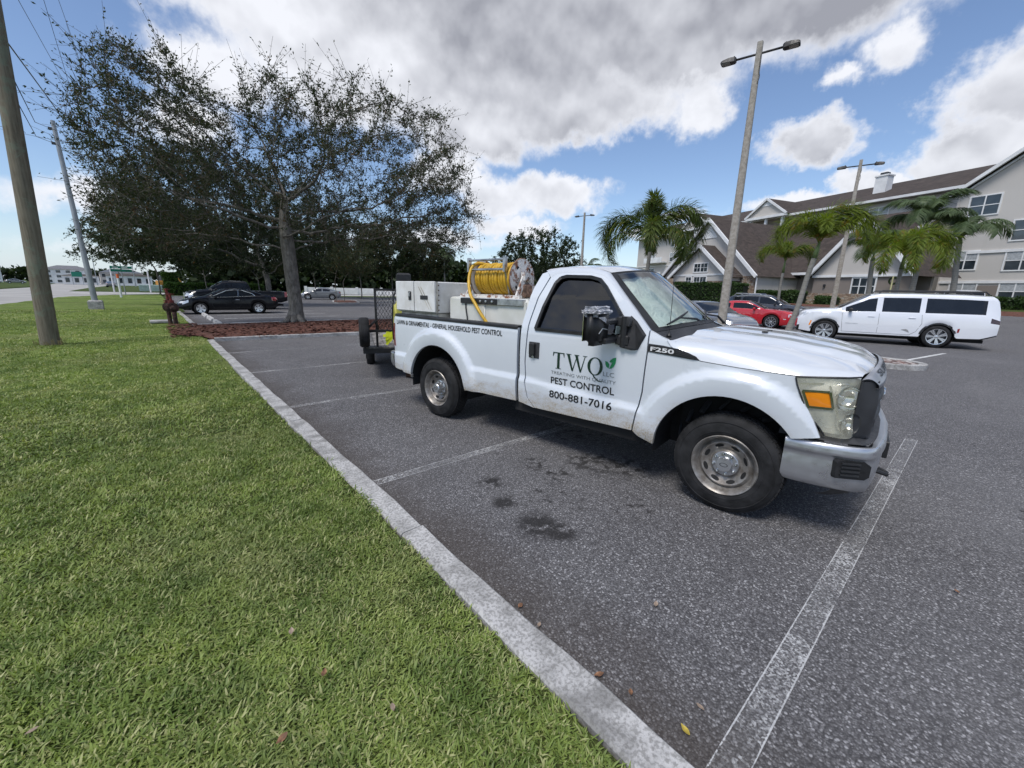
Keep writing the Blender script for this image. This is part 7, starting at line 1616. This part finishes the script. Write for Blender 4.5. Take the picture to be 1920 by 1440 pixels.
# site ground round the hotel
tag(poly_sheet('hotel_lawn', [(40, -30), (62, 60), (140, 60), (140, -60), (46, -60)], 1.02, m_verge), kind='structure')
bm = MB(); bm.add([(37.6, -30, .42), (40, -30, 1.02), (62, 60, 1.02), (58, 60, .5)], [(0, 1, 2, 3)]); tag(bm.build('planted_slope', m_mulch), kind='structure')
kerb('kerb', [(37.4, -30), (48, 14), (57.8, 60)], .18, .2, .62)
# --- hedges
def hedge(label, pts, w_, h, z0, n, ls=.12, mat=None, seed=1):
    rng = np.random.default_rng(seed); o = thing('hedge', label, 'hedge', (pts[0][0], pts[0][1], z0), 0); L = [math.hypot(b[0] - a[0], b[1] - a[1]) for a, b in zip(pts, pts[1:])]; T = sum(L); P = []; N = []
    bm = MB()
    for a, b in zip(pts, pts[1:]): bm.bar((a[0] - pts[0][0], a[1] - pts[0][1], h * .47), (b[0] - pts[0][0], b[1] - pts[0][1], h * .47), w_ * .84, h * .88)
    bm.build('inner_box', simple('hedge_core', (.012, .018, .008), .95), o)  # one dark box fills the hedge behind its leaves
    for k in range(n):
        s = rng.random() * T; i = 0
        while s > L[i] and i < len(L) - 1: s -= L[i]; i += 1
        a, b = pts[i], pts[i + 1]; f = s / L[i]; d = Vector((b[0] - a[0], b[1] - a[1])).normalized(); nx, ny_ = -d.y, d.x; r_ = rng.random(); bump = .06 * math.sin(s * 2.1) + .04 * math.sin(s * 5.3)
        if r_ < .42: o_, z = (w_ / 2 + bump * .6) * (1 if rng.random() < .5 else -1), h * rng.random()
        else: o_, z = w_ * (rng.random() - .5), h + bump
        P.append((a[0] + (b[0] - a[0]) * f + nx * o_ - pts[0][0] + rng.normal(0, .04), a[1] + (b[1] - a[1]) * f + ny_ * o_ - pts[0][1] + rng.normal(0, .04), z + rng.normal(0, .04)))
    P = np.array(P); V, F = leaves_mesh(P, rng.normal(0, 1, P.shape) + np.array([0, 0, .5]), ls, rng, .6); link('foliage', fast_mesh('foliage', V, F), mat or M_HEDGE, o); return o
M_HEDGE = leaf_mat('hedge_leaf', (.020, .042, .012), (.045, .080, .022))
def hw_(u, v): p = hotel.matrix_basis @ Vector((u, -v, 0)); return (p.x, p.y)
hedge('tall dark clipped hedge in front of the lobby gable', [hw_(30.6, 28.0), hw_(24.6, 29.6)], 1.3, 2.0, .9, 9000, .22, seed=2)
hedge('lower hedge between the slate suv and the grey lobby wall', [hw_(25.2, 31.6), hw_(21.6, 32.2)], 1.2, 1.25, .9, 5000, .20, seed=3)
hedge('low hedge row along the foot of the right hotel wing', [hw_(17.8, 40.6), hw_(8.0, 40.6)], 1.3, 1.0, .95, 7000, .24, seed=4)
hedge('clipped green hedge along the driveway behind the black vehicles', [(1.6, 70.5), (12.5, 69.5)], 1.6, 1.45, 0, 8000, .22, leaf_mat('bright_hedge_leaf', (.035, .075, .015), (.065, .125, .025)), seed=5)
hedge('shrub clipped into a cube at the left end of the driveway hedge', [(1.5, 73.0), (3.1, 73.0)], 1.6, 2.7, 0, 2600, .22, bpy.data.materials['bright_hedge_leaf'], seed=6)
hedge('rounded dark shrubs under the palms near the stone base', [hw_(21.0, 32.8), hw_(19.6, 32.8)], .9, .7, .95, 1500, .18, seed=7)
# ================================================================== poles, lamps, valves, stops, far roadside
m_wood, t, b = new_mat('weathered_pole_wood'); v = obc(t); vs = t.vmath('MULTIPLY', v, (1, 1, .06)); n = t.noise(vs, 26, 5, .65); n2 = t.noise(v, 2.6, 5, .7, dist=1.0); n3 = t.noise(v, 1.1, 3)
c = t.mix(t.smooth(n, .3, .7), (.105, .088, .062), (.20, .175, .13)); c = t.mix(t.smooth(n2, .5, .62, 0, .75), c, (.16, .185, .135)); c = t.mix(t.smooth(n3, .45, .7, 0, .5), c, (.24, .215, .165)); t.set(b.inputs['Base Color'], c); b.inputs['Roughness'].default_value = .95
t.set(b.inputs['Normal'], t.node('ShaderNodeBump', {'Height': n, 'Strength': .6, 'Distance': .02}).outputs[0])
p1 = thing('utility_pole', 'thick weathered wooden utility pole standing in the lawn at far left', 'utility pole', (-2.14, 15.86, .05))
bm = MB(); bm.tube([(.0 + .042 * z, -.01 * z, z) for z in (-.3, 0, .6, 1.5, 3, 5, 7.5, 10.5)], [.190, .186, .182, .178, .172, .163, .152, .14], 20); bm.build('shaft', m_wood, p1, smooth=True, sharp=60)
bm = MB(); bm.box((.44, -.1, 9.7), (2.2, .11, .13)); bm.build('crossarm', m_wood, p1)
for x in (-.4, .44, 1.3): bm = MB(); bm.lathe([(.03, 0), (.05, .05), (.03, .08), (.05, .12), (0, .15)], 10, Matrix.Translation((x, -.1, 9.77))); bm.build('insulator', M_BLK2, p1)
bm = MB(); bm.box((.06, -.178, 2.2), (.06, .01, .03)); bm.build('pole_tag', M_ALU, p1)
bm = MB()
for k in range(90):
    a = random.uniform(0, 6.283); r_ = random.uniform(.18, .30); h = random.uniform(.06, .16); p = Vector((r_ * math.cos(a), r_ * math.sin(a), 0)); bm.bar(p, p + Vector((random.uniform(-.05, .05), random.uniform(-.05, .05), h)), .006, .003)
tag(bm.build('dry_grass_ring', simple('dry_grass', (.27, .22, .10), .9), None, loc=(-2.14, 15.86, .05)), 'dry uncut grass round the foot of the wooden utility pole', kind='stuff')
m_galv = simple('galvanised_grey', (.34, .36, .38), .5, metal=.4, var=.1, vs=1.5)
p2 = thing('utility_pole', 'slim grey metal pole on a square concrete foot, beyond the wooden pole', 'utility pole', (-2.45, 33.72, .05))
bm = MB(); bm.tube([(-.022 * z, 0, z) for z in (.3, 2, 5, 9.7)], [.14, .13, .115, .09], 14); bm.build('shaft', m_galv, p2, smooth=True, sharp=60); bm = MB(); bm.box((0, 0, .22), (.62, .62, .62), ch=.06, taper=.8); bm.build('foot', m_conc, p2)
for z in (8.6, 9.3): bm = MB(); bm.box((-.022 * z - .16, 0, z), (.14, .1, .12)); bm.build('bracket', M_BLK2, p2)
def wire(label, P, r_):
    bm = MB(); bm.tube(P, r_, 5); tag(bm.build('overhead_wire', M_BLK, smooth=True), label, 'wire', 'overhead wires at the left')
wire('thickest black overhead wire slanting behind the oak crown', [(-2.45, -14, 10.0), (-2.45, 15.8, 8.5), (-2.45, 31, 10.1), (-2.45, 57, 12.4), (-3, 140, 15)], .022)
wire('upper thin wire nearest the top left corner', [(-2.2, -10, 14), (-2.45, 27.9, 12.6), (-2.45, 49, 15.1), (-3, 150, 21)], .011)
wire('left wire of the pair that leaves the frame at the top', [(-2.3, 0, 19.0), (-2.45, 39.5, 17.6), (-2.45, 48, 12.6 + 2.5), (-3, 160, 20)], .013)
wire('right wire of the pair that leaves the frame at the top', [(-2.3, 20, 23), (-2.45, 53, 23.4), (-2.45, 66, 24.6), (-3, 170, 28)], .016)
wire('upper thin cable strung from the wooden pole to the grey metal pole', [(-1.75, 15.8, 6.25), (-2.45, 25, 7.5), (-2.62, 33.7, 9.3)], .011); wire('lower thin cable strung from the wooden pole past the grey metal pole', [(-1.78, 15.8, 5.8), (-2.5, 25, 7.0), (-2.62, 33.7, 8.6), (-2.7, 60, 12), (-3, 150, 20)], .010)
# --- parking lot lamps: square concrete post, two LED heads
m_post, t, b = new_mat('cast_concrete_post'); v = obc(t); n = t.noise(v, 7, 5, .7); t.set(b.inputs['Base Color'], t.mix(t.smooth(n, .3, .7), (.25, .225, .19), (.40, .37, .325))); b.inputs['Roughness'].default_value = .9
m_head = simple('bronze_lamp_head', (.030, .028, .027), .5, var=.15); m_led = simple('led_cover', (.30, .29, .26), .3, var=.1)
def lamp(label, loc, H=12.0, lean=(0, 0), az_=168, w0=.30, rz=0):
    o = thing('street_lamp', label, 'lamp post', loc, R(90 - az_), 'twin headed lamp posts of the parking lot')
    def ring_(z, w_): return [(sx * w_ / 2, sy * w_ / 2, z) for sx, sy in ((-.7, -1), (.7, -1), (1, -.7), (1, .7), (.7, 1), (-.7, 1), (-1, .7), (-1, -.7))]
    bm = MB(); V = []; zs = (-.3, 2, 5, 9, H)
    for z in zs: V += ring_(z, w0 * (1 - .45 * max(0, z) / H))
    bm.add(V, [(i * 8 + k, i * 8 + (k + 1) % 8, (i + 1) * 8 + (k + 1) % 8, (i + 1) * 8 + k) for i in range(4) for k in range(8)] + [tuple(32 + k for k in range(8))]); bm.build('post', m_post, o)
    bm = MB(); bm.tube([(-.90, 0, H - .42), (.90, 0, H - .42)], .045, 8); bm.build('arm', m_head, o, smooth=True)
    for s in (1, -1):
        hd = MB(); P = [(.84, .10, -.06, .07), (.90, .16, -.08, .10), (1.12, .20, -.07, .095), (1.36, .20, -.06, .055), (1.43, .18, -.055, .02)]; V = []
        for x, w_, zl, zh in P: V += [(s * x, -w_, H - .42 + zl), (s * x, w_, H - .42 + zl), (s * x, w_ * .8, H - .42 + zh), (s * x, -w_ * .8, H - .42 + zh)]
        F = [(i * 4 + k, (i + 1) * 4 + k, (i + 1) * 4 + (k + 1) % 4, i * 4 + (k + 1) % 4) for i in range(4) for k in range(4)] + [(0, 1, 2, 3), (19, 18, 17, 16)]
        hd.add(V, F); h_ = hd.build('lamp_head', m_head, o)
        bm = MB(); bm.box((s * 1.22, 0, H - .42 - .078), (.32, .32, .02)); bm.build('led_panel', m_led, h_); bm = MB(); bm.lathe([(.035, 0), (.035, .06), (.02, .08), (0, .08)], 8, Matrix.Translation((s * .94, 0, H - .42 + .09))); bm.build('photocell', m_head, h_)
    bm = MB(); bm.tube(cr([(.09, -.10, H - .5), (.13, -.12, H - .8), (.10, -.11, H - 1.05), (.16, -.12, H - 1.35), (.07, -.10, H - 1.6)], 4), .012, 5); bm.box((.12, -.12, H - .85), (.04, .04, .22)); bm.build('dangling_wire', M_BLK2, o); return o
lamp('tall twin headed lamp post rising behind the pickup hood, nearest of the lamps', (14.86, 5.94, 0), 12.6, w0=.38).scale = (.727,) * 3
lamp('twin headed lamp post rising in front of the hotel lobby roof', (31.2, 6.15, .15), 12.6, w0=.38).scale = (.727,) * 3
lamp('far small twin headed lamp post between the oak and the foxtail palm', (33.6, 27.9, .2), 12.6, w0=.38).scale = (.727,) * 3
# --- rusty valve assembly on the lawn
m_red = simple('faded_red_iron', (.20, .035, .028), .75, var=.35, vs=9, var2=(.10, .03, .022)); m_iron = simple('rusted_cast_iron', (.085, .045, .034), .85, var=.4, vs=11, bump=.4)
vl = thing('backflow_valve', 'rusty red pipe valve assembly standing on the lawn beside the kerb end', 'valve', (.52, 21.2, .06), R(-78))
bm = MB(); bm.tube([(-.28, 0, 0), (-.28, 0, .55)], .075, 14); bm.build('riser_pipe', m_iron, vl, smooth=True, sharp=50); bm = MB(); bm.tube([(.42, 0, 0), (.42, 0, .5)], .075, 14); bm.build('riser_pipe', m_iron, vl, smooth=True, sharp=50)
bm = MB(); bm.tube([(-.30, 0, .66), (-.14, 0, .70), (.0, 0, .66), (.14, 0, .70), (.28, 0, .66), (.44, 0, .62)], [.12, .16, .13, .17, .13, .11], 16); bm.build('valve_body', m_iron, vl, smooth=True)
for x in (-.22, -.06, .06, .22, .36): bm = MB(); bm.lathe([(.0, -.018), (.19, -.018), (.19, .018), (0, .018)], 20, Matrix.Translation((x, 0, .67)) @ Matrix.Rotation(R(90), 4, 'Y')); bm.build('flange', m_iron, vl)
for x, h in ((-.14, .62), (.22, .44)):
    bm = MB(); bm.tube([(x, 0, .78), (x, 0, .95)], .10, 14); bm.tube([(x, 0, .95), (x, 0, .78 + h)], [.05, .045], 12); st = bm.build('bonnet', m_red, vl, smooth=True, sharp=50)
    bm = MB(); bm.lathe([(.13 + .016 * math.cos(q), .016 * math.sin(q)) for q in (0, 1.05, 2.1, 3.14, 4.2, 5.2)], 20, Matrix.Translation((x, 0, .74 + h)), close=True); bm.bar((x - .13, 0, .74 + h), (x + .13, 0, .74 + h), .02, .015); bm.bar((x, -.13, .74 + h), (x, .13, .74 + h), .02, .015); bm.build('handwheel', m_red, vl)
for z in (.86, .93): bm = MB(); bm.lathe([(.0, -.014), (.15, -.014), (.15, .014), (0, .014)], 18, Matrix.Translation((-.14, 0, z))); bm.build('bonnet_flange', m_red, vl)
bm = MB(); bm.tube(cr([(-.2, .08, 1.25), (-.36, .12, 1.0), (-.5, .2, .6), (-.75, .3, .2), (-1.0, .4, .02)], 6), .016, 6); bm.build('chain', M_BLK2, vl, smooth=True)
bm = MB(); bm.box((0, 0, 0), (.9, .7, .10), ch=.02); tag(bm.build('concrete_pad', m_conc, loc=(.28, 22.4, .10)), 'small grey concrete valve box lid in the grass by the rusty valve', 'slab')
# --- wheel stops
def wstop(label, p, rz, L=1.85, paint_m=None):
    o = thing('wheel_stop', label, 'wheel stop', p, rz, 'concrete wheel stops'); bm = MB(); V = []
    for x in (-L / 2, -L / 2 + .07, L / 2 - .07, L / 2):
        f = .7 if abs(x) == L / 2 else 1
        V += [(x, -.085, 0), (x, -.055 * f, .13 * f), (x, .055 * f, .13 * f), (x, .085, 0)]
    bm.add(V, [(i * 4 + k, i * 4 + k + 1, (i + 1) * 4 + k + 1, (i + 1) * 4 + k) for i in range(3) for k in range(3)] + [(0, 3, 2, 1), (12, 13, 14, 15)]); bm.build('block', paint_m or m_ws, o); return o
m_ws = simple('whitened_concrete', (.50, .49, .47), .85, var=.18, vs=4, bump=.3)
for k, (y, lab) in enumerate(((21.6, 'whitish wheel stop nearest the mulch island, in front of the coupe'), (24.3, 'middle whitish wheel stop of the three between island and coupe'), (26.9, 'whitish wheel stop closest to the black coupe'))): wstop(lab, (2.02, y, 0), R(90))
for k, (x, y, lab) in enumerate(((21.6, 44.6, 'pale wheel stop in the far lot seen through the trailer mesh'), (24.6, 44.2, 'pale wheel stop in the far lot right of the trailer headboard post'))): wstop(lab, (x, y, 0), R(-8))
# --- little islands
def isle(label_k, cx, cy, L, W_, rz, mat, z=.13):
    n = 28; P = []
    for k in range(n):
        a = 2 * math.pi * k / n; x = (L / 2 - W_ / 2) * (1 if math.cos(a) > 0 else -1) + W_ / 2 * math.cos(a); y = W_ / 2 * math.sin(a); P.append((cx + x * math.cos(rz) - y * math.sin(rz), cy + x * math.sin(rz) + y * math.cos(rz)))
    kerb('island_kerb', P + [P[0]], .17, -.05, z); return tag(poly_sheet('island_bed', P, z - .03 + .004, mat), kind='structure')
m_peb, t, b = new_mat('red_and_white_pebbles'); v = pos(t); vo = t.node('ShaderNodeTexVoronoi', {'Vector': v, 'Scale': 9.0}); rn = t.sep(vo.outputs['Color'])[0]; c = t.mix(t.smooth(rn, .35, .6), (.20, .09, .065), (.55, .52, .48)); c = t.mix(t.smooth(vo.outputs['Distance'], .35, .6), c, (.10, .06, .05)); t.set(b.inputs['Base Color'], c); b.inputs['Roughness'].default_value = .9
isle('near', 14.85, 4.2, 6.9, 1.3, R(83), m_peb)
isle('far', 15.6, 45.0, 8.0, 2.4, R(72), m_mulch); isle('far2', 25.5, 47.5, 10, 1.6, R(20), m_verge)
# --- low wall beyond the lot
wl = thing('boundary_wall', 'long low white wall beyond the far side of the parking lot', 'wall', (31, 87, 0), math.atan2(-4, 9.5)); bm = MB(); bm.box((4, 0, .65), (24, .25, 1.3)); bm.build('panel', M_TRIM, wl)
for k in range(6): bm = MB(); bm.box((-8 + 4.8 * k, 0, .75), (.5, .5, 1.5)); bm.build('pier', M_TRIM, wl)
kerb('kerb', [(1.4, 62.3), (60, 62.3)], .18, -.05, .12, step=1.0)
# --- roadside markers and signs
m_wpost = simple('white_marker_post', (.72, .72, .72), .5, var=.08); m_org = simple('orange_band', (.75, .16, .04), .5)
for (x, y, h, lab, cap) in ((-4.1, 88.0, 3.6, 'tall white pipe post by the driveway mouth', False), (-2.3, 58.9, 2.0, 'white marker post with an orange top in the lawn', True), (.1, 86.8, 3.2, 'white painted post left of the slender oak', False)):
    o = thing('marker_post', lab, 'post', (x, y, 0)); bm = MB(); bm.tube([(0, 0, 0), (0, 0, h)], .10, 10); bm.build('shaft', m_wpost, o)
    if cap: bm = MB(); bm.tube([(0, 0, h - .05), (0, 0, h + .35)], .11, 10); bm.build('orange_top', m_org, o)
sg = thing('street_sign', 'green street name plates on a pole by the driveway', 'street sign', (-2.2, 67.0, 0), R(8)); bm = MB(); bm.tube([(0, 0, 0), (0, 0, 3.6)], .05, 8); bm.build('pole', m_galv, sg)
m_green = simple('green_sign', (.01, .20, .13), .4)
for z, rz in ((3.2, 0), (2.85, .15)): bm = MB(); bm.box((0, -.07, z), (1.9, .02, .28), rz=rz); bm.build('sign_plate', m_green, sg)
bm = MB(); bm.box((-.5, -.09, 3.2), (.5, .012, .08)); bm.box((.3, -.09, 3.2), (.5, .012, .08)); tag(bm.build('sign_lettering', M_TRIM, sg), kind='stuff')
ub = thing('utility_box', 'pale green utility box on the grass beyond the driveway', 'utility box', (.2, 95, 0), 0); bm = MB(); bm.box((0, 0, .55), (3.0, 1.6, 1.1), ch=.05); bm.build('cabinet', simple('pale_green_box', (.32, .42, .38), .5), ub)
dg = thing('digger', 'small orange digger parked beyond the driveway trees', 'digger', (3.0, 150, 0), .4); m_do = simple('orange_plant_paint', (.62, .28, .04), .5)
bm = MB(); bm.box((0, 0, 1.3), (2.6, 1.8, 1.2), ch=.1); bm.build('body', m_do, dg); bm = MB(); bm.box((.2, 0, 2.5), (1.4, 1.5, 1.4), ch=.1); bm.build('cab', M_BLK2, dg)
for y in (-.9, .9): bm = MB(); bm.box((0, y, .4), (3.0, .5, .8), ch=.2); bm.build('track', M_BLK, dg)
bm = MB(); bm.bar((1.2, 0, 1.6), (3.2, 0, 3.6), .3, .3); bm.bar((3.2, 0, 3.6), (4.4, 0, 1.6), .25, .25); bm.box((4.4, 0, 1.2), (.7, .9, .7), ch=.1); bm.build('boom', m_do, dg)
# --- far town along the road
def block(name, label, x, y, w_, d, h, rz, wall, roof_h=1.5, rows=3, cols=6, roofm=None):
    o = thing(name, label, 'building', (x, y, 0), rz); bm = MB(); bm.box((0, 0, h / 2), (w_, d, h)); bm.build('wall', wall, o)
    bm = MB(); e = .5; V = [(-w_ / 2 - e, -d / 2 - e, h), (w_ / 2 + e, -d / 2 - e, h), (w_ / 2 + e, d / 2 + e, h), (-w_ / 2 - e, d / 2 + e, h), (-w_ / 2 + d * .4, 0, h + roof_h), (w_ / 2 - d * .4, 0, h + roof_h)]; bm.add(V, [(0, 1, 5, 4), (1, 2, 5), (2, 3, 4, 5), (3, 0, 4)]); bm.build('roof', roofm or M_ROOF, o)
    for r_ in range(rows):
        for c_ in range(cols): bm = MB(); bm.box((-w_ / 2 + w_ * (c_ + .5) / cols, -d / 2 - .03, h * (r_ + .5) / rows), (w_ / cols * .45, .1, h / rows * .5)); bm.build('window', M_PANE, o)
    return o
block('apartment_building', 'white three storey apartment block far down the road', -24.5, 252, 13.5, 10, 5.6, R(5), M_TRIM, 1.6, 3, 5, simple('grey_roof', (.16, .16, .17), .9))
block('apartment_building', 'long grey roofed block right of the white apartment block', -9, 262, 14, 10, 5.0, R(5), M_GABLE, 1.8, 2, 6, simple('slate_roof', (.12, .13, .15), .9))
block('shop', 'low white shop behind the green highway sign', -18, 215, 9, 7, 3.0, R(5), M_TRIM, .6, 1, 4)
block('shop', 'wide pale shop beyond the driveway posts', -5, 205, 12, 7, 3.4, R(3), M_TRIM, .6, 1, 5)
block('shop', 'low brownish shop at the left edge of the picture', -62, 262, 16, 9, 3.6, R(10), simple('terracotta_wall', (.42, .26, .20), .8), .8, 1, 5)
block('shop', 'white shop with flat roof at the far left edge', -48, 255, 10, 9, 4.6, R(10), M_TRIM, .6, 1, 4)
hs = thing('highway_sign', 'green highway sign in front of the white apartment block', 'road sign', (-17.6, 200, 0), R(5)); bm = MB(); bm.box((0, 0, 3.4), (2.4, .1, 1.6)); bm.build('sign_plate', m_green, hs)
for x in (-1.2, 1.2): bm = MB(); bm.tube([(x, .1, 0), (x, .1, 4)], .09, 6); bm.build('post', m_galv, hs)
for k, (x, y, lab) in enumerate(((-40, 230, 'thin roadside light pole at the left edge'), (-12.5, 190, 'thin roadside pole near the highway sign'), (-7.5, 180, 'thin roadside pole right of the highway sign'), (-3.0, 170, 'thin roadside pole beyond the street sign'))):
    o = thing('roadside_pole', lab, 'pole', (x, y, 0)); bm = MB(); bm.tube([(0, 0, 0), (0, 0, 9 if k else 10)], [.14, .09], 6); bm.build('shaft', m_galv, o); bm = MB(); bm.tube([(0, 0, 9), (1.6, 0, 9.4)] if k else [(0, 0, 10), (2.6, 0, 10.8)], .06, 6); bm.build('arm', m_galv, o)
src = [o for o in COL.objects if o.name.startswith('parked_sedan') and 'grey car parked far' in o.get('label', '')][0]
for (x, y, a, lab) in ((-7.2, 148, 0, 'small car driving on the road toward the lot, far off'), (-46, 205, 80, 'far parked car at the left edge, first of the row'), (-41, 206, 84, 'far parked car at the left edge, second of the row'), (-36, 207, 85, 'far parked car at the left edge, third of the row'), (-31, 208, 82, 'far parked car beside the wooden pole')):
    c = copy_tree(src); c.location = (x, y, 0); c.rotation_euler.z = R(90 - a); c['label'] = lab; c['group'] = 'far cars by the road'
# --- fallen leaves
m_dl = simple('dry_leaf', (.30, .15, .075), .7, var=.35, vs=40); m_yl = simple('yellow_leaf', (.50, .38, .06), .6, var=.2, vs=40); m_gl = simple('pale_dry_leaf', (.36, .27, .20), .7, var=.2, vs=40)
def dry_leaf(x, y, z, L, a, m, lab, grp):
    bm = MB(); V = []; n = 6
    for k in range(n + 1):
        f = k / n; w_ = .26 * L * math.sin(math.pi * min(.98, f + .04)) ** .8; cz = .22 * L * (f - .5) ** 2 * 2 + .004; V += [(L * (f - .5), -w_, cz + w_ * .5), (L * (f - .5), 0, cz), (L * (f - .5), w_, cz + w_ * .35)]
    bm.add(V, [(3 * k + j, 3 * k + 3 + j, 3 * k + 4 + j, 3 * k + 1 + j) for k in range(n) for j in (0, 1)]); o = bm.build('fallen_leaf', m, loc=(x, y, z), smooth=True); o.rotation_euler = (random.uniform(-.2, .2), random.uniform(-.15, .15), a); tag(o, lab, 'leaf', grp)
AL = [(1.92, .91, 'pale curled leaf on the asphalt between the kerb and the near painted line'), (1.32, .85, 'brown leaf tucked against the kerb, upper of the two touching it'), (1.36, .71, 'reddish leaf a hand below the upper kerb leaf'), (1.53, .48, 'brown leaf on the asphalt right of the yellow leaf'), (3.43, -.2, 'small pale leaf alone on open asphalt right of the near painted line'), (1.32, 1.39, 'dark leaf by the kerb farthest from the bottom edge'), (1.31, 1.23, 'small brown leaf by the kerb just below the dark one')]
for k, (x, y, lab) in enumerate(AL): dry_leaf(x, y, .006, random.uniform(.034, .048), random.uniform(0, 6), m_dl if k % 3 else m_gl, lab, 'dry leaves on the asphalt')
dry_leaf(1.39, .48, .006, .047, 1.2, m_yl, 'curled yellow leaf on the asphalt beside the near kerb', 'dry leaves on the asphalt')
GL = [(.51, 1.25, 'pale leaf on the grass nearest the kerb at the bottom'), (.15, 1.4, 'brown leaf on the grass in the bottom middle of the lawn'), (.3, 1.91, 'small pale leaf on the grass in line with the second parking line'), (.35, 1.58, 'reddish leaf on the grass above the bottom kerb leaf'), (-.54, 2.01, 'long pale leaf on the grass in the bottom left corner')]
for k, (x, y, lab) in enumerate(GL): dry_leaf(x, y, lawn_z(x, y) + .035, random.uniform(.032, .045), random.uniform(0, 6), m_gl if k % 2 == 0 else m_dl, lab, 'dry leaves on the lawn')
